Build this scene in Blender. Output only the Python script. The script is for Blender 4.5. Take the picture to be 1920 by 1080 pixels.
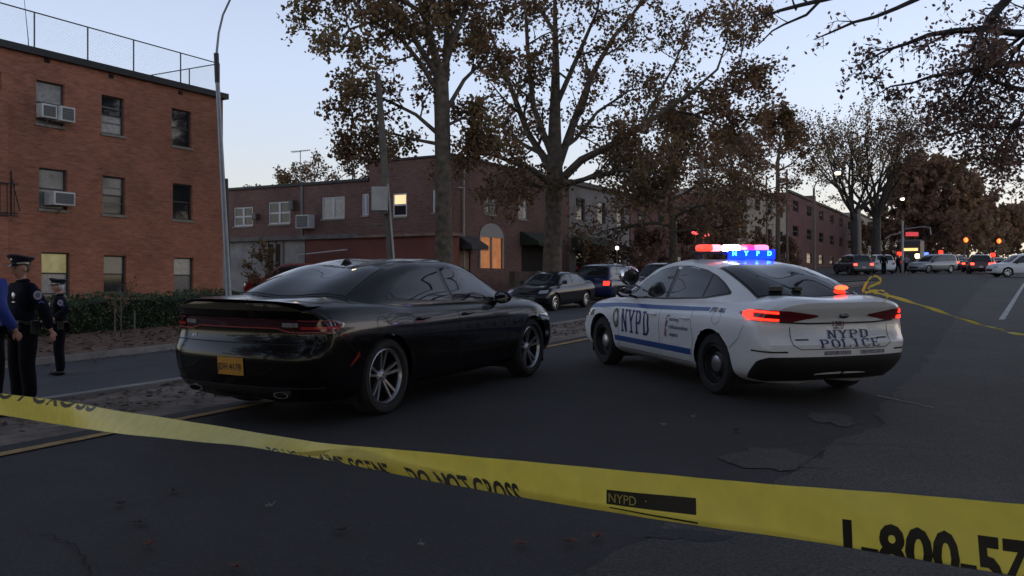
import bpy, bmesh, math, random
from mathutils import Vector, Matrix, noise
from mathutils.bvhtree import BVHTree
R = math.radians
for o in list(bpy.data.objects):
    bpy.data.objects.remove(o)
sc = bpy.context.scene
C = sc.collection
# ------------------------------------------------------------------ camera
F, HZ, CXP = 1650.0, 528.0, 960.0        # focal length and true horizon of the photograph, in its pixels
CAM_H = 1.5
cam = bpy.data.cameras.new('camera')
cam.lens = F / 1920 * 36
cam.sensor_width = 36
cam.shift_y = -(540 - HZ) / 1920
cam.clip_start = 0.05
cam.clip_end = 3000
cam_o = bpy.data.objects.new('camera', cam)
cam_o.location = (0, 0, CAM_H)
cam_o.rotation_euler = (R(90), 0, 0)
C.objects.link(cam_o)
sc.camera = cam_o
# ------------------------------------------------------------------ sky and light (dusk)
w = bpy.data.worlds.new('World')
sc.world = w
w.use_nodes = True
nt = w.node_tree
for n_ in list(nt.nodes):
    nt.nodes.remove(n_)
sky = nt.nodes.new('ShaderNodeTexSky')
sky.sky_type = 'NISHITA'
sky.sun_disc = False
sky.sun_elevation = R(10.0)
sky.sun_rotation = R(70)
sky.air_density = 1.0
sky.dust_density = 0.3
sky.ozone_density = 2.0
gam = nt.nodes.new('ShaderNodeGamma')
gam.inputs['Gamma'].default_value = 0.33
tin = nt.nodes.new('ShaderNodeMix')
tin.data_type = 'RGBA'
tin.blend_type = 'MULTIPLY'
tin.inputs[0].default_value = 1
tin.inputs[7].default_value = (0.66, 0.655, 0.765, 1)
bg = nt.nodes.new('ShaderNodeBackground')
bg.inputs['Strength'].default_value = 0.15
wo = nt.nodes.new('ShaderNodeOutputWorld')
nt.links.new(sky.outputs[0], gam.inputs['Color'])
nt.links.new(gam.outputs[0], tin.inputs[6])
# the dusk sky is brightest low down; it darkens overhead and is strengthened behind the viewer
gtc = nt.nodes.new('ShaderNodeTexCoord')
sxy = nt.nodes.new('ShaderNodeSeparateXYZ')
nt.links.new(gtc.outputs['Generated'], sxy.inputs[0])
mz = nt.nodes.new('ShaderNodeMapRange')
mz.interpolation_type = 'SMOOTHSTEP'
mz.inputs[1].default_value, mz.inputs[2].default_value = 0.22, 0.75
mz.inputs[3].default_value, mz.inputs[4].default_value = 1.0, 0.30
nt.links.new(sxy.outputs['Z'], mz.inputs[0])
my = nt.nodes.new('ShaderNodeMapRange')
my.interpolation_type = 'SMOOTHSTEP'
my.inputs[1].default_value, my.inputs[2].default_value = -0.5, 0.6
my.inputs[3].default_value, my.inputs[4].default_value = 1.25, 1.0
nt.links.new(sxy.outputs['Y'], my.inputs[0])
mm = nt.nodes.new('ShaderNodeMath')
mm.operation = 'MULTIPLY'
nt.links.new(mz.outputs[0], mm.inputs[0])
nt.links.new(my.outputs[0], mm.inputs[1])
dim = nt.nodes.new('ShaderNodeVectorMath')
dim.operation = 'SCALE'
# warm band low on the horizon
mw = nt.nodes.new('ShaderNodeMapRange')
mw.interpolation_type = 'SMOOTHSTEP'
mw.inputs[1].default_value, mw.inputs[2].default_value = 0.0, 0.24
nt.links.new(sxy.outputs['Z'], mw.inputs[0])
wb_ = nt.nodes.new('ShaderNodeMix')
wb_.data_type = 'RGBA'
wb_.inputs[6].default_value = (0.98, 0.88, 0.68, 1)
wb_.inputs[7].default_value = (1.03, 1.03, 1.02, 1)
nt.links.new(mw.outputs[0], wb_.inputs[0])
wm_ = nt.nodes.new('ShaderNodeMix')
wm_.data_type = 'RGBA'
wm_.blend_type = 'MULTIPLY'
wm_.inputs[0].default_value = 1
nt.links.new(tin.outputs[2], wm_.inputs[6])
nt.links.new(wb_.outputs[2], wm_.inputs[7])
nt.links.new(wm_.outputs[2], dim.inputs[0])
nt.links.new(mm.outputs[0], dim.inputs['Scale'])
nt.links.new(dim.outputs[0], bg.inputs['Color'])
nt.links.new(bg.outputs[0], wo.inputs['Surface'])
sun = bpy.data.lights.new('sun', 'SUN')
sun.energy = 0.02
sun.angle = R(20)
sun.color = (1.0, 0.84, 0.72)
sun_o = bpy.data.objects.new('sun', sun)
sun_o.rotation_euler = (R(80), 0, R(110))
sun_o.location = (0, 0, 40)
C.objects.link(sun_o)
sc.view_settings.view_transform = 'Standard'
sc.view_settings.look = 'None'
sc.view_settings.exposure = 2.5
sc.view_settings.gamma = 1
ES = 0.30        # lamps in the same units as the dim sky
sc.cycles.use_denoising = True
sc.cycles.max_bounces = 6
sc.cycles.sample_clamp_indirect = 4

# ------------------------------------------------------------------ places: the road rises gently away from the camera
SL = 46 / 1650.0
D = Vector((0.487, 0.8734, 0)).normalized()   # along the street
N = Vector((-D.y, D.x, 0))                     # to the left of it


def sm(x, a, b):
    t = min(1, max(0, (x - a) / (b - a)))
    return t * t * (3 - 2 * t)


def G(x, y):
    n = x * N.x + y * N.y
    t = x * D.x + y * D.y
    drop = 0.55 * sm(n, 6.0, 14.5) * (1 - sm(t, 62, 85))
    yy = y if y < 320 else 320 + (y - 320) * 0.6
    return SL * yy - drop


def st(t, n, h=0.0):
    p = D * t + N * n
    return Vector((p.x, p.y, G(p.x, p.y) + h))


def at(px, py, Y):
    return Vector(((px - CXP) / F * Y, Y, CAM_H - (py - HZ) / F * Y))


def gp(px, py, h=0.0):
    Y = 1.5 * F / max(2, (py - 482))
    for _ in range(60):
        x = (px - CXP) / F * Y
        Yn = (CAM_H - G(x, Y) - h) * F / (py - HZ) if py > HZ + 3 else None
        if Yn is None:
            g = (G(x, Y) + h - SL * Y)
            Yn = (CAM_H - g) * F / (py - 482)
        Y = Y * 0.6 + Yn * 0.4
    x = (px - CXP) / F * Y
    return Vector((x, Y, G(x, Y) + h))


def proj(p):
    return (CXP + F * p.x / p.y, HZ - F * (p.z - CAM_H) / p.y)


def on_plane(px, n):
    """point on the street-parallel vertical plane at offset n seen at picture column px: returns t"""
    k = (px - CXP) / F
    Y = n / (N.x * k + N.y)
    return D.x * k * Y + D.y * Y


def on_line(px, A, B):
    """distance along A->B where column px meets that line"""
    k = (px - CXP) / F
    u = (B - A)
    L = Vector((u.x, u.y)).length
    u = Vector((u.x / L, u.y / L))
    return (k * A.y - A.x) / (u.x - k * u.y)


# ------------------------------------------------------------------ materials
MATS = {}


def mat(name, col, rough=0.6, metal=0.0, var=0.0, vs=6.0, bump=0.0, bs=40.0, coat=0.0, emit=None, es=0.0, spec=0.5, detail=4, isl=0.0, trans=0.0, col2=None):
    if name in MATS:
        return MATS[name]
    m = bpy.data.materials.new(name)
    m.use_nodes = True
    t = m.node_tree
    b = t.nodes['Principled BSDF']
    b.inputs['Base Color'].default_value = (*col, 1)
    b.inputs['Roughness'].default_value = rough
    b.inputs['Metallic'].default_value = metal
    b.inputs['Specular IOR Level'].default_value = spec
    if coat:
        b.inputs['Coat Weight'].default_value = coat
        b.inputs['Coat Roughness'].default_value = 0.04
    if trans:
        b.inputs['Transmission Weight'].default_value = trans
    if emit:
        b.inputs['Emission Color'].default_value = (*emit, 1)
        b.inputs['Emission Strength'].default_value = es * ES
    tc = t.nodes.new('ShaderNodeTexCoord')
    if var or col2:
        nz = t.nodes.new('ShaderNodeTexNoise')
        nz.inputs['Scale'].default_value = vs
        nz.inputs['Detail'].default_value = detail
        t.links.new(tc.outputs['Object'], nz.inputs['Vector'])
        mp = t.nodes.new('ShaderNodeMapRange')
        mp.inputs[1].default_value = 0.3
        mp.inputs[2].default_value = 0.7
        t.links.new(nz.outputs[0], mp.inputs[0])
        mx = t.nodes.new('ShaderNodeMix')
        mx.data_type = 'RGBA'
        c2 = col2 or tuple(min(1, c * (1 + var)) for c in col)
        c1 = tuple(c * (1 - var) for c in col)
        mx.inputs[6].default_value = (*c1, 1)
        mx.inputs[7].default_value = (*c2, 1)
        t.links.new(mp.outputs[0], mx.inputs[0])
        last = mx.outputs[2]
        if isl:
            ge = t.nodes.new('ShaderNodeNewGeometry')
            m2 = t.nodes.new('ShaderNodeMix')
            m2.data_type = 'RGBA'
            m2.blend_type = 'MULTIPLY'
            m2.inputs[0].default_value = 1
            mr = t.nodes.new('ShaderNodeMapRange')
            mr.inputs[3].default_value = 1 - isl
            mr.inputs[4].default_value = 1 + isl
            t.links.new(ge.outputs['Random Per Island'], mr.inputs[0])
            t.links.new(last, m2.inputs[6])
            t.links.new(mr.outputs[0], m2.inputs[7])
            last = m2.outputs[2]
        t.links.new(last, b.inputs['Base Color'])
    if bump:
        nb = t.nodes.new('ShaderNodeTexNoise')
        nb.inputs['Scale'].default_value = bs
        nb.inputs['Detail'].default_value = 5
        t.links.new(tc.outputs['Object'], nb.inputs['Vector'])
        bp = t.nodes.new('ShaderNodeBump')
        bp.inputs['Strength'].default_value = bump
        bp.inputs['Distance'].default_value = 0.02
        t.links.new(nb.outputs[0], bp.inputs['Height'])
        t.links.new(bp.outputs[0], b.inputs['Normal'])
    MATS[name] = m
    return m


def translucent(m, fac, gain=1.0):
    t = m.node_tree
    b = t.nodes['Principled BSDF']
    out = t.nodes['Material Output']
    tr = t.nodes.new('ShaderNodeBsdfTranslucent')
    mx = t.nodes.new('ShaderNodeMixShader')
    mx.inputs[0].default_value = fac
    src = b.inputs['Base Color']
    if src.is_linked:
        t.links.new(src.links[0].from_socket, tr.inputs['Color'])
    else:
        tr.inputs['Color'].default_value = src.default_value[:]
    t.links.new(b.outputs[0], mx.inputs[1])
    t.links.new(tr.outputs[0], mx.inputs[2])
    t.links.new(mx.outputs[0], out.inputs['Surface'])
    return m


def brick_mat(name, c1, c2, mortar, bw=0.21, rh=0.075):
    m = bpy.data.materials.new(name)
    m.use_nodes = True
    t = m.node_tree
    b = t.nodes['Principled BSDF']
    b.inputs['Roughness'].default_value = 0.85
    uv = t.nodes.new('ShaderNodeUVMap')
    br = t.nodes.new('ShaderNodeTexBrick')
    br.inputs['Scale'].default_value = 1
    br.inputs['Brick Width'].default_value = bw
    br.inputs['Row Height'].default_value = rh
    br.inputs['Mortar Size'].default_value = 0.009
    br.inputs['Color1'].default_value = (*c1, 1)
    br.inputs['Color2'].default_value = (*c2, 1)
    br.inputs['Mortar'].default_value = (*mortar, 1)
    br.inputs['Bias'].default_value = -0.1
    t.links.new(uv.outputs[0], br.inputs['Vector'])
    nz = t.nodes.new('ShaderNodeTexNoise')
    nz.inputs['Scale'].default_value = 0.5
    nz.inputs['Detail'].default_value = 6
    t.links.new(uv.outputs[0], nz.inputs['Vector'])
    nz2 = t.nodes.new('ShaderNodeTexNoise')
    mpp = t.nodes.new('ShaderNodeMapping')
    mpp.inputs['Scale'].default_value = (1.6, 7, 1)
    t.links.new(uv.outputs[0], mpp.inputs[0])
    t.links.new(mpp.outputs[0], nz2.inputs['Vector'])
    nz2.inputs['Scale'].default_value = 1.4
    nz2.inputs['Detail'].default_value = 5
    ad = t.nodes.new('ShaderNodeMath')
    ad.operation = 'ADD'
    t.links.new(nz.outputs[0], ad.inputs[0])
    t.links.new(nz2.outputs[0], ad.inputs[1])
    mr = t.nodes.new('ShaderNodeMapRange')
    mr.inputs[1].default_value = 0.6
    mr.inputs[2].default_value = 1.4
    mr.inputs[3].default_value = 0.6
    mr.inputs[4].default_value = 1.4
    t.links.new(ad.outputs[0], mr.inputs[0])
    mx = t.nodes.new('ShaderNodeMix')
    mx.data_type = 'RGBA'
    mx.blend_type = 'MULTIPLY'
    mx.inputs[0].default_value = 1
    t.links.new(br.outputs[0], mx.inputs[6])
    t.links.new(mr.outputs[0], mx.inputs[7])
    t.links.new(mx.outputs[2], b.inputs['Base Color'])
    MATS[name] = m
    return m


# ------------------------------------------------------------------ mesh helpers
class MB:
    def __init__(s):
        s.v, s.f, s.uv = [], [], {}

    def add(s, vs, fs, uvs=None):
        o = len(s.v)
        s.v += [Vector(v) for v in vs]
        for i, f in enumerate(fs):
            s.f.append(tuple(o + k for k in f))
            if uvs:
                s.uv[len(s.f) - 1] = uvs[i]
        return s

    def quad(s, a, b, c, d, uv=None):
        return s.add([a, b, c, d], [(0, 1, 2, 3)], [uv] if uv else None)

    def box(s, c, size, M=None):
        x, y, z = (k / 2 for k in size)
        vs = [Vector((i * x, j * y, k * z)) + Vector(c) for i in (-1, 1) for j in (-1, 1) for k in (-1, 1)]
        if M is not None:
            vs = [M @ v for v in vs]
        return s.add(vs, [(0, 1, 3, 2), (4, 6, 7, 5), (0, 4, 5, 1), (2, 3, 7, 6), (0, 2, 6, 4), (1, 5, 7, 3)])

    def obox(s, O, u, nrm, u0, u1, d0, d1, z0, z1):
        """box in a facade frame: u along, d outward along nrm, z absolute"""
        vs = []
        for a in (u0, u1):
            for d in (d0, d1):
                for z in (z0, z1):
                    p = O + u * a + nrm * d
                    vs.append(Vector((p.x, p.y, z)))
        fs = [(0, 1, 3, 2), (4, 6, 7, 5), (0, 4, 5, 1), (2, 3, 7, 6), (0, 2, 6, 4), (1, 5, 7, 3)]
        uvs = []
        for f in fs:
            uvs.append([((vs[k] - O).dot(u) + (vs[k] - O).dot(nrm), vs[k].z) for k in f])
        return s.add(vs, fs, uvs)

    def tube(s, pts, rs, k=8, cap=True):
        pts = [Vector(p) for p in pts]
        if not isinstance(rs, (list, tuple)):
            rs = [rs] * len(pts)
        o = len(s.v)
        ref = None
        for i, p in enumerate(pts):
            a = pts[max(0, i - 1)]
            b = pts[min(len(pts) - 1, i + 1)]
            d = (b - a)
            d = d.normalized() if d.length > 1e-9 else Vector((0, 0, 1))
            if ref is None:
                ref = Vector((1, 0, 0)) if abs(d.x) < 0.9 else Vector((0, 1, 0))
            x = (ref - d * ref.dot(d)).normalized()
            ref = x
            y = d.cross(x)
            for j in range(k):
                an = 2 * math.pi * j / k
                s.v.append(p + (x * math.cos(an) + y * math.sin(an)) * rs[i])
        for i in range(len(pts) - 1):
            for j in range(k):
                a, b = o + i * k + j, o + i * k + (j + 1) % k
                s.f.append((a, b, b + k, a + k))
        if cap:
            s.f.append(tuple(o + j for j in reversed(range(k))))
            s.f.append(tuple(o + (len(pts) - 1) * k + j for j in range(k)))
        return s

    def lathe(s, prof, k=32, axis='y', c=(0, 0, 0), closed=False):
        """prof: (radius, along-axis)"""
        o = len(s.v)
        c = Vector(c)
        for r, h in prof:
            for j in range(k):
                an = 2 * math.pi * j / k
                ca, sa = math.cos(an) * r, math.sin(an) * r
                v = {'y': (ca, h, sa), 'z': (ca, sa, h), 'x': (h, ca, sa)}[axis]
                s.v.append(c + Vector(v))
        n = len(prof)
        for i in range(n if closed else n - 1):
            for j in range(k):
                a, b = o + i * k + j, o + i * k + (j + 1) % k
                i2 = (i + 1) % n
                c2, d2 = o + i2 * k + (j + 1) % k, o + i2 * k + j
                s.f.append((a, b, c2, d2))
        return s

    def ball(s, c, r, k=16, m=10, fn=None):
        c = Vector(c)
        r = Vector(r) if isinstance(r, (tuple, list, Vector)) else Vector((r, r, r))
        o = len(s.v)
        for i in range(m + 1):
            th = math.pi * i / m
            for j in range(k):
                ph = 2 * math.pi * j / k
                d = Vector((math.sin(th) * math.cos(ph), math.sin(th) * math.sin(ph), math.cos(th)))
                q = Vector((d.x * r.x, d.y * r.y, d.z * r.z))
                if fn:
                    q = fn(d, q)
                s.v.append(c + q)
        for i in range(m):
            for j in range(k):
                a, b = o + i * k + j, o + i * k + (j + 1) % k
                s.f.append((a, a + k, b + k, b))
        return s

    def prism(s, poly, d, M):
        """poly: 2D outline (counter-clockwise), extruded by d along local z, placed by M"""
        n = len(poly)
        vs = [M @ Vector((x, y, 0)) for x, y in poly] + [M @ Vector((x, y, d)) for x, y in poly]
        fs = [tuple(reversed(range(n))), tuple(range(n, 2 * n))]
        fs += [(i, (i + 1) % n, n + (i + 1) % n, n + i) for i in range(n)]
        return s.add(vs, fs)

    def build(s, name, m, parent=None, smooth=False, angle=40, xf=None, bevel=0.0):
        me = bpy.data.meshes.new(name)
        vs = [xf @ v for v in s.v] if xf is not None else s.v
        me.from_pydata([tuple(v) for v in vs], [], s.f)
        if s.uv:
            ul = me.uv_layers.new(name='UVMap')
            for p in me.polygons:
                u = s.uv.get(p.index)
                if u:
                    for q, li in enumerate(p.loop_indices):
                        ul.data[li].uv = u[q]
        me.validate()
        for mm in (m if isinstance(m, (list, tuple)) else [m]):
            me.materials.append(mm)
        if smooth:
            bm = bmesh.new()
            bm.from_mesh(me)
            bmesh.ops.remove_doubles(bm, verts=bm.verts, dist=1e-5)
            bmesh.ops.recalc_face_normals(bm, faces=bm.faces)
            ca = R(angle)
            for e in bm.edges:
                e.smooth = not (len(e.link_faces) == 2 and e.calc_face_angle(0) > ca)
            for f in bm.faces:
                f.smooth = True
            bm.to_mesh(me)
            bm.free()
        o = bpy.data.objects.new(name, me)
        C.objects.link(o)
        if parent:
            o.parent = parent
        if bevel:
            bv = o.modifiers.new('edge', 'BEVEL')
            bv.width = bevel
            bv.segments = 2
            bv.limit_method = 'ANGLE'
        return o


def tag(o, label=None, cat=None, group=None, kind=None):
    if label:
        o['label'] = label
    if cat:
        o['category'] = cat
    if group:
        o['group'] = group
    if kind:
        o['kind'] = kind
    return o


def empty(name, loc=(0, 0, 0), label=None, cat=None, group=None, M=None):
    o = bpy.data.objects.new(name, None)
    o.empty_display_size = 0.2
    C.objects.link(o)
    if M is not None:
        o.matrix_world = M
    else:
        o.location = loc
    return tag(o, label, cat, group)


def structure(mb, name, m, label, **k):
    o = mb.build(name, m, **k)
    return tag(o, label, name.replace('_', ' '), kind='structure')


def text_geo(s, size=1.0, bold=0.0, sx=1.0, space=1.0, shear=0.0):
    cu = bpy.data.curves.new('t', 'FONT')
    cu.body = s
    cu.size = size
    cu.offset = bold
    cu.space_character = space
    cu.shear = shear
    cu.resolution_u = 3
    o = bpy.data.objects.new('t', cu)
    C.objects.link(o)
    dg = bpy.context.evaluated_depsgraph_get()
    me = bpy.data.meshes.new_from_object(o.evaluated_get(dg))
    vs = [Vector((v.co.x * sx, v.co.y, 0)) for v in me.vertices]
    fs = [tuple(p.vertices) for p in me.polygons]
    bpy.data.objects.remove(o)
    bpy.data.meshes.remove(me)
    bpy.data.curves.remove(cu)
    return vs, fs


SLAB = {  # slab-serif capitals as strokes on a 1 x 1.4 cell: (x0, y0, x1, y1, thickness)
    'N': [(0.2, 0, 0.2, 1.4, .17), (0.8, 0, 0.8, 1.4, .17), (0.2, 1.4, 0.8, 0, .19), (0.02, .06, .4, .06, .12), (0, 1.34, .34, 1.34, .12), (.62, 1.34, 1, 1.34, .12)],
    'Y': [(0.5, 0, 0.5, .7, .2), (0.5, .66, .14, 1.4, .19), (.5, .66, .86, 1.4, .17), (.26, .06, .74, .06, .12), (-.03, 1.34, .36, 1.34, .12), (.64, 1.34, 1.03, 1.34, .12)],
    'P': [(0.22, 0, 0.22, 1.4, .2), (0.02, .06, .46, .06, .12), (.02, 1.34, .6, 1.34, .12), (.2, .66, .62, .66, .12), (.6, 1.34, .8, 1.18, .16), (.8, 1.2, .8, .82, .2), (.8, .84, .6, .66, .16)],
    'D': [(0.22, 0, 0.22, 1.4, .2), (0.02, .06, .6, .06, .12), (.02, 1.34, .6, 1.34, .12), (.58, 1.33, .82, 1.1, .17), (.82, 1.12, .82, .28, .21), (.82, .3, .58, .07, .17)],
    'O': [(.16, .3, .16, 1.1, .21), (.84, .3, .84, 1.1, .21), (.36, .06, .64, .06, .13), (.36, 1.34, .64, 1.34, .13), (.16, 1.1, .38, 1.33, .16), (.62, 1.33, .84, 1.1, .16), (.16, .3, .38, .07, .16), (.62, .07, .84, .3, .16)],
    'L': [(0.24, 0, 0.24, 1.4, .2), (0.02, .06, .9, .06, .12), (.02, 1.34, .48, 1.34, .12), (.88, 0, .88, .36, .12)],
    'I': [(.5, 0, .5, 1.4, .21), (.24, .06, .76, .06, .12), (.24, 1.34, .76, 1.34, .12)],
    'C': [(.16, .3, .16, 1.1, .21), (.36, .06, .7, .06, .13), (.36, 1.34, .7, 1.34, .13), (.16, 1.1, .38, 1.33, .16), (.16, .3, .38, .07, .16), (.86, .9, .86, 1.4, .12), (.66, 1.33, .86, 1.1, .14), (.66, .07, .88, .34, .14)],
    'E': [(0.24, 0, 0.24, 1.4, .2), (0.02, .06, .9, .06, .12), (.02, 1.34, .9, 1.34, .12), (.24, .72, .62, .72, .12), (.88, 0, .88, .36, .12), (.86, 1.04, .86, 1.4, .12), (.62, .56, .62, .88, .1)],
}


def slab_geo(s, w, h, gap=0.12):
    """each stroke a quad; z carries a stroke index used as a tiny extra offset"""
    vs, fs = [], []
    n = len(s)
    cw = w / (n + (n - 1) * gap)
    for i, ch in enumerate(s):
        ox = i * cw * (1 + gap)
        for q, (x0, y0, x1, y1, t) in enumerate(SLAB[ch]):
            a, b = Vector((x0, y0)), Vector((x1, y1))
            d = (b - a).normalized()
            p = Vector((-d.y, d.x)) * t / 2
            m = 4
            k = len(vs)
            for j in range(m + 1):
                c = a.lerp(b, j / m)
                for e in (c + p, c - p):
                    vs.append(Vector((ox + e.x * cw, max(0, min(1.4, e.y)) * h / 1.4, q * 0.0004)))
            for j in range(m):
                fs.append((k + 2 * j, k + 2 * j + 1, k + 2 * j + 3, k + 2 * j + 2))
    return vs, fs


def flat_text(s, M, size, m, parent, name='lettering', bold=0.0, sx=1.0, center=True):
    vs, fs = text_geo(s, size, bold, sx)
    if not vs:
        return None
    if center:
        x0, x1 = min(v.x for v in vs), max(v.x for v in vs)
        vs = [Vector((v.x - (x0 + x1) / 2, v.y - size * 0.36, 0)) for v in vs]
    mb = MB().add([M @ v for v in vs], fs)
    return mb.build(name, m, parent)

# ================================================================== CARS
def keyf(keys):
    xs = [k[0] for k in keys]
    n = len(keys)

    def f(x):
        if x <= xs[0]:
            return list(keys[0][1:])
        if x >= xs[-1]:
            return list(keys[-1][1:])
        i = max(j for j in range(n - 1) if xs[j] <= x)
        h = xs[i + 1] - xs[i]
        t = (x - xs[i]) / h
        out = []
        for c in range(1, len(keys[0])):
            def slp(j):
                if j == 0:
                    return (keys[1][c] - keys[0][c]) / (xs[1] - xs[0])
                if j == n - 1:
                    return (keys[-1][c] - keys[-2][c]) / (xs[-1] - xs[-2])
                a = (keys[j][c] - keys[j - 1][c]) / (xs[j] - xs[j - 1])
                b = (keys[j + 1][c] - keys[j][c]) / (xs[j + 1] - xs[j])
                return 0 if a * b <= 0 else 2 * a * b / (a + b)
            a, b = keys[i][c], keys[i + 1][c]
            m0, m1 = slp(i) * h, slp(i + 1) * h
            out.append((2 * t**3 - 3 * t**2 + 1) * a + (t**3 - 2 * t**2 + t) * m0 + (-2 * t**3 + 3 * t**2) * b + (t**3 - t**2) * m1)
        return out
    return f


def lin(pts, x):
    if x <= pts[0][0]:
        return pts[0][1]
    for a, b in zip(pts, pts[1:]):
        if x <= b[0]:
            return a[1] + (b[1] - a[1]) * (x - a[0]) / max(1e-9, b[0] - a[0])
    return pts[-1][1]


def catmull(P, segs):
    out = [P[0]]
    n = len(P)
    for i in range(n - 1):
        p0 = P[max(0, i - 1)]
        p1, p2 = P[i], P[i + 1]
        p3 = P[min(n - 1, i + 2)]
        L = math.hypot(p2[0] - p1[0], p2[1] - p1[1])
        L0 = max(1e-6, math.hypot(p1[0] - p0[0], p1[1] - p0[1]))
        L2 = max(1e-6, math.hypot(p3[0] - p2[0], p3[1] - p2[1]))
        m1 = [((p2[c] - p1[c]) * L0 + (p1[c] - p0[c]) * L * L / L0) / (L0 + L) if i > 0 else p2[c] - p1[c] for c in (0, 1)]
        m2 = [((p3[c] - p2[c]) * L * L / L2 + (p2[c] - p1[c]) * L2) / (L + L2) if i < n - 2 else p2[c] - p1[c] for c in (0, 1)]
        for q in range(1, segs[i] + 1):
            t = q / segs[i]
            h = (2 * t**3 - 3 * t**2 + 1, t**3 - 2 * t**2 + t, -2 * t**3 + 3 * t**2, t**3 - t**2)
            out.append(tuple(h[0] * p1[c] + h[1] * m1[c] + h[2] * p2[c] + h[3] * m2[c] for c in (0, 1)))
    return out


def tyre_m():
    return mat('tyre_rubber', (0.018, 0.018, 0.019), 0.8, bump=0.3, bs=60, var=0.3)


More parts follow.
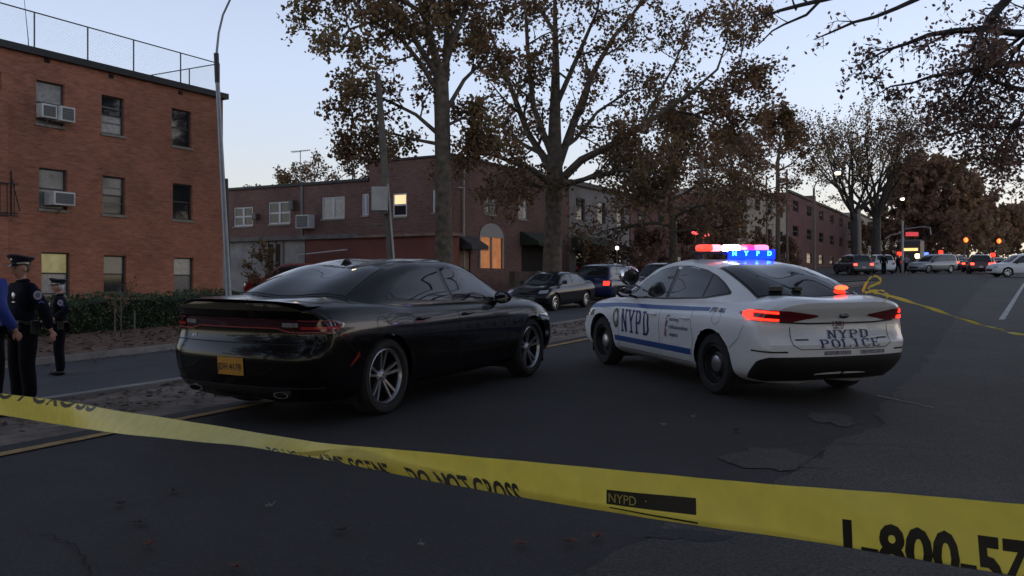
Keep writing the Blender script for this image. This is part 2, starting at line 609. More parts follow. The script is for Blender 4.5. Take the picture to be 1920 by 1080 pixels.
class Car:
    def __init__(s, name, label, cat, spec, paint, contact, heading, near, group=None, fine=True, darkglass=(0.01, 0.012, 0.014)):
        """contact: ground point under the near rear (or front) wheel; near: (axle, side) with side +1 left, -1 right"""
        s.sp = sp = spec
        s.fine = fine
        s.paint = paint
        ax = sp['axles'][0 if near[0] == 'rear' else 1]
        g = Vector((contact.x, contact.y, 0))
        up = Vector((-(G(g.x + 1, g.y) - G(g.x - 1, g.y)) / 2, -(G(g.x, g.y + 1) - G(g.x, g.y - 1)) / 2, 1)).normalized()
        fw = Vector((math.cos(heading), math.sin(heading), 0))
        fw = (fw - up * fw.dot(up)).normalized()
        lf = up.cross(fw)
        M = Matrix((fw, lf, up)).transposed().to_4x4()
        p = Vector((contact.x, contact.y, G(contact.x, contact.y)))
        off = M @ Vector((ax, near[1] * sp['track'], 0))
        M.translation = p - off
        s.M = M
        s.root = empty(name, label=label, cat=cat, group=group, M=M)
        s.body()
        s.green(darkglass)

    def body(s):
        sp = s.sp
        L, W = sp['L'], sp['W']
        kf = keyf(sp['keys'])
        dx = 0.035 if s.fine else 0.09
        seg = [2, 3, 8, 5, 6, 3, 4] if s.fine else [1, 2, 4, 3, 3, 2, 2]
        # stations, denser near the ends
        xs = []
        x = 0.0
        while x < L - 1e-6:
            xs.append(x)
            e = min(x, L - x)
            x += dx * (0.5 if e < 0.3 else 1)
        xs.append(L)
        for dxx in sp.get('cuts', []):
            j = min(range(len(xs)), key=lambda q: abs(xs[q] - dxx))
            xs[j] = dxx
        rp, fp = sp['rear'], sp['front']
        br, bf = sp.get('bulge', (0.13, 0.22))

        def warp(x, y, z):
            f0 = max(0, 1 - x / 0.55)**2
            f1 = max(0, 1 - (L - x) / 0.7)**2
            q = min(1.1, abs(y) / W)**2.4
            return x + (lin(rp, z) + br * q) * f0 - (lin(fp, z) + bf * q) * f1
        rows = []
        for x in xs:
            zb, ws, wm, wsh, zsh, zd = kf(x)
            zw = sp.get('zw', 0.56)
            zc = zsh - sp.get('char', 0.13)
            P = [(0, zb), (max(.1, ws - 0.12), zb), (ws, zb + .07), (wm, zw), (wm - .012, zc), (wsh, zsh), (wsh - 0.10, zsh + (zd - zsh) * 0.62), (0, zd)]
            sec = catmull(P, seg)
            rows.append([Vector((warp(x, y, z), y, z)) for y, z in sec])
        K = len(rows[0]) - 1
        kd0 = seg[0] + seg[1] + 1
        kd1 = sum(seg[:5])
        # wheel arches: drop the faces inside, pull their edge out to a circle
        ra = sp['arch']
        rw = sp['rw']
        inside = set()
        for i, r in enumerate(rows):
            for k in range(1, K + 1):
                v = r[k]
                if v.z > zsh_cap(sp) or abs(v.y) < 0.42:
                    continue
                for xa in sp['axles']:
                    dd = math.hypot(v.x - xa, v.z - rw)
                    if dd < ra or (v.z < rw and abs(v.x - xa) < ra):
                        inside.add((i, k))
        drop = set()
        n = len(rows)
        for i in range(n - 1):
            for k in range(K):
                q = [(i, k), (i + 1, k), (i + 1, k + 1), (i, k + 1)]
                if sum(a in inside for a in q) >= 3:
                    drop.add((i, k))
        for (i, k) in inside:
            v = rows[i][k]
            for xa in sp['axles']:
                if v.z >= rw:
                    d = Vector((v.x - xa, v.z - rw))
                    if 1e-6 < d.length < ra and d.length > ra - 0.09:
                        d = d.normalized() * ra
                        v.x, v.z = xa + d.x, rw + d.y
                elif ra - 0.09 < abs(v.x - xa) < ra:
                    v.x = xa + math.copysign(ra, v.x - xa)
        mb = MB()
        nk = 2 * K
        for r in rows:
            mb.v += [v.copy() for v in r] + [Vector((v.x, -v.y, v.z)) for v in r[K - 1:0:-1]]
        doors = sp.get('doors', [])
        dm = [[MB(), MB()] for _ in doors]
        bvf = []
        for i in range(n - 1):
            for j in range(nk):
                kk = j if j < K else nk - 1 - j
                a, b = i * nk + j, i * nk + (j + 1) % nk
                f = (a, a + nk, b + nk, b)
                if (i, kk) in drop:
                    continue
                bvf.append(f)
                xc = (xs[i] + xs[i + 1]) / 2
                done = False
                if s.fine and kd0 <= kk < kd1:
                    for q, (x0, x1) in enumerate(doors):
                        if x0 < xc < x1:
                            dm[q][0 if j < K else 1].f.append(f)
                            done = True
                if not done:
                    mb.f.append(f)
        # rear and front caps
        m = 14 if s.fine else 6
        for end, (x, r) in enumerate(((0.0, rows[0]), (L, rows[-1]))):
            prev = None
            for k in range(0, K + 1):
                wk = r[k].y
                base = (0 if end == 0 else (n - 1)) * nk
                row = []
                for c in range(m + 1):
                    y = wk * (1 - 2 * c / m)
                    if c == 0:
                        row.append(base + k)
                    elif c == m:
                        row.append(base + (nk - k) % nk)
                    else:
                        mb.v.append(Vector((warp(x, y, r[k].z), y, r[k].z)))
                        row.append(len(mb.v) - 1)
                if prev:
                    for c in range(m):
                        f = [prev[c], prev[c + 1], row[c + 1], row[c]]
                        f = list(dict.fromkeys(f))
                        if len(f) >= 3:
                            mb.f.append(tuple(f))
                            bvf.append(tuple(f))
                prev = row
        s.bv = BVHTree.FromPolygons([tuple(v) for v in mb.v], bvf)
        for q in range(len(doors)):
            for sd in (0, 1):
                dm[q][sd].v = [v.copy() for v in mb.v]
        s.bodyo = clean(mb).build('body', s.paint, s.root, smooth=True, angle=32)
        s.doors = {}
        for q, (x0, x1) in enumerate(doors):
            if not s.fine:
                break
            for sd in (0, 1):
                s.doors[(q, sd)] = clean(dm[q][sd]).build('door', s.paint, s.root, smooth=True, angle=32)
        # dark inner arches
        dk = mat('car_underside', (0.008, 0.008, 0.009), 0.9)
        for xa in sp['axles']:
            for sd in (1, -1):
                lin_ = MB()
                yo = W - 0.055
                k = 20
                ring = [Vector((xa + math.cos(a) * ra * 1.0, 0, rw + math.sin(a) * ra)) for a in [math.pi * q / k for q in range(k + 1)]]
                ring = [Vector((xa + ra, 0, .15))] + ring + [Vector((xa - ra, 0, .15))]
                a0 = len(lin_.v)
                for v in ring:
                    lin_.v.append(Vector((v.x, sd * yo, v.z)))
                    lin_.v.append(Vector((v.x, sd * (yo - .36), v.z)))
                for q in range(len(ring) - 1):
                    lin_.f.append((a0 + 2 * q, a0 + 2 * q + 1, a0 + 2 * q + 3, a0 + 2 * q + 2))
                lin_.f.append(tuple(a0 + 2 * q + 1 for q in range(len(ring))))
                lin_.build('wheel_arch_liner', dk, s.root)
        for q, xa in enumerate(sp['axles']):
            for sd in (1, -1):
                s.wheel(xa, sd)

    def wheel(s, xa, sd):
        sp = s.sp
        rw, tw = sp['rw'], sp.get('tw', 0.225)
        e = empty('wheel', (xa, sd * (sp['track'] + tw / 2), rw))
        e.parent = s.root
        e.location = (xa, sd * sp['track'], rw)
        k = 40 if s.fine else 18
        rr = sp['rim']
        h = tw / 2
        MB().lathe([(rr, -h * .8), (rr + .02, -h), (rw - .03, -h), (rw - .005, -h * .75), (rw, -h * .3), (rw, h * .3), (rw - .005, h * .75), (rw - .03, h), (rr + .02, h), (rr, h * .85)], k).build('tyre', tyre_m(), e, smooth=True)
        st_ = sp.get('wheel', 'plain')
        S = Matrix.Diagonal((1, sd, 1, 1))
        dark = mat('rim_dark', (0.02, 0.02, 0.022), 0.4, 0.6)
        silver = mat('rim_silver', (0.55, 0.55, 0.57), 0.32, 0.9)
        b = MB()
        if st_ == 'alloy':
            g = MB().lathe([(rr + .005, h * .72), (rr - .015, h * .84), (rr - .03, h * .62), (rr - .035, h * .2)], k)
            b2 = MB().lathe([(rr - .03, h * .6), (rr - .05, -h * .3), (0.001, -h * .3)], k)
            b2.build('rim_well', dark, e, smooth=True, xf=S)
            for q in range(5):
                for dl in (-1, 1):
                    a = 2 * math.pi * q / 5 + math.pi / 2
                    a0, a1 = a + dl * 0.20, a + dl * 0.175
                    p0 = Vector((math.cos(a0) * .05, h * .42, math.sin(a0) * .05))
                    p1 = Vector((math.cos(a1) * (rr - .015), h * .68, math.sin(a1) * (rr - .015)))
                    w0, w1 = 0.012, 0.013
                    t = (p1 - p0).normalized()
                    sde = t.cross(Vector((0, 1, 0))).normalized()
                    vs = [p0 + sde * w0, p0 - sde * w0, p1 - sde * w1, p1 + sde * w1]
                    vs += [v - Vector((0, .03, 0)) for v in vs]
                    g.add(vs, [(0, 1, 2, 3), (4, 7, 6, 5), (0, 4, 5, 1), (1, 5, 6, 2), (2, 6, 7, 3), (3, 7, 4, 0)])
            g.lathe([(.001, h * .62), (.035, h * .62), (.06, h * .45), (.065, h * .3)], 20)
            g.build('rim', silver, e, smooth=True, xf=S)
        elif st_ == 'steel':
            b.lathe([(rr + .005, h * .75), (rr - .02, h * .8), (rr - .03, h * .3), (rr - .07, h * .22), (rr - .09, h * .42), (.10, h * .5), (.08, h * .45), (.001, h * .4)], k)
            b.build('rim', mat('steel_wheel', (0.025, 0.025, 0.028), .45, .3), e, smooth=True, xf=S)
            MB().lathe([(.095, h * .45), (.088, h * .62), (.06, h * .72), (.001, h * .76)], 24).build('hub_cap', silver, e, smooth=True, xf=S)
            for q in range(10):
                a = 2 * math.pi * q / 10
                hs = MB().ball((math.cos(a) * (rr - .055), h * .27, math.sin(a) * (rr - .055)), (.014, .008, .014), 8, 5)
                hs.build('vent_hole', mat('car_underside', (0, 0, 0)), e, xf=S)
        else:
            b.lathe([(rr + .005, h * .8), (rr - .02, h * .85), (rr - .03, h * .4), (.001, h * .3)], k)
            b.build('rim_well', dark, e, smooth=True, xf=S)
            g = MB()
            for q in range(7):
                a = 2 * math.pi * q / 7
                p0 = Vector((math.cos(a) * .02, h * .6, math.sin(a) * .02))
                p1 = Vector((math.cos(a) * (rr - .01), h * .75, math.sin(a) * (rr - .01)))
                t = (p1 - p0).normalized()
                sde = t.cross(Vector((0, 1, 0))).normalized() * .022
                g.quad(p0 + sde, p0 - sde, p1 - sde, p1 + sde)
            g.lathe([(rr + .004, h * .86), (rr - .022, h * .9)], k)
            g.build('rim', silver, e, xf=S)

    # ---- mappers onto the body or greenhouse surface
    def hit(s, o, d, bv=None):
        loc, nr, _, _ = (bv or s.bv).ray_cast(o, d)
        if loc is None:
            return None
        if nr.dot(d) > 0:
            nr = -nr
        return loc, nr

    def side(s, sd, bv=None):
        return lambda u, v: s.hit(Vector((u, sd * 3, v)), Vector((0, -sd, 0)), bv)

    def rear(s, bv=None):
        return lambda u, v: s.hit(Vector((-3, u, v)), Vector((1, 0, 0)), bv)

    def frontm(s):
        return lambda u, v: s.hit(Vector((s.sp['L'] + 3, u, v)), Vector((-1, 0, 0)))

    def top(s, bv=None):
        return lambda u, v: s.hit(Vector((u, v, 3)), Vector((0, 0, -1)), bv)

    def fan(s, cx=1.3, front=False):
        sg = 1 if front else -1

        def f(u, v):
            d = Vector((sg * math.cos(R(u)), math.sin(R(u)), 0))
            h = s.hit(Vector((cx, 0, v)) + d * 3.2, -d)
            return h
        return f

    def patch(s, name, m, mp, lo, up, n=24, r=6, off=0.004, parent=None, mb=None, ret=False):
        b = mb or MB()
        u0, u1 = lo[0][0], lo[-1][0]
        grid = []
        for i in range(n + 1):
            u = u0 + (u1 - u0) * i / n
            a, c = lin(lo, u), lin(up, u)
            row = []
            for j in range(r + 1):
                h = mp(u, a + (c - a) * j / r)
                if h is None:
                    row.append(None)
                else:
                    b.v.append(h[0] + h[1] * off)
                    row.append(len(b.v) - 1)
            grid.append(row)
        for i in range(n):
            for j in range(r):
                q = (grid[i][j], grid[i + 1][j], grid[i + 1][j + 1], grid[i][j + 1])
                if None not in q:
                    b.f.append(q)
        if ret or mb:
            return b
        return b.build(name, m, parent or s.root, smooth=True, angle=50)

    def line(s, mb, pts, wd, mp, off=0.002, step=0.05):
        P = []
        for a, b in zip(pts, pts[1:]):
            a, b = Vector(a), Vector(b)
            k = max(1, int((b - a).length / step))
            for i in range(k):
                P.append(a.lerp(b, i / k))
        P.append(Vector(pts[-1]))
        H = [mp(p.x, p.y) for p in P]
        prev = None
        for i, h in enumerate(H):
            if h is None:
                prev = None
                continue
            q = H[min(len(H) - 1, i + 1)] or h
            p = H[max(0, i - 1)] or h
            t = q[0] - p[0]
            if t.length < 1e-6:
                continue
            sde = t.normalized().cross(h[1]).normalized() * wd / 2
            a = len(mb.v)
            mb.v += [h[0] + h[1] * off + sde, h[0] + h[1] * off - sde]
            if prev is not None:
                mb.f.append((prev, prev + 1, a + 1, a))
            prev = a
        return mb

    def decal(s, name, geo, m, mp, place, off=0.004, parent=None):
        vs, fs = geo
        out, ok = [], []
        for v in vs:
            u, w_ = place(v)
            h = mp(u, w_)
            ok.append(h is not None)
            out.append(h[0] + h[1] * (off + v.z) if h else Vector((0, 0, 0)))
        fs = [f for f in fs if all(ok[k] for k in f)]
        return MB().add(out, fs).build(name, m, parent or s.root)

    def green(s, darkglass):
        sp = s.sp
        gk = keyf(sp['green'])
        x0, x1 = sp['green'][0][0], sp['green'][-1][0]
        n = 70 if s.fine else 24
        seg = [2, 4, 4, 4, 5] if s.fine else [1, 2, 2, 2, 2]
        mb = MB()
        rows = []
        for i in range(n + 1):
            x = x0 + (x1 - x0) * i / n
            wb, zb, wr, zr = gk(x)
            h = max(0.004, zr - zb)
            e = min(0.05, h * .4)
            P = [(wb, zb - .10), (wb, zb), ((wb + wr) / 2 + .018, zb + (h - e) * .5), (wr, zr - e), (max(.05, wr - .13), zr - e * .25), (0, zr)]
            rows.append([Vector((x, y, z)) for y, z in catmull(P, seg)])
        K = len(rows[0]) - 1
        nk = 2 * K + 1
        for r in rows:
            mb.v += [v.copy() for v in r] + [Vector((v.x, -v.y, v.z)) for v in r[K - 1::-1]]
        for i in range(n):
            for j in range(nk - 1):
                a = i * nk + j
                mb.f.append((a, a + nk, a + nk + 1, a + 1))
        s.bg = BVHTree.FromPolygons([tuple(v) for v in mb.v], mb.f)
        s.roof = mb.build('roof', s.paint, s.root, smooth=True, angle=40)
        glass = mat('car_glass_%d' % int(darkglass[0] * 1000), darkglass, 0.03, coat=0.0, spec=0.6)
        trim = mat('car_trim_black', (0.012, 0.012, 0.012), 0.35)
        s.glass, s.trim = glass, trim
        k = 30 if s.fine else 12
        for sd in (1, -1):
            mp = s.side(sd, s.bg)
            lo, up = sp['dlo']
            # black surround, then the panes
            lo2 = [(lo[0][0] - .03, lo[0][1] - .012)] + [(u, v - .018) for u, v in lo] + [(lo[-1][0] + .03, lo[-1][1] - .012)]
            up2 = [(up[0][0] - .03, up[0][1] + .0)] + [(u, v + .016) for u, v in up] + [(up[-1][0] + .03, up[-1][1] + .004)]
            s.patch('window_trim', trim, mp, lo2, up2, n=k + 10, off=0.003)
            for a, b in sp['panes']:
                l2 = [(a, lin(lo, a))] + [q for q in lo if a < q[0] < b] + [(b, lin(lo, b))]
                u2 = [(a, lin(up, a))] + [q for q in up if a < q[0] < b] + [(b, lin(up, b))]
                s.patch('window', glass, mp, l2, u2, n=k, off=0.007)
        tp = s.top(s.bg)
        for nm, (xa, xb, wa, wb_, cur) in (('rear_window', sp['backlight']), ('windscreen', sp['screen'])):
            b = MB()
            b2 = MB()
            nx, ny = (20, 20) if s.fine else (6, 8)
            for bb, gx, gw, off in ((b2, .03, .03, .003), (b, 0, 0, .007)):
                g = []
                for i in range(nx + 1):
                    row = []
                    for j in range(ny + 1):
                        tt = i / nx
                        yy = (j / ny * 2 - 1)
                        hw = wa + (wb_ - wa) * tt + gw
                        x = xa - gx + (xb - xa + 2 * gx) * tt
                        cx = cur * yy * yy * (1 if nm == 'rear_window' else -1)
                        h = tp(x + cx * (1 - tt if nm == 'rear_window' else tt), yy * hw)
                        if h is None:
                            row.append(None)
                        else:
                            bb.v.append(h[0] + h[1] * off)
                            row.append(len(bb.v) - 1)
                    g.append(row)
                for i in range(nx):
                    for j in range(ny):
                        q = (g[i][j], g[i + 1][j], g[i + 1][j + 1], g[i][j + 1])
                        if None not in q:
                            bb.f.append(q)
            b2.build('window_trim', trim, s.root, smooth=True)
            b.build(nm, sp.get('rglass') or glass, s.root, smooth=True)

    def mirror(s, sd, m, x, z, w=0.0):
        y = w or s.sp['W'] + 0.02
        b = MB().ball((0, 0, 0), (0.07, 0.115, 0.075), 16, 10, fn=lambda d, q: Vector((q.x * (1.0 if q.x > 0 else 0.35), q.y, q.z * (1 + .2 * d.y))))
        b.add([(-.03, -sd * .06, -.06), (.04, -sd * .06, -.06), (.04, -sd * .17, -.09), (-.02, -sd * .17, -.09), (-.03, -sd * .06, -.03), (.04, -sd * .06, -.03), (.04, -sd * .17, -.06), (-.02, -sd * .17, -.06)],
              [(0, 1, 2, 3), (7, 6, 5, 4), (0, 4, 5, 1), (1, 5, 6, 2), (2, 6, 7, 3), (3, 7, 4, 0)])
        o = b.build('side_mirror', m, s.root, smooth=True)
        o.location = (x, sd * y, z)
        g = MB().ball((-.027, 0, 0), (.004, .095, .058), 14, 8).build('mirror_glass', mat('mirror_glass', (.6, .6, .62), .05, 1), o, smooth=True)
        return o

    def handle(s, sd, x, z, door, m):
        h = s.side(sd)(x, z)
        if not h:
            return
        p = h[0]
        b = MB()
        b.tube([p + Vector((-.11, -sd * .01, 0)), p + Vector((-.09, sd * .03, 0)), p + Vector((.07, sd * .034, .004)), p + Vector((.10, -sd * .01, .002))], [.011, .014, .014, .011], 8)
        return b.build('handle', m, s.doors.get(door, s.root), smooth=True)


def zsh_cap(sp):
    return 0.86


def clean(mb):
    used = sorted({k for f in mb.f for k in f})
    mp = {k: i for i, k in enumerate(used)}
    out = MB()
    out.v = [mb.v[k] for k in used]
    out.f = [tuple(mp[k] for k in f) for f in mb.f]
    return out


def paint(name, col, rough=0.25, metal=0.0):
    return mat(name, col, rough, metal, coat=0.4, spec=0.2)


RED_LENS = lambda: mat('red_lens', (0.22, 0.012, 0.012), 0.08, coat=1)
RED_LIT = lambda: mat('red_lamp_lit', (0.6, 0.03, 0.01), 0.3, emit=(1, 0.022, 0.010), es=2.0)
CHROME = lambda: mat('chrome', (0.7, 0.7, 0.72), 0.12, 1)

# ================================================================== GROUND, ROADS
def sheet(ns, ts, dz, mb=None, fn=None):
    """ground-following sheet over street offsets ns and distances ts"""
    mb = mb or MB()
    o = len(mb.v)
    for t in ts:
        for n in ns:
            mb.v.append(st(t, n, dz(n) if callable(dz) else dz))
    k = len(ns)
    for i in range(len(ts) - 1):
        for j in range(k - 1):
            a = o + i * k + j
            mb.f.append((a, a + k, a + k + 1, a + 1))
    return mb


def rng(a, b, s):
    n = max(1, int(round((b - a) / s)))
    return [a + (b - a) * i / n for i in range(n + 1)]


TS = rng(-30, 100, 2.5) + rng(110, 700, 20)
NS = rng(-400, -30, 40) + rng(-20, 6, 3) + rng(6.5, 15, .5) + rng(16, 30, 2) + rng(60, 400, 40)
soil = mat('verge_soil', (0.075, 0.055, 0.040), 0.95, var=0.35, vs=2.0, bump=.6, bs=20)
structure(sheet(NS, TS, -.05), 'ground', soil, 'dark bare ground under the whole street', smooth=True)


def asphalt(name, c, var, c2=None, agg=0.0):
    m = mat(name, c, 0.78, var=var, vs=0.55, bump=.5, bs=90, detail=6, col2=c2, spec=.35)
    t = m.node_tree
    b = t.nodes['Principled BSDF']
    src = b.inputs['Base Color'].links[0].from_socket
    tc = t.nodes.new('ShaderNodeTexCoord')
    n2 = t.nodes.new('ShaderNodeTexNoise')
    n2.inputs['Scale'].default_value = 55
    n2.inputs['Detail'].default_value = 3
    t.links.new(tc.outputs['Object'], n2.inputs['Vector'])
    mr = t.nodes.new('ShaderNodeMapRange')
    mr.inputs[1].default_value = .35
    mr.inputs[2].default_value = .75
    mr.inputs[3].default_value = 1 - agg
    mr.inputs[4].default_value = 1 + agg * 1.6
    t.links.new(n2.outputs[0], mr.inputs[0])
    mx = t.nodes.new('ShaderNodeMix')
    mx.data_type = 'RGBA'
    mx.blend_type = 'MULTIPLY'
    mx.inputs[0].default_value = 1
    t.links.new(src, mx.inputs[6])
    t.links.new(mr.outputs[0], mx.inputs[7])
    n3 = t.nodes.new('ShaderNodeTexNoise')
    n3.inputs['Scale'].default_value = 2.3
    n3.inputs['Detail'].default_value = 8
    n3.inputs['Roughness'].default_value = .7
    t.links.new(tc.outputs['Object'], n3.inputs['Vector'])
    m3 = t.nodes.new('ShaderNodeMapRange')
    m3.inputs[1].default_value, m3.inputs[2].default_value = .3, .7
    m3.inputs[3].default_value, m3.inputs[4].default_value = .82, 1.2
    t.links.new(n3.outputs[0], m3.inputs[0])
    m4 = t.nodes.new('ShaderNodeMix')
    m4.data_type = 'RGBA'
    m4.blend_type = 'MULTIPLY'
    m4.inputs[0].default_value = 1
    t.links.new(mx.outputs[2], m4.inputs[6])
    t.links.new(m3.outputs[0], m4.inputs[7])
    t.links.new(m4.outputs[2], b.inputs['Base Color'])
    return m


new_asp = asphalt('asphalt_dark', (0.033, 0.0315, 0.032), .18, agg=.28)
old_asp = asphalt('asphalt_old', (0.058, 0.054, 0.049), .22, agg=.45)
srv_asp = asphalt('asphalt_service', (0.058, 0.059, 0.066), .15, agg=.2)
mtl = rng(-30, 100, 2.5) + rng(110, 700, 20)
structure(sheet(rng(-9, 6, 3) + [7.05], mtl, 0), 'road', new_asp, 'dark asphalt main road sloping up and away')
structure(sheet(rng(10.4, 16, .7), rng(-30, 62, 2), 0), 'service_road', srv_asp, 'grey service lane where the officers stand and cars are parked', smooth=True)
structure(sheet(rng(7.1, 17, 1), rng(64, 100, 4) + rng(120, 400, 40), 0.0), 'crossing_road', new_asp, 'asphalt of the junction far up the street', smooth=True)
structure(sheet(rng(-9, -14, .9), mtl, 0.1), 'sidewalk', mat('concrete', (.24, .23, .22), .9, var=.25, vs=1.5, bump=.3), 'concrete footway along the far side', smooth=True)
# median: leaf strewn soil between kerbs
medm = mat('median_soil', (0.15, 0.11, 0.085), .95, var=.5, vs=3.2, bump=.8, bs=14, col2=(.24, .195, .16), detail=8)
kerbm = mat('kerb_concrete', (.20, .19, .18), .85, var=.3, vs=2.2, bump=.3)
structure(sheet(rng(7.0, 9.75, .4), rng(-30, 60, 1.5), lambda n: -.01 if n < 7.1 else .02), 'median', medm, 'leaf strewn strip between the main road and the service lane', smooth=True)
for nm, a, b_, h, lab in (('median_kerb', 9.75, 10.30, .07, 'pale worn concrete kerb along the service lane side of the median'),
                          ('kerb', 16.0, 16.16, .13, 'low concrete kerb between service lane and leafy verge')):
    mb = MB()
    ts = rng(-30, 60, 1.5)
    sec = [(a, -.05), (a, h), (b_, h - .01), (b_, -.05)]
    for t in ts:
        for n, dz in sec:
            mb.v.append(st(t, n, dz))
    for i in range(len(ts) - 1):
        for j in range(3):
            q = i * 4 + j
            mb.f.append((q, q + 4, q + 5, q + 1))
    structure(mb, nm, kerbm, lab)
structure(sheet(rng(16.16, 21.5, .6), rng(-30, 60, 2), .10), 'verge', mat('verge_leaves', (.12, .070, .045), .95, var=.5, vs=6, bump=1, bs=18, col2=(.20, .115, .075), detail=9), 'brown leaf covered verge below the hedge', smooth=True)
structure(sheet(rng(21.5, 60, 3), rng(-30, 90, 4), .10), 'lawn', mat('lawn_green', (.05, .07, .03), .95, var=.4, vs=3), 'dull grass around the houses', smooth=True)
yel = mat('paint_yellow', (.33, .20, .07), .8, var=.45, vs=7, detail=8)
wht = mat('paint_white', (.38, .38, .37), .8, var=.45, vs=5, detail=8)
structure(sheet([6.62, 6.76], rng(-30, 60, 1), .005), 'yellow_line', yel, 'worn yellow edge line beside the median')
structure(sheet([10.72, 10.82], rng(-30, 60, 1), .005), 'white_line', wht, 'thin white edge line of the service lane')


def lane_mark(p0, p1, wd, name, m, lab):
    a, b_ = gp(*p0), gp(*p1)
    d = Vector((b_.x - a.x, b_.y - a.y, 0))
    s_ = Vector((-d.y, d.x, 0)).normalized() * wd / 2
    mb = MB()
    k = max(1, int(d.length / 2))
    for i in range(k + 1):
        p = Vector((a.x, a.y, 0)) + d * i / k
        for sg in (1, -1):
            q = p + s_ * sg
            mb.v.append(Vector((q.x, q.y, G(q.x, q.y) + .010)))
    for i in range(k):
        mb.f.append((2 * i, 2 * i + 1, 2 * i + 3, 2 * i + 2))
    structure(mb, name, m, lab)


lane_mark((1878, 600), (1922, 530), .13, 'lane_line', wht, 'white lane line running up the road near the far white car')
lane_mark((1645, 743), (1750, 766), .035, 'lane_dash', mat('paint_faint', (.20, .20, .195), .8, var=.5, vs=9), 'faint pale scrape line behind the police car')

# older paving on the near side: one ragged edge running from the camera up beside the police car
edge = [(900, 1180), (1085, 1075), (1150, 1035), (1235, 1005), (1250, 980), (1330, 985), (1420, 930), (1475, 892), (1530, 870), (1550, 838), (1640, 800), (1660, 760), (1720, 700), (1765, 640), (1790, 600), (1820, 560), (1850, 530), (1868, 505), (1876, 495)]
E = [gp(x, y) for x, y in edge]
F_ = []
rnd = random.Random(5)
for a, b_ in zip(E, E[1:]):
    L = (b_ - a).length
    k = max(1, min(24, int(L / .18)))
    for i in range(k):
        p = a.lerp(b_, i / k)
        j = min(.12, L * .1)
        F_.append(Vector((p.x + rnd.uniform(-j, j) * .5, p.y + rnd.uniform(-j, j) * .5, 0)))
F_.append(E[-1])
mb = MB()
for p in F_:
    n = p.x * N.x + p.y * N.y
    t = p.x * D.x + p.y * D.y
    for q in (0, .12, .5, 1):
        nn = n + (-9 - n) * q
        v = st(t, nn, .006 if q else .004)
        mb.v.append(v)
for i in range(len(F_) - 1):
    for j in range(3):
        a = i * 4 + j
        mb.f.append((a, a + 1, a + 5, a + 4))
structure(mb, 'old_pavement', old_asp, 'older lighter rough paving on the near side of the road')


def blob(name, cx, cy, rx, ry, m, lab, seed=1, h=.009):
    c = gp(cx, cy)
    r_ = random.Random(seed)
    n = 90
    ph = [r_.uniform(0, 6.28) for _ in range(9)]
    mb = MB()
    mb.v.append(Vector((c.x, c.y, G(c.x, c.y) + h)))
    for i in range(n):
        a = 2 * math.pi * i / n
        k = 1 + sum(.20 / (q + 1)**.7 * math.sin((q * 1.0 + 2) * a + ph[q]) for q in range(9)) * .8 + r_.uniform(-.05, .05)
        x, y = c.x + math.cos(a) * rx * k, c.y + math.sin(a) * ry * k
        mb.v.append(Vector((x, y, G(x, y) + h - .0006)))
    for i in range(n):
        mb.f.append((0, 1 + i, 1 + (i + 1) % n))
    structure(mb, name, m, lab)


blob('asphalt_patch', 1450, 862, .30, .40, asphalt('asphalt_patch', (.062, .056, .053), .15, agg=.4), 'small pale worn patch in the road behind the police car', 3, .0066)
blob('asphalt_patch', 1560, 786, .16, .40, asphalt('asphalt_patch2', (.062, .055, .052), .25, agg=.4), 'pinkish worn patch at the edge of the older paving', 8, .0066)
blob('pothole_repair', 1290, 1005, .20, .10, asphalt('asphalt_patch3', (.03, .03, .034), .2, agg=.3), 'small dark repair at the ragged paving edge', 11, .0066)
# cracks
crk = mat('crack_black', (.008, .008, .008), 1)


def crack(pts, wd, seed, lab):
    r_ = random.Random(seed)
    P = [gp(*p) for p in pts]
    Q = []
    for a, b_ in zip(P, P[1:]):
        k = max(2, int((b_ - a).length / .05))
        for i in range(k):
            p = a.lerp(b_, i / k)
            Q.append(Vector((p.x + r_.uniform(-.016, .016), p.y + r_.uniform(-.016, .016), 0)))
    mb = MB()
    for i, p in enumerate(Q):
        a, b_ = Q[max(0, i - 1)], Q[min(len(Q) - 1, i + 1)]
        d = (b_ - a).normalized()
        s_ = Vector((-d.y, d.x, 0)) * wd * r_.uniform(.3, 1)
        for sg in (1, -1):
            q = p + s_ * sg
            mb.v.append(Vector((q.x, q.y, G(q.x, q.y) + .0115)))
    for i in range(len(Q) - 1):
        mb.f.append((2 * i, 2 * i + 1, 2 * i + 3, 2 * i + 2))
    structure(mb, 'road_crack', crk, lab)


crack([(50, 1000), (100, 1008), (140, 1025), (165, 1060), (180, 1085)], .006, 1, 'crack wandering across the near left asphalt')
crack([(1440, 838), (1540, 832), (1640, 836), (1760, 846), (1880, 851)], .006, 2, 'long crack along the older paving')
crack([(1475, 892), (1510, 870), (1550, 842)], .006, 4, 'short dark joint beside the pale patch')

# ================================================================== BUILDINGS
brickA = brick_mat('brick_orange', (.38, .130, .070), (.28, .090, .048), (.29, .17, .12))
brickB = brick_mat('brick_brown', (.17, .08, .065), (.13, .06, .05), (.14, .10, .085))
brickC = brick_mat('brick_red', (.16, .055, .048), (.11, .038, .035), (.15, .10, .09))
redwall = mat('painted_red_wall', (.17, .055, .042), .8, var=.2, vs=1.2)
stone = mat('sill_stone', (.26, .23, .19), .85, var=.2, vs=8)
darkf = mat('frame_dark', (.05, .045, .04), .6)
whitef = mat('frame_white', (.55, .55, .56), .5)
greyf = mat('frame_grey', (.16, .15, .14), .6)
gl = mat('window_glass', (.016, .02, .024), .05, coat=0)
gl2 = mat('window_blind', (.13, .13, .125), .25, coat=.5, var=.15, vs=12)
gl3 = mat('window_curtain', (.28, .28, .27), .3, coat=.4, var=.25, vs=9)
coping = mat('coping_metal', (.018, .019, .021), .6)
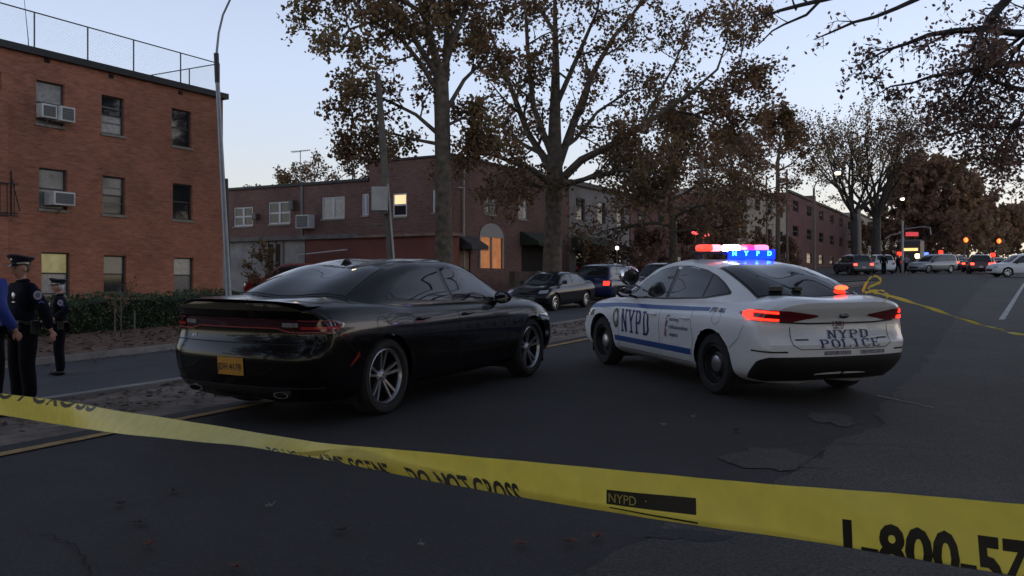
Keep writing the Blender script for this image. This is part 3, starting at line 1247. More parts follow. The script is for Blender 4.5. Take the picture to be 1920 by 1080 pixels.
litw = mat('window_lit', (.8, .6, .35), .6, emit=(1, .66, .34), es=.62, var=.3, vs=3)
lity = mat('window_lit_dim', (.3, .28, .16), .6, emit=(.60, .50, .20), es=.13, var=.6, vs=2)


def facade(mb, O, u, nrm, L, z0, z1, holes, dep=.16):
    us = sorted({0, L, *[h[0] for h in holes], *[h[1] for h in holes]})
    zs = sorted({z0, z1, *[h[2] for h in holes], *[h[3] for h in holes]})

    def P(a, z, d=0):
        p = O + u * a + nrm * d
        return Vector((p.x, p.y, z))
    for a, b_ in zip(us, us[1:]):
        for c, d in zip(zs, zs[1:]):
            am, zm = (a + b_) / 2, (c + d) / 2
            if any(h[0] < am < h[1] and h[2] < zm < h[3] for h in holes):
                continue
            mb.quad(P(a, c), P(b_, c), P(b_, d), P(a, d), uv=[(a, c), (b_, c), (b_, d), (a, d)])
    for h in holes:
        a, b_, c, d = h[:4]
        for p, q in (((a, c), (a, d)), ((b_, d), (b_, c)), ((a, d), (b_, d)), ((b_, c), (a, c))):
            mb.quad(P(*p), P(*q), P(q[0], q[1], -dep), P(p[0], p[1], -dep), uv=[p, q, (q[0] + dep, q[1]), (p[0] + dep, p[1])])


def window(par, O, u, nrm, h, fm=darkf, style='sash', top=None, bot=None, sill=True, dep=.10, bar=.05):
    a, b_, c, d = h[:4]
    f = MB()
    for q in ((a, a + bar, c, d), (b_ - bar, b_, c, d)):
        f.obox(O, u, nrm, q[0], q[1], -dep - .05, -dep, q[2], q[3])
    f.obox(O, u, nrm, a + bar, b_ - bar, -dep - .05, -dep - .002, c, c + bar)
    f.obox(O, u, nrm, a + bar, b_ - bar, -dep - .05, -dep - .002, d - bar, d)
    zm = (c + d) / 2
    xs = [a, b_]
    if style in ('sash', 'double'):
        f.obox(O, u, nrm, a + bar, b_ - bar, -dep - .045, -dep - .006, zm - bar * .5, zm + bar * .5)
    if style == 'double' or style == 'slider':
        m_ = (a + b_) / 2
        f.obox(O, u, nrm, m_ - bar * .8, m_ + bar * .8, -dep - .04, -dep + .004, c + bar, d - bar)
    w_ = f.build('window', fm, par)
    for (z0, z1, mm) in ((c, zm, bot or gl), (zm, d, top or gl)):
        p = MB()
        p.obox(O, u, nrm, a + .01, b_ - .01, -dep - .045, -dep - .03, z0, z1)
        p.build('pane', mm, w_)
    if sill:
        s_ = MB()
        s_.obox(O, u, nrm, a - .05, b_ + .05, -.10, .05, c - .09, c - .003)
        s_.build('sill', stone, w_)
    return w_


def ac_unit(O, u, nrm, a, b_, z0, z1, lab, out=.38, m=None):
    e = empty('air_conditioner', label=lab, cat='air conditioner', group='window air conditioners')
    m = m or mat('ac_white', (.62, .62, .60), .5, var=.15, vs=4)
    b = MB()
    b.obox(O, u, nrm, a, b_, -.12, out, z0, z1)
    b.build('casing', m, e, bevel=.012)
    g = MB()
    g.obox(O, u, nrm, a + .06, b_ - .06, out + .001, out + .012, z0 + .05, z1 - .05)
    k = 6
    gm = g.build('grille', mat('ac_grille', (.10, .105, .10), .6), e)
    g = MB()
    for i in range(k):
        z = z0 + .07 + (z1 - z0 - .14) * i / (k - 1)
        g.obox(O, u, nrm, a + .06, b_ - .06, out + .013, out + .022, z - .006, z + .006)
    g.build('louvre', mat('ac_louvre', (.25, .25, .24), .6), gm)
    s_ = MB()
    p0, p1 = O + u * ((a + b_) / 2), O + u * ((a + b_) / 2) + nrm * (out * .8)
    s_.tube([(p0.x, p0.y, z0 - .28), (p1.x, p1.y, z0 - .01)], .015, 6)
    s_.build('bracket', stone, e)
    return e


# --- the orange brick apartment house on the left
NB = 27.0
T1 = on_plane(418, NB)
T0 = on_plane(-260, NB)
O = st(T0, NB)
O.z = 0
u = D.copy()
nrm = -N
ap = empty('apartment_building', (O.x, O.y, 0), 'three storey orange brick apartment house with black roof edge, left of the street lamp', 'building')
ap_inv = Matrix.Translation((-O.x, -O.y, 0))


def px_u(px):
    return on_plane(px, NB) - T0


def zof(px, py):
    k = (px - CXP) / F
    Y = NB / (N.x * k + N.y)
    return CAM_H - (py - HZ) / F * Y


cols = [(68, 121), (190.5, 233), (322, 359)]
rows_ = [[(154, 234), (316, 392), (473, 552)], [(181, 252), (331, 402), (479, 549)], [(206, 275), (345, 412), (483, 549)]]
holes, info = [], []
for ci, (xa, xb) in enumerate(cols):
    for ri, (ya, yb) in enumerate(rows_[ci]):
        xm = (xa + xb) / 2
        off = (0, 5, 10)[ri] if ci == 0 else (0, 2, 4)[ri]
        a, b_ = px_u(xa + off), px_u(xb + off)
        z1, z0 = zof(xm, ya), zof(xm, yb)
        holes.append((a, b_, z0, z1))
        info.append((ci, ri))
for k_ in (-1,):
    a0 = px_u(-60)
    for ri in range(3):
        h = holes[ri]
        holes.append((a0, a0 + 1.0, h[2], h[3]))
        info.append((-1, ri))
ZT = zof(418, 186)
LB = T1 - T0
mb = MB()
facade(mb, O, u, nrm, LB, -.3, ZT, holes)
P = lambda a, n_, z: Vector((O.x + u.x * a - nrm.x * n_, O.y + u.y * a - nrm.y * n_, z))
W_ = 14
mb.quad(P(LB, 0, -.3), P(LB, W_, -.3), P(LB, W_, ZT), P(LB, 0, ZT), uv=[(0, -.3), (W_, -.3), (W_, ZT), (0, ZT)])
mb.quad(P(0, W_, -.3), P(0, 0, -.3), P(0, 0, ZT), P(0, W_, ZT), uv=[(0, -.3), (W_, -.3), (W_, ZT), (0, ZT)])
mb.quad(P(LB, W_, -.3), P(0, W_, -.3), P(0, W_, ZT), P(LB, W_, ZT), uv=[(0, -.3), (LB, -.3), (LB, ZT), (0, ZT)])
mb.build('wall', brickA, ap, xf=ap_inv)
apc = MB()
apc.obox(O, u, nrm, -.1, LB + .16, -W_ - .1, .16, ZT, ZT + .22)
apc.build('roof', coping, ap, xf=ap_inv)


def reparent(o, e):
    o.parent = e
    o.location = o.location - Vector(e.location)


tops = {(0, 0): gl3, (0, 1): gl2, (0, 2): lity, (1, 0): gl, (1, 1): gl2, (1, 2): gl2, (2, 0): gl, (2, 1): gl, (2, 2): gl3}
bots = {(0, 0): gl2, (0, 1): gl2, (0, 2): gl3, (1, 0): gl3, (1, 1): gl, (1, 2): gl, (2, 0): gl, (2, 1): gl, (2, 2): gl2}
for h, inf in zip(holes, info):
    w_ = window(None, O, u, nrm, h, darkf, 'sash', tops.get(inf), bots.get(inf))
    if inf[0] == 1 and inf[1] < 2:
        b = MB()
        for q in (.3, .7):
            z = h[2] + (h[3] - h[2]) * q
            b.obox(O, u, nrm, h[0] + .05, h[1] - .05, -.128, -.118, z - .02, z + .02)
        b.build('glazing_bar', greyf, w_)
    reparent(w_, ap)
# vents under the coping
b = MB()
for px, py in ((88, 114), (208, 143), (338, 174)):
    a = px_u(px)
    z = zof(px, py)
    b.obox(O, u, nrm, a - .1, a + .1, -.05, .012, z - .07, z + .07)
reparent(b.build('wall_vent', mat('vent_dark', (.02, .012, .01), .9), None), ap)
# dark soldier-course patches are in the brick; air conditioners
h = holes[0]
ac_unit(O, u, nrm, h[0] - .0, h[0] + .52, h[2] + .16, h[2] + .60, 'white window air conditioner, left half of the double unit in the top window', out=.30)
ac_unit(O, u, nrm, h[0] + .56, h[1] + .10, h[2] + .12, h[2] + .60, 'white window air conditioner jutting right in the top floor brick window', out=.42)
h = holes[1]
ac_unit(O, u, nrm, h[0] + .25, h[1] + .02, h[2] + .12, h[2] + .56, 'white air conditioner in the middle floor window of the orange brick building', out=.40)
# brick bay and fire escape at the very left
b = MB()
a0 = px_u(-10)
xa = px_u(3)
b.obox(O, u, nrm, a0 - 3, xa, .0, .35, -.3, zof(0, 172))
reparent(b.build('brick_bay', brickA, None), ap)
fe = empty('fire_escape', label='dark iron fire escape rails at the left edge of the brick building', cat='fire escape')
b = MB()
for zz in (zof(0, 345), zof(0, 400), zof(0, 405)):
    b.obox(O, u, nrm, xa - 1.5, xa + .28, .36, .40, zz - .02, zz + .02)
for q in range(8):
    a = xa - 1.4 + q * .22
    b.obox(O, u, nrm, a, a + .02, .40, .42, zof(0, 405), zof(0, 345))
b.build('railing', coping, fe)
b = MB()
p = P(xa + .15, -.25, 0)
b.tube([(p.x, p.y, zof(0, 405)), (p.x, p.y, zof(0, 320))], .03, 6)
p2 = P(xa + .30, -.45, 0)
b.tube([(p.x, p.y, zof(0, 330)), (p2.x, p2.y, zof(0, 395))], .02, 6)
b.build('post', coping, fe)

# roof fence
fn = empty('roof_fence', label='thin chain link safety fence along the roof edge of the orange brick building', cat='fence')
zf = ZT + .22
top = lambda px, py: zof(px, py)
FT = zof(168, 50)
fm = mat('fence_steel', (.09, .095, .10), .5, .5)
b = MB()
FH = FT
rail_end = LB - .1
for i, px in enumerate((-150, -40, 68, 168, 254, 342)):
    a = px_u(px)
    p = P(a, .1, 0)
    MB().tube([(p.x, p.y, zf), (p.x, p.y, FH)], .028, 6).build('post', fm, fn)
p0, p1 = P(0, .1, 0), P(rail_end, .1, 0)
MB().tube([(p0.x, p0.y, FH), (p1.x, p1.y, FH)], .022, 6).build('top_rail', fm, fn)
p2 = P(rail_end, 9, 0)
MB().tube([(p1.x, p1.y, FH), (p2.x, p2.y, FH)], .022, 6).build('top_rail', fm, fn)
for n_ in (0.1, 1.8, 4, 6.5):
    p = P(rail_end, n_, 0)
    MB().tube([(p.x, p.y, zf), (p.x, p.y, FH)], .028, 6).build('post', fm, fn)
b = MB()
th = .0022
hh = FH - zf
s_ = .11
wire = mat('fence_wire', (.20, .21, .22), .5, .4)


def wires(pt, Ltot):
    q = -hh
    while q < Ltot:
        for sg in (0, 1):
            x0, x1 = (q, q + hh) if sg == 0 else (q + hh, q)
            z0, z1 = zf, FH
            # clip to 0..Ltot
            ta, tb = 0.0, 1.0
            dxx = x1 - x0
            for lim, cmp_ in ((0, 1), (Ltot, -1)):
                tt = (lim - x0) / dxx
                if cmp_ * dxx > 0:
                    ta = max(ta, tt)
                else:
                    tb = min(tb, tt)
            if tb - ta < .02:
                continue
            A = pt(x0 + dxx * ta, z0 + (z1 - z0) * ta)
            B_ = pt(x0 + dxx * tb, z0 + (z1 - z0) * tb)
            sd_ = Vector((0, 0, th))
            b.quad(A - sd_, B_ - sd_, B_ + sd_, A + sd_)
        q += s_


wires(lambda x, z: P(x, .1, z), rail_end)
wires(lambda x, z: P(rail_end, .1 + x, z), 8)
b.build('wire_mesh', wire, fn)
# roof mast aerial
MBt = MB()
p = P(px_u(157), 3.0, 0)
k_ = p.y / 28.0
MBt.tube([(p.x, p.y, ZT), (p.x - .05, p.y, zof(157, 62) * 1.02), (p.x - .25, p.y, zof(157, -60))], [.03, .018, .006], 6)
tag(MBt.build('mast_aerial', fm), 'very thin tall whip aerial on the roof of the orange building', 'aerial')

# --- the hedge
hm = mat('hedge_leaf', (.032, .060, .022), .8, var=.5, vs=4, isl=.6)


def hedge(t0, t1, n0, n1, h, seed, lab):
    r_ = random.Random(seed)
    e = empty('hedge', label=lab, cat='hedge')
    core = MB()
    ts = rng(t0, t1, .8)
    for t in ts:
        hh_ = h * (.86 + .06 * math.sin(t * 1.7))
        for n_, z in ((n0 + .12, .0), (n0 + .1, hh_), (n1 - .1, hh_), (n1 - .12, 0)):
            core.v.append(st(t, n_, z + .05))
    for i in range(len(ts) - 1):
        for j in range(3):
            q = i * 4 + j
            core.f.append((q, q + 4, q + 5, q + 1))
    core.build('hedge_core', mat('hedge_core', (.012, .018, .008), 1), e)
    lv = MB()
    k = int((t1 - t0) * 620)
    for _ in range(k):
        t = r_.uniform(t0, t1)
        hv = h * (.95 + .06 * math.sin(t * 1.7) + .04 * noise.noise(Vector((t * 2, 0, seed))))
        if r_.random() < .62:
            n_, z = n0 + r_.uniform(-.08, .1), r_.uniform(.02, hv)
        else:
            n_, z = r_.uniform(n0, n1), hv + r_.uniform(-.08, .07)
        c = st(t, n_, z + .08)
        s1 = r_.uniform(.03, .055)
        d1 = Vector((r_.uniform(-1, 1), r_.uniform(-1, 1), r_.uniform(-1, 1))).normalized()
        d2 = d1.cross(Vector((r_.uniform(-1, 1), r_.uniform(-1, 1), r_.uniform(-1, 1)))).normalized()
        lv.quad(c - d1 * s1, c - d2 * s1 * .6, c + d1 * s1, c + d2 * s1 * .6)
    o = lv.build('leaves', hm, e)
    return e


hedge(4, 19.6, 20.6, 22.6, .92, 1, 'clipped dark green hedge in front of the orange brick building')

# --- row houses beyond, facing the corner
B0 = Vector((-2.93, 44, 0))
ul = -N            # walking right along the gable side; its left end is far
LEFT = Vector((N.x, N.y, 0))


def row_facade():
    pass


# line from A (left) to B0 along -N
A0 = B0 + LEFT * 16.2
uA = (B0 - A0).normalized()
nA = Vector((uA.y, -uA.x, 0))       # facing the camera


def ua(px):
    return on_line(px, A0, B0)


def za(px, py, out=0.0):
    p = A0 + uA * ua(px) + nA * out
    return CAM_H - (py - HZ) / F * p.y


rh1 = empty('row_house', (A0.x, A0.y, 0), 'low brown brick row house with three white windows, left of the utility pole', 'house')
s1 = ua(692)
hol = []
for xa, xb, ya, yb in ((438, 474, 389, 425), (503, 544, 379, 421), (603, 646, 370, 411)):
    hol.append((ua(xa), ua(xb), za(xa, yb), za(xa, ya)))
hol.append((ua(678), ua(691), za(680, 404), za(680, 363)))
inv = Matrix.Translation((-A0.x, -A0.y, 0))
zr1 = za(430, 357)
mb = MB()
facade(mb, A0, uA, nA, s1, 0, zr1, hol)
PA = lambda a, n_, z: Vector((A0.x + uA.x * a - nA.x * n_, A0.y + uA.y * a - nA.y * n_, z))
mb.quad(PA(0, 10, 0), PA(0, 0, 0), PA(0, 0, zr1), PA(0, 10, zr1), uv=[(0, 0), (10, 0), (10, zr1), (0, zr1)])
mb.quad(PA(0, 0, zr1), PA(s1, 0, zr1), PA(s1, 10, zr1), PA(0, 10, zr1), uv=[(0, 0), (1, 0), (1, 1), (0, 1)])
mb.build('wall', brickB, rh1, xf=inv)
b = MB()
b.obox(A0, uA, nA, -.1, s1 - .01, -.2, .10, zr1 - .02, zr1 + .13)
b.build('roof', coping, rh1, xf=inv)
for i, h in enumerate(hol):
    w_ = window(None, A0, uA, nA, h, whitef, 'double' if i < 2 else ('slider' if i == 2 else 'slider'), gl if i < 2 else gl3, gl if i < 2 else gl3, dep=.05, bar=.09)
    reparent(w_, rh1)
# projecting ground floor with its ledge
b = MB()
zl = za(560, 447, 1.2)
b.obox(A0, uA, nA, -.2, ua(600), .002, 1.2, 0, zl - .12)
reparent(b.build('ground_floor', mat('pale_render', (.30, .29, .28), .8, var=.25, vs=1.5), None), rh1)
b = MB()
b.obox(A0, uA, nA, -.3, ua(700), .002, 1.45, zl - .11, zl)
b.obox(A0, uA, nA, -.3, ua(700), .6, 1.40, zl + .002, zl + .12)
reparent(b.build('ledge', mat('ledge_grey', (.13, .12, .12), .7, var=.3, vs=2), None), rh1)
b = MB()
b.obox(A0, uA, nA, ua(604), ua(700), .004, 1.3, 0, zl - .12)
reparent(b.build('garage_wall', redwall, None), rh1)
b = MB()
for a_, b2 in ((ua(528), ua(533)), (ua(543), ua(547)), (ua(556), ua(561))):
    b.obox(A0, uA, nA, a_, b2, 1.2, 1.26, 0, zl - .14)
reparent(b.build('garage_door_panel', mat('door_cream', (.22, .20, .17), .7), None), rh1)
b = MB()
b.obox(A0, uA, nA, ua(532), ua(560), 1.202, 1.22, 0, zl - .3)
reparent(b.build('garage_opening', mat('opening_dark', (.03, .022, .02), .9), None), rh1)
b = MB()
for (xa, ya, xb, yb) in ((598, 478, 690, 468),):
    pa = A0 + uA * ua(xa) + nA * 1.7
    pb = A0 + uA * ua(xb) + nA * 1.7
    za_, zb_ = CAM_H - (ya - HZ) / F * pa.y, CAM_H - (yb - HZ) / F * pb.y
    b.tube([(pa.x, pa.y, 0), (pa.x, pa.y, za_), (pb.x, pb.y, zb_)], .035, 6)
tag(b.build('white_handrail', whitef), 'white pipe handrail in front of the red garage wall', 'handrail')
b = MB()
for xx in (566,):
    b.obox(A0, uA, nA, ua(565), ua(568.5), .002, .06, zl, zr1)
reparent(b.build('downpipe', greyf, None), rh1)
h = hol[1]
ac_unit(A0, uA, nA, ua(548), ua(556), za(550, 394), za(550, 376), 'small dark air conditioner right of the second white window', out=.3, m=mat('ac_brown', (.10, .08, .07), .6))
ac_unit(A0, uA, nA, ua(478), ua(486), za(480, 412), za(480, 401), 'tiny brown air conditioner right of the first white window', out=.25, m=MATS['ac_brown'])
ac_unit(A0, uA, nA, ua(566), ua(590), za(575, 429), za(575, 404), 'boxy white condenser on the ledge of the brown row house', out=.5)

# corner house
LA = ua(850)
rh2 = empty('corner_house', (B0.x, B0.y, 0), 'two storey brown brick corner house with arched glowing window behind the tree trunks', 'house')
inv2 = Matrix.Translation((-B0.x, -B0.y, 0))
zr2 = za(850, 292)
O2 = A0 + uA * s1
L2 = (B0 - O2).length
hol2 = [(ua(736) - s1, ua(763) - s1, za(749, 406), za(749, 362)), (ua(811) - s1, ua(816) - s1, za(813, 398), za(813, 356))]
mb = MB()
facade(mb, O2, uA, nA, L2, 0, zr2, hol2)
u3 = D.copy()
n3 = Vector((u3.y, -u3.x, 0))


def ub(px):
    return on_line(px, B0, B0 + u3)


def zb(px, py, out=0.0):
    p = B0 + u3 * ub(px) + n3 * out
    return CAM_H - (py - HZ) / F * p.y


L3 = ub(1066)
hol3 = [(ub(908), ub(932), zb(920, 402), zb(920, 362)), (ub(972), ub(990), zb(980, 411), zb(980, 366)), (ub(900), ub(941), zb(920, 503), zb(920, 445)), (ub(862), ub(882), zb(870, 512), zb(870, 470))]
facade(mb, B0, u3, n3, L3, 0, zr2, hol3)
PB = lambda a, n_, z: Vector((B0.x + u3.x * a - n3.x * n_, B0.y + u3.y * a - n3.y * n_, z))
mb.quad(PB(L3, 0, 0), PB(L3, 12, 0), PB(L3, 12, zr2), PB(L3, 0, zr2), uv=[(0, 0), (12, 0), (12, zr2), (0, zr2)])
mb.quad(PB(0, L2, zr2), PB(0, 0, zr2), PB(L3, 0, zr2), PB(L3, L2, zr2), uv=[(0, 0), (12, 0), (12, 3), (0, 3)])
pL = O2
mb.quad(Vector((O2.x, O2.y, zr1)), Vector((O2.x, O2.y, zr2)), Vector((O2.x + LEFT.x * 0 + nA.x * -10, O2.y - nA.y * 10, zr2)), Vector((O2.x - nA.x * 10, O2.y - nA.y * 10, zr1)), uv=[(0, 0), (0, 2), (10, 2), (10, 0)])
mb.build('wall', brickB, rh2, xf=inv2)
b = MB()
b.obox(O2, uA, nA, -.04, L2 + .05, -.2, .10, zr2, zr2 + .10)
b.obox(B0, u3, n3, .06, L3 + .05, -.2, .102, zr2 + .002, zr2 + .098)
b.build('roof', coping, rh2, xf=inv2)
w_ = window(None, O2, uA, nA, hol2[0], whitef, 'sash', litw, gl, dep=.04, bar=.09)
reparent(w_, rh2)
w_ = window(None, O2, uA, nA, hol2[1], whitef, 'slider', gl3, gl3, dep=.04, bar=.07)
reparent(w_, rh2)
for i in (0, 1):
    w_ = window(None, B0, u3, n3, hol3[i], greyf if i == 0 else mat('frame_pale', (.30, .29, .28), .6), 'double' if i == 0 else 'sash', gl, gl2 if i else gl, dep=.05, bar=.08)
    reparent(w_, rh2)
# arched glowing window
orange = mat('window_orange', (.5, .2, .06), .6, emit=(1, .36, .13), es=.14, var=.5, vs=1.6)
h = hol3[2]
b = MB()
n_ = 14
cx, rr = (h[0] + h[1]) / 2, (h[1] - h[0]) / 2 + .12
zt = h[3]
for q in range(n_):
    a0, a1 = math.pi * q / n_, math.pi * (q + 1) / n_
    pts = []
    for a, k in ((a0, 1), (a1, 1), (a1, .0), (a0, .0)):
        aa, zz = cx - math.cos(a) * rr * k, zt + math.sin(a) * .75 * k
        p = B0 + u3 * aa + n3 * .05
        pts.append(Vector((p.x, p.y, zz)))
    b.quad(*pts)
for side_ in (h[0] - .12, h[1]):
    b.obox(B0, u3, n3, side_, side_ + .12, .0, .06, h[2], h[3])
b.obox(B0, u3, n3, cx - .05, cx + .05, -.06, .05, h[2], h[3] - .003)
o = b.build('arched_window', mat('frame_pale', (.3, .3, .3)), None)
reparent(o, rh2)
b = MB()
b.obox(B0, u3, n3, h[0], h[1], -.09, -.06, h[2], h[3])
g_ = b.build('pane', orange, o)
b = MB()
h = hol3[3]
b.obox(B0, u3, n3, h[0], h[1], -.12, -.08, h[2], h[3])
reparent(b.build('door', mat('door_tan', (.22, .13, .07), .7), None), rh2)
b = MB()
b.obox(A0, uA, nA, ua(700), LA + .35, .004, 1.3, 0, za(760, 440, 1.3) - .12)
reparent(b.build('ground_floor', redwall, None), rh2)
b = MB()
b.obox(A0, uA, nA, ua(700) + .003, LA + .6, .004, 1.48, za(760, 440, 1.3) - .118, za(760, 440, 1.3) + .02)
reparent(b.build('ledge', mat('ledge_tan', (.22, .15, .12), .7, var=.3, vs=2), None), rh2)
b = MB()
p = B0 + u3 * ub(866) + n3 * .12
b.tube([(p.x, p.y, 1.2), (p.x, p.y, zb(866, 318)), (p.x, p.y, zb(866, 318))], .05, 6)
p2 = B0 + u3 * ub(855) + n3 * .12
b.tube([(p2.x, p2.y, zb(855, 352)), (p.x, p.y, zb(866, 352))], .04, 6)
reparent(b.build('downpipe', mat('pipe_white', (.35, .34, .34), .6), None), rh2)


def awning(par_label, a0, a1, ztop, out, drop, m, B=B0, uu=u3, nn=n3, name='awning'):
    b = MB()
    k = 10
    P_ = lambda a, d, z: Vector((B.x + uu.x * a + nn.x * d, B.y + uu.y * a + nn.y * d, z))
    b.quad(P_(a0, .05, ztop), P_(a1, .05, ztop), P_(a1, out, ztop - drop), P_(a0, out, ztop - drop))
    b.add([P_(a0, .05, ztop), P_(a0, out, ztop - drop), P_(a0, out, ztop - drop - .2), P_(a0, .05, ztop - drop - .2)], [(0, 1, 2, 3)])
    b.add([P_(a1, .05, ztop), P_(a1, out, ztop - drop), P_(a1, out, ztop - drop - .2), P_(a1, .05, ztop - drop - .2)], [(3, 2, 1, 0)])
    for i in range(k * 2):
        x0, x1 = a0 + (a1 - a0) * i / (2 * k), a0 + (a1 - a0) * (i + 1) / (2 * k)
        dz = .28 if i % 2 == 0 else .2
        b.quad(P_(x0, out, ztop - drop), P_(x1, out, ztop - drop), P_(x1, out + .01, ztop - drop - dz), P_(x0, out + .01, ztop - drop - dz))
    o = b.build(name, m)
    return tag(o, par_label, 'awning')


dg = mat('awning_green', (.025, .035, .02), .8)
awning('small dark awning above the tan door, beside the arched window', ub(856), ub(888), zb(870, 442), .9, .5, mat('awning_dark', (.05, .045, .045), .8))
awning('dark awning over the unlit doorway of the corner house', ub(975), ub(1022), zb(1000, 436), 1.2, .6, dg)
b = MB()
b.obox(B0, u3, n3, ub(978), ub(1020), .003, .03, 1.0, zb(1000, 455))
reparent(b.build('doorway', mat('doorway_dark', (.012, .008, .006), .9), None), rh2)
# low brick wall and gate in front
b = MB()
q0 = B0 + u3 * ub(885) + n3 * 3.2
for i in range(1):
    b.obox(B0, u3, n3, ub(850), ub(1062), 3.2, 3.5, .5, 2.0)
tag(b.build('garden_wall', mat('garden_wall', (.075, .05, .038), .9, var=.3, vs=2)), 'low dark wall in front of the corner house, behind the parked cars', 'wall')

# houses further up the street
def far_house(px0, px1, ytop, yfl, m, lab, nn=24.0, dep=10, rows=2, colsn=3, winm=gl, parapet=.3, roofm=coping, chim=None, fr=greyf):
    t0, t1 = on_plane(px0, nn), on_plane(px1, nn)
    Oh = D * t0 + N * nn
    L = t1 - t0
    Ym = Oh.y
    zt = CAM_H - (ytop - HZ) / F * Ym
    zg = G(Oh.x, Oh.y) - .2
    e = empty('house', (Oh.x, Oh.y, zg), lab, 'house', 'houses further up the street')
    iv = Matrix.Translation((-Oh.x, -Oh.y, -zg))
    hs = []
    hfl = (zt - zg) / rows
    for r in range(rows):
        for c in range(colsn):
            a = L * (c + .3) / colsn
            hs.append((a, a + L * .4 / colsn, zg + hfl * r + hfl * .35, zg + hfl * r + hfl * .78))
    mb = MB()
    nn_ = -N
    facade(mb, Oh, D, nn_, L, zg, zt, hs)
    Pq = lambda a, n_, z: Vector((Oh.x + D.x * a + N.x * n_, Oh.y + D.y * a + N.y * n_, z))
    for a, z_ in ((0, 1), (L, 1)):
        mb.quad(Pq(a, dep, zg), Pq(a, 0, zg), Pq(a, 0, zt), Pq(a, dep, zt), uv=[(0, zg), (dep, zg), (dep, zt), (0, zt)])
    mb.quad(Pq(0, 0, zt), Pq(L, 0, zt), Pq(L, dep, zt), Pq(0, dep, zt), uv=[(0, 0), (L, 0), (L, dep), (0, dep)])
    mb.build('wall', m, e, xf=iv)
    b = MB()
    b.obox(Oh, D, nn_, -.1, L + .1, -.3, .2, zt + .002, zt + parapet)
    b.build('roof', roofm, e, xf=iv)
    for i, h in enumerate(hs):
        w_ = window(None, Oh, D, nn_, h, fr, 'sash', winm, gl, sill=False)
        reparent(w_, e)
    if chim:
        b = MB()
        for (x, y) in chim:
            a = on_plane(x, nn) - t0
            b.obox(Oh, D, nn_, a - .8, a + .8, -3, -1.6, zt, CAM_H - (y - HZ) / F * Ym * 1.1)
        b.build('chimney', m, e, xf=iv)
    return e


pale = mat('render_grey', (.19, .18, .18), .8, var=.2, vs=1)
cream = mat('render_cream', (.30, .26, .22), .8, var=.2, vs=1)
far_house(1067, 1180, 345, 0, pale, 'pale grey rendered house with dark green shop awning right of the second tree', rows=2, colsn=3)
t0_ = on_plane(1067, 24)
Bp = D * t0_ + N * 24
awning('long dark green scalloped awning on the pale grey house', 0.3, on_plane(1132, 24) - t0_, CAM_H - (440 - HZ) / F * Bp.y, 2.2, .8, mat('awning_green2', (.045, .055, .035), .8), Bp, D, -N)
far_house(1182, 1320, 372, 0, brickC, 'dark red brick house half hidden behind the third street tree', rows=2, colsn=4)
far_house(1322, 1378, 362, 0, brickC, 'narrow red house behind the plain steel pole', rows=3, colsn=3)
far_house(1381, 1474, 348, 0, cream, 'cream house with dark windows seen above the roof lights of the police car', rows=3, colsn=4, winm=gl)
far_house(1478, 1600, 360, 0, brickC, 'tall red brick house with chimney near the far bare tree', rows=3, colsn=6, chim=[(1548, 350)])
far_house(1603, 1668, 398, 0, cream, 'small tan house behind the far bare tree trunks', rows=3, colsn=4, winm=gl3)
far_house(1670, 1760, 418, 0, brickB, 'distant brown house behind the far traffic', rows=3, colsn=5)

CHARGER = dict(L=5.04, W=0.95, axles=(1.08, 4.13), track=0.81, rw=0.365, arch=0.405, rim=0.27, wheel='alloy', tw=0.25,
    keys=[(0, .30, .72, .82, .74, 1.03, 1.085), (.08, .26, .82, .885, .80, 1.04, 1.10), (.25, .22, .86, .935, .84, 1.045, 1.11), (.6, .20, .88, .952, .87, 1.04, 1.11),
          (1.1, .20, .88, .955, .88, 1.025, 1.09), (1.6, .20, .88, .94, .865, .995, 1.07), (2.6, .20, .88, .935, .865, .97, 1.05), (3.6, .20, .88, .945, .87, .95, 1.03), (4.2, .20, .88, .952, .88, .925, .99),
          (4.7, .22, .86, .93, .84, .85, .90), (4.95, .24, .80, .88, .76, .77, .80), (5.04, .26, .72, .80, .66, .70, .74)],
    rear=[(.2, .13), (.3, .05), (.45, .01), (.6, 0), (.68, .01), (.74, .055), (.80, .075), (.95, .06), (1.03, .0), (1.1, 0)],
    front=[(.2, .12), (.35, 0), (.6, 0), (.8, .05), (.95, .15)], zw=.60, char=.12, bulge=(.15, .25),
    green=[(.58, .78, 1.03, .70, 1.06), (.75, .82, 1.03, .68, 1.15), (1.1, .845, 1.03, .65, 1.29), (1.55, .85, 1.02, .615, 1.415), (2.1, .85, 1.01, .605, 1.475), (2.6, .85, 1.0, .605, 1.475),
           (3.0, .85, .99, .60, 1.42), (3.4, .86, .98, .66, 1.24), (3.8, .84, .97, .76, 1.01)],
    dlo=([(1.28, 1.105), (1.6, 1.07), (2.4, 1.03), (3.0, 1.01), (3.5, .995)],
         [(1.28, 1.115), (1.42, 1.20), (1.6, 1.275), (1.8, 1.335), (2.1, 1.378), (2.6, 1.38), (2.85, 1.345), (3.15, 1.23), (3.5, 1.01)]),
    panes=[(1.34, 2.32), (2.40, 3.47)], backlight=(.70, 1.50, .66, .55, .10), screen=(3.02, 3.74, .56, .70, .10),
    doors=[(1.52, 2.40), (2.40, 3.50)], cuts=[1.52, 2.40, 3.50])

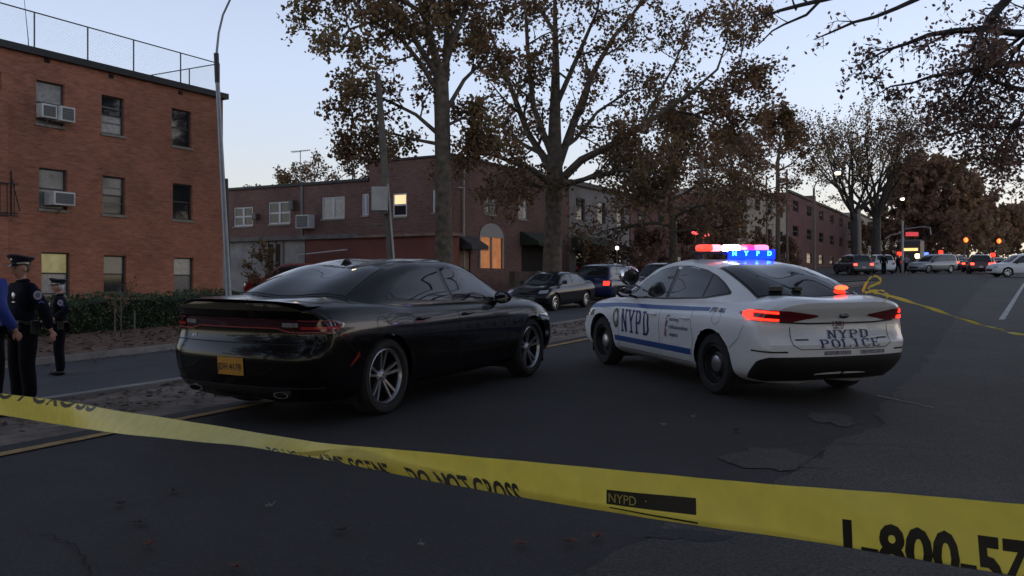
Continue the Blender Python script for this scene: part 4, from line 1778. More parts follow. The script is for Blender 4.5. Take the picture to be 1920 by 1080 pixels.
FUSION = dict(L=4.87, W=0.926, axles=(1.06, 3.91), track=0.79, rw=0.335, arch=0.385, rim=0.215, wheel='steel', tw=0.225,
    keys=[(0, .34, .70, .79, .70, .985, 1.035), (.08, .30, .80, .875, .775, 1.0, 1.06), (.3, .22, .84, .918, .82, 1.0, 1.08), (.8, .20, .86, .928, .84, .985, 1.07), (1.6, .20, .86, .92, .835, .955, 1.04),
          (2.6, .20, .86, .915, .83, .925, 1.0), (3.5, .20, .86, .922, .84, .91, .98), (4.1, .20, .86, .926, .84, .87, .93), (4.55, .21, .84, .90, .80, .78, .83), (4.8, .23, .76, .84, .70, .68, .72), (4.87, .26, .68, .76, .60, .62, .66)],
    rear=[(.2, .16), (.34, .06), (.45, .0), (.62, .0), (.70, .06), (.86, .075), (.98, .01), (1.04, 0), (1.1, 0)],
    front=[(.2, .12), (.35, 0), (.55, 0), (.7, .08), (.9, .2)], zw=.56, char=.11, bulge=(.16, .30),
    green=[(.40, .76, 1.0, .66, 1.03), (.6, .785, 1.0, .66, 1.125), (1.0, .81, .99, .63, 1.285), (1.45, .82, .97, .60, 1.41), (2.0, .82, .96, .585, 1.465), (2.4, .82, .95, .58, 1.468),
           (2.85, .82, .94, .58, 1.405), (3.3, .83, .93, .64, 1.20), (3.74, .80, .92, .72, .95)],
    dlo=([(.98, 1.105), (1.4, 1.045), (2.3, 1.0), (3.38, .975)],
         [(.98, 1.115), (1.15, 1.20), (1.35, 1.275), (1.6, 1.335), (2.0, 1.378), (2.35, 1.375), (2.7, 1.32), (3.05, 1.175), (3.38, .99)]),
    panes=[(1.0, 1.40), (1.45, 2.18), (2.27, 3.35)], backlight=(.50, 1.42, .64, .55, .10), screen=(2.92, 3.66, .54, .66, .10),
    doors=[(1.48, 2.24), (2.24, 3.36)], cuts=[1.48, 2.24, 3.36])

seam_m = mat('panel_gap', (0.004, 0.004, 0.004), 0.8)


def seams(c, sills, both=(1, -1)):
    sp = c.sp
    for sd in both:
        mp = c.side(sd)
        for (q, (x0, x1)) in enumerate(sp['doors']):
            mb = MB()
            zt = lin(sp['dlo'][0], (x0 + x1) / 2)
            lo = 0.30
            if q == 0:
                # rear door follows the arch
                ra = sp['arch'] + .05
                xa = sp['axles'][0]
                pts = [(x0 + .02, .92)] + [(xa + math.cos(a) * ra, sp['rw'] + math.sin(a) * ra) for a in [R(60), R(45), R(30), R(15)] if xa + math.cos(a) * ra > x0 - .05] + [(max(x0, xa + ra), lo)]
                c.line(mb, pts, .007, mp)
            c.line(mb, [(x1, .92), (x1, lo)], .007, mp)
            c.line(mb, [(x0 + .05, lo), (x1, lo)], .007, mp)
            mb.build('door_seam', seam_m, c.root)


# ------------------------------------------------------------------ the black sedan in the middle lane
blackp = paint('black_paint', (0.003, 0.003, 0.004), 0.22)
cc = gp(708, 775)
ch = Car('black_sedan', 'large black unmarked sedan with rear lip spoiler, parked with its back to the camera', 'car', CHARGER, blackp, cc, R(62.0), ('rear', -1))
seams(ch, .3)
fan = ch.fan(1.3)
lens = mat('dark_red_lens', (0.035, 0.004, 0.008), 0.06, coat=1)
tl = ch.patch('tail_light', lens, fan, [(-47, .90), (-44, .835), (-26, .83), (-20, .865), (20, .865), (26, .83), (44, .835), (47, .90)],
              [(-47, .915), (-42, .955), (0, .965), (42, .955), (47, .915)], n=90, r=5, off=.006)
ring = MB()
ch.line(ring, [(-46, .905), (-43, .848), (-27, .842), (-21, .876), (21, .876), (27, .842), (43, .848), (46, .905)], .011, fan, off=.011, step=.9)
ch.line(ring, [(-46, .905), (-41, .944), (-30, .948)], .007, fan, off=.011, step=.9)
ch.line(ring, [(46, .905), (41, .944), (30, .948)], .007, fan, off=.011, step=.9)
ring.build('light_ring', mat('ring_red', (0.30, 0.05, 0.05), 0.3), tl)
br = MB()
for sg in (-1, 1):
    ch.patch('x', None, fan, [(sg * 31, .872), (sg * 44, .868)] if sg > 0 else [(-44, .868), (-31, .872)], [(sg * 31, .895), (sg * 44, .893)] if sg > 0 else [(-44, .893), (-31, .895)], n=14, r=2, off=.012, mb=br)
br.build('brake_light', mat('brake_red', (0.45, 0.02, 0.02), 0.2, coat=1), tl)
bk = MB()
for sg in (-1, 1):
    a, b = sorted((sg * 23.5, sg * 30))
    ch.patch('x', None, fan, [(a, .888), (b, .888)], [(a, .926), (b, .926)], n=8, r=2, off=.012, mb=bk)
bk.build('reversing_light', mat('clear_lens', (0.3, 0.3, 0.32), 0.15, 0.3, coat=1), tl)
# lip spoiler
b = MB()
m_ = 40
sec = [(0.0, .0), (-.035, .012), (-.04, .02), (.0, .022), (.10, .012), (.16, -.012)]
for i in range(m_ + 1):
    y = -.80 + 1.60 * i / m_
    x0 = .03 + .16 * (abs(y) / .95)**2.2
    z0 = 1.10 - .035 * (abs(y) / .8)**3
    k_ = min(1, (0.80 - abs(y)) / .10 + .15)
    for q, (a, c_) in enumerate(sec):
        b.v.append(Vector((x0 + a, y, z0 + c_ * k_ + .004)))
for i in range(m_):
    for q in range(len(sec) - 1):
        a = i * len(sec) + q
        b.f.append((a, a + 1, a + 1 + len(sec), a + len(sec)))
b.build('spoiler', blackp, ch.root, smooth=True)
# bumper crease, trim line, diffuser and exhausts
mb = MB()
ch.line(mb, [(-40, .365), (-20, .355), (20, .355), (40, .365)], .018, fan, off=.006, step=1.0)
mb.build('bumper_trim', mat('bumper_trim', (.10, .10, .11), .25, .8), ch.root)
mb = MB()
ch.line(mb, [(-38, .735), (38, .735)], .008, fan, step=1)
ch.line(mb, [(-30, .735), (-28, .93)], .005, fan, off=.012, step=1)
ch.line(mb, [(28, .93), (30, .735)], .005, fan, off=.012, step=1)
mb.build('trunk_seam', seam_m, ch.root)
for sg in (-1, 1):
    y = sg * .52
    t = MB().tube([(0.10, y, .285), (0.22, y, .285)], [.001, .001], 20)
    t = MB()
    k = 24
    for xx, rr in ((.07, 1.0), (.07, .86), (.22, .8), (.22, 1.0)):
        for j in range(k):
            a = 2 * math.pi * j / k
            t.v.append(Vector((xx, y + math.cos(a) * .085 * rr, .292 + math.sin(a) * .028 * rr)))
    for q in range(4):
        for j in range(k):
            a, b_ = q * k + j, q * k + (j + 1) % k
            t.f.append((a, b_, (b_ + k) % (4 * k), (a + k) % (4 * k)))
    t.build('exhaust_tip', CHROME(), ch.root, smooth=True)
rm = ch.rear()
ch.patch('bumper_insert', mat('car_trim_black', (0, 0, 0)), rm, [(-.66, .215), (.66, .215)], [(-.66, .32), (-.60, .345), (.60, .345), (.66, .32)], n=20, off=.003)
plate = ch.patch('number_plate', mat('plate_gold', (0.50, 0.24, 0.02), 0.5, var=.1), rm, [(-.155, .45), (.155, .45)], [(-.155, .605), (.155, .605)], n=6, off=.012)
vs, fs = text_geo('JDH 4178', .085, .001, .82)
ch.decal('plate_number', (vs, fs), mat('plate_ink', (0.03, 0.02, 0.03), .6), rm, lambda v: (.148 - v.x, .495 + v.y), off=.015, parent=plate)
# badge
ch.decal('badge', text_geo('R/T', .05, .001), mat('badge_grey', (.3, .3, .3), .3, 1), rm, lambda v: (.60 - v.x, .765 + v.y), off=.006)
for sd in (1, -1):
    ch.mirror(sd, blackp, 3.30, 1.03)
    for q, xh in ((0, 1.70), (1, 2.60)):
        ch.handle(sd, xh, .885, (q, sd), blackp)
    ch.patch('side_marker', mat('side_marker', (.25, .02, .01), .15, coat=1), ch.side(sd), [(.50, .52), (.62, .60)], [(.50, .535), (.62, .66)], n=6, r=2, off=.005)
    ch.patch('headlight', mat('headlamp_glass', (.35, .36, .38), .1, .5, coat=1), ch.fan(3.7, True), [(sd * 30, .66), (sd * 56, .70)] if sd > 0 else [(-56, .70), (-30, .66)],
             [(sd * 30, .76), (sd * 56, .78)] if sd > 0 else [(-56, .78), (-30, .76)], n=12, r=3)
# fin aerial
MB().add([(1.52, 0, 1.40), (1.70, -.028, 1.43), (1.70, .028, 1.43), (1.60, 0, 1.475), (1.66, 0, 1.485)], [(0, 1, 3), (0, 3, 2), (1, 4, 3), (2, 3, 4), (1, 2, 4)]).build('aerial', blackp, ch.root)
# sill and wheel gap
mb = MB()
ch.line(mb, [(1.5, .25), (3.7, .25)], .02, ch.side(-1), off=.004)
mb.build('sill_trim', mat('car_trim_black', (0, 0, 0)), ch.root)

# ------------------------------------------------------------------ the police sedan
whitep = mat('white_paint', (0.76, 0.77, 0.78), 0.3, coat=.6, var=.045, vs=2.2, detail=8)
fc = gp(1352, 738)
FUSION['rglass'] = None
fu = Car('police_car', 'white police sedan with blue stripes and lit red and blue roof lights', 'police car', FUSION, whitep, fc, R(109.0), ('rear', 1), darkglass=(0.014, 0.018, 0.020))
seams(fu, .3)
blue = mat('decal_blue', (0.03, 0.085, 0.28), 0.35)
navy = mat('decal_navy', (0.01, 0.015, 0.13), 0.4)
S1 = fu.side(1)
for sd in (1, -1):
    S = fu.side(sd)
    fu.patch('upper_stripe', blue, S, [(1.15, .905), (1.6, .885), (2.4, .857), (3.4, .838), (4.3, .775)], [(1.15, .945), (1.6, .93), (2.4, .905), (3.4, .89), (4.3, .83)], n=80, r=2, off=.0035)
    fu.patch('lower_stripe', blue, S, [(1.50, .385), (3.48, .385)], [(1.50, .455), (3.48, .455)], n=50, r=2, off=.0035)
    sg = 1 if sd > 0 else -1
    pl = (lambda X0, Z0: (lambda v: (X0 - v.x, Z0 + v.y))) if sd > 0 else (lambda X0, Z0: (lambda v: (X0 - 1.0 + v.x, Z0 + v.y)))
    fu.decal('lettering', slab_geo('NYPD', .78, .30), navy, S, pl(3.27, .515), off=.004)
    red = mat('decal_red', (.30, .03, .06), .5)
    ink = mat('decal_grey_blue', (.10, .11, .22), .5)
    if sd > 0:
        for ww, zz in (('ourtesy', .745), ('rofessionalism', .655), ('espect', .565)):
            fu.decal('motto', text_geo(ww, .068, .001, 1.15), ink, S, lambda v, z=zz: (1.985 - v.x, z + v.y), off=.004)
        for i, (ch_, zz) in enumerate((('C', .725), ('P', .638), ('R', .552))):
            fu.decal('motto_capital', text_geo(ch_, .125, .002, .8, shear=.3), red if i else navy, S, lambda v, z=zz, o=i * .02: (2.07 + o - v.x, z + v.y), off=.0045)
        fu.decal('unit_number', text_geo('JFPZ  SRG', .062, .002, 1.1), navy, S, lambda v: (1.12 - v.x, .905 + v.y), off=.004)
    # shield
    sh = MB()
    cx, cz = 3.425, .69
    n_ = 28
    for rr, off in ((1, .004), (.78, .0045)):
        o0 = len(sh.v)
        ring_ = []
        for j in range(n_):
            a = 2 * math.pi * j / n_
            h = S(cx + math.cos(a) * .085 * rr, cz + math.sin(a) * .125 * rr * (1 if math.sin(a) > 0 else 1.1))
            if h:
                sh.v.append(h[0] + h[1] * off)
                ring_.append(len(sh.v) - 1)
        if rr == 1:
            outer = ring_
            h = S(cx, cz)
        else:
            for j in range(len(outer)):
                sh.f.append((outer[j], outer[(j + 1) % len(outer)], ring_[(j + 1) % len(ring_)], ring_[j]))
            inner = ring_
    o_ = sh.build('shield', mat('shield_dark', (.04, .055, .05), .5), fu.root)
    sh2 = MB()
    sh2.v = [v.copy() for v in sh.v]
    sh2.f = [tuple(inner)]
    clean(sh2).build('shield_field', mat('shield_field', (.16, .19, .16), .5, var=.6, vs=40), o_)
    for q, xh in ((0, 1.62), (1, 2.42)):
        fu.handle(sd, xh, .80, (q, sd), whitep)
# tail lights
fanF = fu.fan(1.2)
for sd in (1, -1):
    def fl(pts):
        q = [(sd * a, z) for a, z in pts]
        return sorted(q)
    tl = fu.patch('tail_light', mat('red_lens_dark', (.16, .01, .015), .08, coat=1), fanF, fl([(15, .898), (28, .845), (46, .86), (54, .915)]), fl([(15, .915), (30, .962), (44, .970), (54, .935)]), n=40, r=4, off=.006)
    g = MB()
    if sd > 0:
        fu.patch('x', None, fanF, [(34, .932), (49, .938)], [(34, .955), (49, .958)], n=16, r=2, off=.011, mb=g)
        fu.patch('x', None, fanF, [(34, .856), (49, .868)], [(34, .882), (49, .895)], n=16, r=2, off=.011, mb=g)
        fu.patch('x', None, fanF, [(45, .872), (51.5, .895)], [(45, .955), (51.5, .94)], n=8, r=3, off=.012, mb=g)
    else:
        fu.patch('x', None, fanF, [(-46, .915), (-36, .915)], [(-46, .955), (-36, .958)], n=6, r=2, off=.011, mb=g)
        fu.patch('x', None, fanF, [(-46, .855), (-36, .855)], [(-46, .890), (-36, .893)], n=6, r=2, off=.011, mb=g)
    g.build('lit_lamp', RED_LIT(), tl)
    fu.mirror(sd, mat('car_trim_black', (0, 0, 0)), 3.05, 1.05, w=.99)
    fu.patch('headlight', mat('headlamp_glass', (.35, .36, .38)), fu.fan(3.6, True), sorted([(sd * 28, .62), (sd * 60, .68)]), sorted([(sd * 28, .70), (sd * 60, .76)]), n=12, r=3)
RF = fu.rear()
mb = MB()
fu.line(mb, [(.70, .845), (.40, .83), (-.40, .83), (-.70, .845)], .016, RF, off=.004)
mb.build('trunk_trim', mat('car_trim_black', (0, 0, 0)), fu.root)
mb = MB()
fu.line(mb, [(.60, .80), (.60, .62), (.52, .575), (-.52, .575), (-.60, .62), (-.60, .80)], .008, RF)
mb.build('trunk_seam', seam_m, fu.root)
mb = MB()
for sg in (1, -1):
    fu.line(mb, [(sg * .56, .668), (sg * .42, .668)], .016, RF, off=.004)
mb.build('bumper_slot', seam_m, fu.root)
fu.decal('lettering', slab_geo('NYPD', .52, .085), navy, RF, lambda v: (.20 - v.x, .675 + v.y), off=.006)
fu.decal('lettering', slab_geo('POLICE', .74, .078), navy, RF, lambda v: (.31 - v.x, .588 + v.y), off=.006)
fu.decal('car_number', text_geo('1581', .07, .002, 1.2), mat('decal_maroon', (.10, .03, .08), .5), RF, lambda v: (.14 - v.x, .80 + v.y), off=.006)
fu.decal('car_number', text_geo('1581-17', .035, .001, 1.1), mat('decal_maroon', (0, 0, 0)), RF, lambda v: (.12 - v.x, .768 + v.y), off=.006)
bd = MB().ball((0, 0, 0), (.008, .062, .026), 20, 8)
h = RF(0, .905)
o_ = bd.build('badge', mat('badge_blue', (.01, .015, .05), .2, coat=1), fu.root, smooth=True)
o_.location = h[0] + h[1] * .006
# bumper stickers
for y0, y1, z0, z1 in ((.27, -.05, .515, .555), (-.17, -.50, .515, .555)):
    fu.patch('bumper_sticker', mat('sticker', (.22, .20, .24), .6, var=.5, vs=30), RF, [(min(y0, y1), z0), (max(y0, y1), z0)], [(min(y0, y1), z1), (max(y0, y1), z1)], n=8, r=2, off=.005)
# black lower bumper, with slots
fu.patch('lower_bumper', mat('bumper_black', (.012, .012, .013), .6), fanF, [(-50, .26), (-40, .24), (40, .24), (50, .26)], [(-50, .27), (-43, .46), (-38, .50), (38, .50), (43, .46), (50, .27)], n=60, r=5, off=.008)
mb = MB()
fu.line(mb, [(46, .56), (36, .55), (30, .55)], .016, fanF, off=.004, step=1)
fu.line(mb, [(-30, .55), (-36, .55), (-46, .56)], .016, fanF, off=.004, step=1)
mb.build('reflector', seam_m, fu.root)
# light bar
e = empty('light_bar')
e.parent = fu.root
LX, LZ = 2.15, 1.582
e.location = (LX, -.05, LZ)
blk = mat('bar_black', (.01, .01, .012), .3)
MB().box((0, 0, -.03), (.26, 1.06, .03)).box((0, .5, -.065), (.08, .05, .10)).box((0, -.5, -.065), (.08, .05, .10)).build('bar_base', blk, e, bevel=.006)
cols = [('lamp_orange', (1, .055, .03), 1.5), ('lamp_pink', (1, .30, .38), 2.2), ('lamp_white', (.82, .86, 1), 18), ('lamp_red', (1, .02, .16), 2.0), ('lamp_rose', (1, .2, .4), 2.0)]
ys = [(.40, .078), (.245, .038), (.02, .088), (-.205, .066), (-.405, .070)]
for (nm, c_, s_), (y, hw) in zip(cols, ys):
    sq = lambda a: math.copysign(abs(a)**.45, a)
    for dy in (0,):
        b = MB().ball((0, y + dy, .030), (1, 1, 1), 24, 12, fn=lambda d, q: Vector((sq(d.x) * .11, sq(d.y) * (hw - .018 * max(0, d.z)), sq(d.z) * .042)))
        b.build('lamp', mat(nm + ('_b' if dy > 0 else ''), (.4, .1, .1), .3, emit=c_, es=s_ * (1 if dy < 0 else .7)), e, smooth=True, angle=60)
# backlit sign facing the rear, on the bar
sg_ = MB().box((-.16, -.17, -.052), (.03, .66, .115)).build('sign_panel', mat('sign_blue', (.01, .02, .3), .4, emit=(.0, .006, 1), es=9), e, bevel=.004)
for i, chh in enumerate('NYPD'):
    vs, fs = text_geo(chh, .075, .004, 1.1)
    cx = sum((max(v.x for v in vs), min(v.x for v in vs))) / 2
    yy = .085 - i * .168
    MB().add([Vector((-.178, yy - (v.x - cx), -.062 + v.y)) for v in vs], fs).build('letter', mat('sign_cyan', (.1, .8, 1), .4, emit=(.08, .75, 1), es=2.2), sg_)
# rear deck lamps behind the glass, and the spot lamp by the windscreen pillar
b = MB().ball((.60, -.42, 1.165), (.035, .085, .026), 18, 10)
b.build('deck_lamp', mat('deck_lamp', (.6, .1, .02), .3, emit=(1, .028, .008), es=7), fu.root)
MB().box((.60, .42, 1.165), (.06, .14, .05)).box((.60, .15, 1.16), (.05, .10, .04)).build('deck_lamp_housing', blk, fu.root, bevel=.005)
sp_ = MB().ball((0, 0, 0), (.15, .128, .128), 24, 14, fn=lambda d, q: Vector((max(q.x, -.06), q.y, q.z))).build('spot_lamp', CHROME(), fu.root, smooth=True)
sp_.location = (3.02, .93, 1.255)
MB().lathe([(.001, -.066), (.06, -.067), (.07, -.063)], 20, 'x').build('spot_lens', blk, sp_, smooth=True)
MB().tube([(0, 0, 0), (0, -.06, -.10), (-.02, -.16, -.16)], .014, 8).build('spot_arm', CHROME(), sp_, smooth=True)

# shut lines of bumper, boot and fuel flap
for c_, z0, z1 in ((fu, .80, .64), (ch, .82, .66)):
    for sd in (1, -1):
        S = c_.side(sd)
        mb = MB()
        xa, rr = c_.sp['axles'][0], c_.sp['arch']
        c_.line(mb, [(.42, z0), (.52, z1 + .02), (xa - rr * .93, z1 - .10)], .005, S)
        mb.build('bumper_seam', seam_m, c_.root)
        mb = MB()
        if sd > 0 or c_ is ch:
            cx, cz = xa - .10, .90 - (.02 if c_ is fu else 0)
            n_ = 20
            c_.line(mb, [(cx + math.cos(2 * math.pi * q / n_) * .085, cz - .03 + math.sin(2 * math.pi * q / n_) * .075) for q in range(n_ + 1)], .004, S)
            mb.build('fuel_flap_seam', seam_m, c_.root)
        mb = MB()
        L_ = c_.sp['L']
        c_.line(mb, [(c_.sp['axles'][1] - .28, .80), (c_.sp['axles'][1] + .2, .80), (c_.sp['axles'][1] + .55, .74)], .004, S)
        mb.build('wing_seam', seam_m, c_.root)

# ================================================================== TREES
bark = mat('bark', (.095, .075, .055), .95, var=.45, vs=5, bump=1, bs=18)
bark2 = mat('bark_dark', (.038, .031, .027), .95, var=.4, vs=5, bump=1, bs=18)
lf_mix = translucent(mat('leaf_russet', (.30, .135, .085), .7, var=.45, vs=.35, isl=.55, col2=(.24, .18, .085)), .5)
lf_olive = translucent(mat('leaf_olive', (.20, .155, .07), .7, var=.45, vs=.30, isl=.55, col2=(.26, .14, .08)), .5)
lf_red = translucent(mat('leaf_dark_red', (.24, .115, .085), .7, var=.45, vs=.3, isl=.5, col2=(.22, .14, .08)), .5)
lf_dark = translucent(mat('leaf_dark', (.20, .12, .09), .7, var=.4, vs=.3, isl=.5), .45)
lf_far = translucent(mat('leaf_far', (.32, .17, .10), .8, var=.35, vs=.15, isl=.5, col2=(.26, .18, .10)), .5)


class Tree:
    def __init__(s, label, seed, leaf=(.06, .10), per=16, group=None, bm=None, lm=None, clump=.25, cat='tree', name='tree', sides=(9, 7, 5, 4, 3), twigmin=.006):
        s.r = random.Random(seed)
        s.wood, s.lv = MB(), MB()
        s.label, s.leaf, s.per, s.group, s.bm, s.lm, s.sp, s.cat, s.name = label, leaf, per, group, bm or bark, lm or lf_mix, clump, cat, name
        s.sides, s.tm = sides, twigmin

    def rv(s):
        while True:
            v = Vector((s.r.uniform(-1, 1), s.r.uniform(-1, 1), s.r.uniform(-1, 1)))
            if .05 < v.length < 1:
                return v.normalized()

    def leaves(s, c, n, sp=None):
        sp = sp or s.sp
        for _ in range(n):
            p = c + s.rv() * sp * s.r.random()**.6
            a = s.r.uniform(*s.leaf)
            d1 = s.rv()
            d2 = d1.cross(s.rv()).normalized() * a * .62
            d1 = d1 * a
            s.lv.quad(p - d1, p - d2 * 1.1 + d1 * .1, p + d1, p + d2 * 1.1 + d1 * .1)

    def grow(s, p, d, L, r, lvl, mx, nc=5, up=.06, wob=.22, fall=.62, start=.22, lp=1.0, ang=(25, 62)):
        seg = 5 if lvl < mx - 1 else 3
        pts, rs = [p.copy()], [r]
        d = d.normalized()
        for i in range(seg):
            d = (d + s.rv() * wob + Vector((0, 0, up))).normalized()
            p = p + d * L / seg
            pts.append(p.copy())
            rs.append(max(s.tm * .6, r * (1 - .78 * (i + 1) / seg)))
        s.wood.tube(pts, rs, s.sides[min(lvl, len(s.sides) - 1)], cap=False)
        s.kids(pts, rs, L, lvl, mx, nc, up, wob, fall, start, lp, ang)

    def kids(s, pts, rs, L, lvl, mx, nc=5, up=.06, wob=.22, fall=.62, start=.22, lp=1.0, ang=(25, 62)):
        if lvl >= mx:
            for i in range(s.per):
                if s.r.random() > lp:
                    continue
                f = s.r.uniform(.15, 1) * (len(pts) - 1)
                k = min(len(pts) - 2, int(f))
                s.leaves(pts[k].lerp(pts[k + 1], f - k), 1)
            return
        for c in range(nc):
            f = (start + (1 - start) * (c + s.r.random()) / nc) * (len(pts) - 1)
            k = min(len(pts) - 2, int(f))
            q = pts[k].lerp(pts[k + 1], f - k)
            dd = (pts[k + 1] - pts[k]).normalized()
            ax = dd.cross(s.rv()).normalized()
            nd = Matrix.Rotation(R(s.r.uniform(*ang)), 3, ax) @ dd
            rr = rs[k] + (rs[k + 1] - rs[k]) * (f - k)
            s.grow(q, nd, L * fall * s.r.uniform(.7, 1.15) * (1.1 - .35 * f / (len(pts) - 1)), max(s.tm, rr * .55), lvl + 1, mx, nc, up, wob * 1.1, fall, .15, lp, ang)

    def finish(s, base):
        e = empty(s.name, base, s.label, s.cat, s.group)
        iv = Matrix.Translation(-Vector(base))
        s.wood.build('trunk', s.bm, e, smooth=False, xf=iv)
        for p in e.children[0].data.polygons:
            p.use_smooth = True
        if s.lv.f:
            s.lv.build('crown', s.lm, e, xf=iv)
        return e


def ground_at(px, n):
    k = (px - CXP) / F
    Y = n / (N.x * k + N.y)
    return Vector((k * Y, Y, G(k * Y, Y)))


def auto_tree(label, base, H, r0, zf, nl, spread, seed, mx=3, nc=5, **kw):
    gk = {k: kw.pop(k) for k in ('up', 'wob', 'fall', 'lp', 'ang') if k in kw}
    lean = kw.pop('lean', 0)
    t = Tree(label, seed, **kw)
    r_ = t.r
    b = Vector(base)
    pts = [b + Vector((0, 0, -.2)), b + Vector((0, 0, .25)), b + Vector((.03, 0, zf * .5)), b + Vector((lean, 0, zf))]
    top = b + Vector((lean * 1.5 + r_.uniform(-.3, .3), r_.uniform(-.3, .3), H * .93))
    mid = pts[-1].lerp(top, .5) + Vector((r_.uniform(-.3, .3), r_.uniform(-.3, .3), 0))
    pts += [mid, top]
    rs = [r0 * 1.35, r0 * 1.08, r0, r0 * .86, r0 * .45, r0 * .1]
    t.wood.tube(pts, rs, 12, cap=False)
    for i in range(nl):
        f = i / max(1, nl - 1)
        z = zf * .92 + (H * .85 - zf * .92) * f
        k = z / H
        q = b + Vector((lean, 0, z)) if z < zf else pts[3].lerp(top, (z - zf) / (H * .93 - zf))
        a = i * 2.4 + r_.uniform(-.4, .4)
        el = R(8 + 55 * f + r_.uniform(-8, 8))
        L = spread * (1.0 - .52 * f) * r_.uniform(.85, 1.1)
        d = Vector((math.cos(a) * math.cos(el), math.sin(a) * math.cos(el), math.sin(el)))
        t.grow(q, d, L, r0 * (.5 - .3 * f), 1, mx, nc, **gk)
    return t.finish(base)


# first oak: tall single trunk forking high
b1 = ground_at(833, 16.9)
t = Tree('tall street tree with straight dark trunk and sparse curled leaves, left of the denser oak', 11, leaf=(.055, .11), per=20, clump=.34, group='street trees on the verge')
Yt = b1.y
q = lambda px, py, dy=0: at(px, py, Yt + dy)
tr = [b1 + Vector((0, 0, -.3)), q(834, 560), q(832, 460), q(831, 330), q(829, 220), q(826, 135)]
t.wood.tube(tr, [.42, .36, .31, .28, .27, .26], 14, cap=False)
limbs = [([(826, 140), (812, 90), (800, 40), (796, -60), (800, -200)], [.17, .14, .12, .09, .04], 0),
         ([(828, 140), (850, 70), (872, 20), (890, -40), (905, -160)], [.15, .12, .10, .08, .03], .5),
         ([(826, 150), (790, 95), (760, 45), (735, 0), (715, -90)], [.13, .10, .08, .06, .02], -.6),
         ([(822, 175), (790, 120), (750, 70), (700, 40), (655, 55), (640, 80)], [.10, .08, .07, .05, .04, .02], -1.0),
         ([(835, 210), (870, 150), (900, 120), (915, 100), (930, 60)], [.09, .07, .05, .04, .02], 1.0),
         ([(836, 150), (838, 60), (842, 0), (845, -120)], [.13, .11, .09, .03], 1.2),
         ([(820, 250), (780, 215), (730, 190), (690, 175), (650, 180)], [.08, .06, .05, .03, .015], -.4),
         ([(822, 270), (780, 262), (735, 250), (700, 262), (665, 275)], [.07, .05, .04, .03, .012], .6),
         ([(838, 235), (870, 220), (895, 235), (915, 262)], [.06, .05, .035, .015], .3),
         ([(800, 30), (740, -10), (680, -30), (620, -20), (590, 10)], [.09, .07, .05, .035, .015], -.8),
         ([(796, -40), (730, -80), (660, -100), (600, -80)], [.08, .06, .04, .02], .4)]
for P_, r_, dy in limbs:
    pts = [q(x, y, dy * i / (len(P_) - 1) * 1.6) for i, (x, y) in enumerate(P_)]
    t.wood.tube(pts, r_, 8, cap=False)
    L = sum((a - b_).length for a, b_ in zip(pts, pts[1:]))
    t.kids(pts, r_, min(L, 4.2) * .8, 1, 3, 9, up=-.02, wob=.28, fall=.55, start=.18, ang=(30, 75))
t.finish(b1)

# second oak: broad crown
b2 = ground_at(1036, 16.9)
t = Tree('broad dense oak with spreading russet and olive crown, right of the tall straight tree', 23, leaf=(.06, .12), per=17, clump=.42, lm=lf_olive, group='street trees on the verge')
Yt = b2.y
tr = [b2 + Vector((0, 0, -.3)), q(1034, 560), q(1036, 480), q(1038, 400), q(1040, 330), q(1040, 240), q(1042, 120), q(1040, -20)]
t.wood.tube(tr, [.55, .45, .41, .38, .36, .27, .16, .06], 14, cap=False)
limbs = [([(1044, 345), (1090, 300), (1150, 270), (1200, 240), (1250, 205), (1300, 170), (1345, 130), (1365, 70)], [.20, .17, .14, .12, .09, .07, .05, .02], -1.5),
         ([(1040, 330), (1075, 230), (1110, 140), (1150, 70), (1200, 10), (1230, -40)], [.20, .15, .12, .09, .06, .02], 1.0),
         ([(1036, 320), (990, 250), (960, 170), (930, 90), (905, 20)], [.18, .14, .11, .08, .03], 1.2),
         ([(1036, 350), (1000, 318), (950, 300), (905, 285), (880, 300)], [.15, .12, .08, .05, .02], -1.6),
         ([(1038, 300), (1000, 200), (990, 100), (985, 10), (980, -60)], [.15, .12, .09, .06, .02], -1.5),
         ([(1044, 350), (1100, 335), (1160, 318), (1210, 320), (1250, 335)], [.14, .10, .07, .04, .02], -2.2),
         ([(1250, 205), (1300, 215), (1350, 235), (1400, 240)], [.07, .05, .035, .015], 0),
         ([(1300, 170), (1350, 180), (1390, 170), (1425, 160)], [.06, .04, .03, .012], .8),
         ([(1200, 240), (1260, 130), (1290, 60), (1300, 30)], [.07, .05, .03, .015], 1.4),
         ([(1042, 200), (1090, 90), (1120, 20), (1130, -40)], [.12, .09, .05, .02], -1),
         ([(1150, 270), (1190, 330), (1240, 360)], [.06, .04, .02], -1.4),
         ([(1040, 290), (1080, 260), (1120, 210), (1180, 170), (1230, 160)], [.11, .09, .07, .04, .02], 2.5),
         ([(1036, 300), (980, 270), (930, 230), (890, 210)], [.1, .08, .05, .02], 2.2),
         ([(1350, 175), (1385, 120), (1400, 60), (1402, 30)], [.045, .035, .02, .01], .4),
         ([(1040, 60), (1000, 0), (970, -50)], [.1, .07, .03], .5),
         ([(1040, 350), (1010, 350), (970, 345), (930, 352)], [.09, .06, .04, .02], 2.8)]
for P_, r_, dy in limbs:
    pts = [q(x, y, dy * i / (len(P_) - 1) * 1.6) for i, (x, y) in enumerate(P_)]
    t.wood.tube(pts, r_, 8, cap=False)
    L = sum((a - b_).length for a, b_ in zip(pts, pts[1:]))
    t.kids(pts, r_, min(L, 5.0) * .8, 1, 3, 9, up=-.01, wob=.28, fall=.56, start=.15, ang=(30, 75))
t.finish(b2)

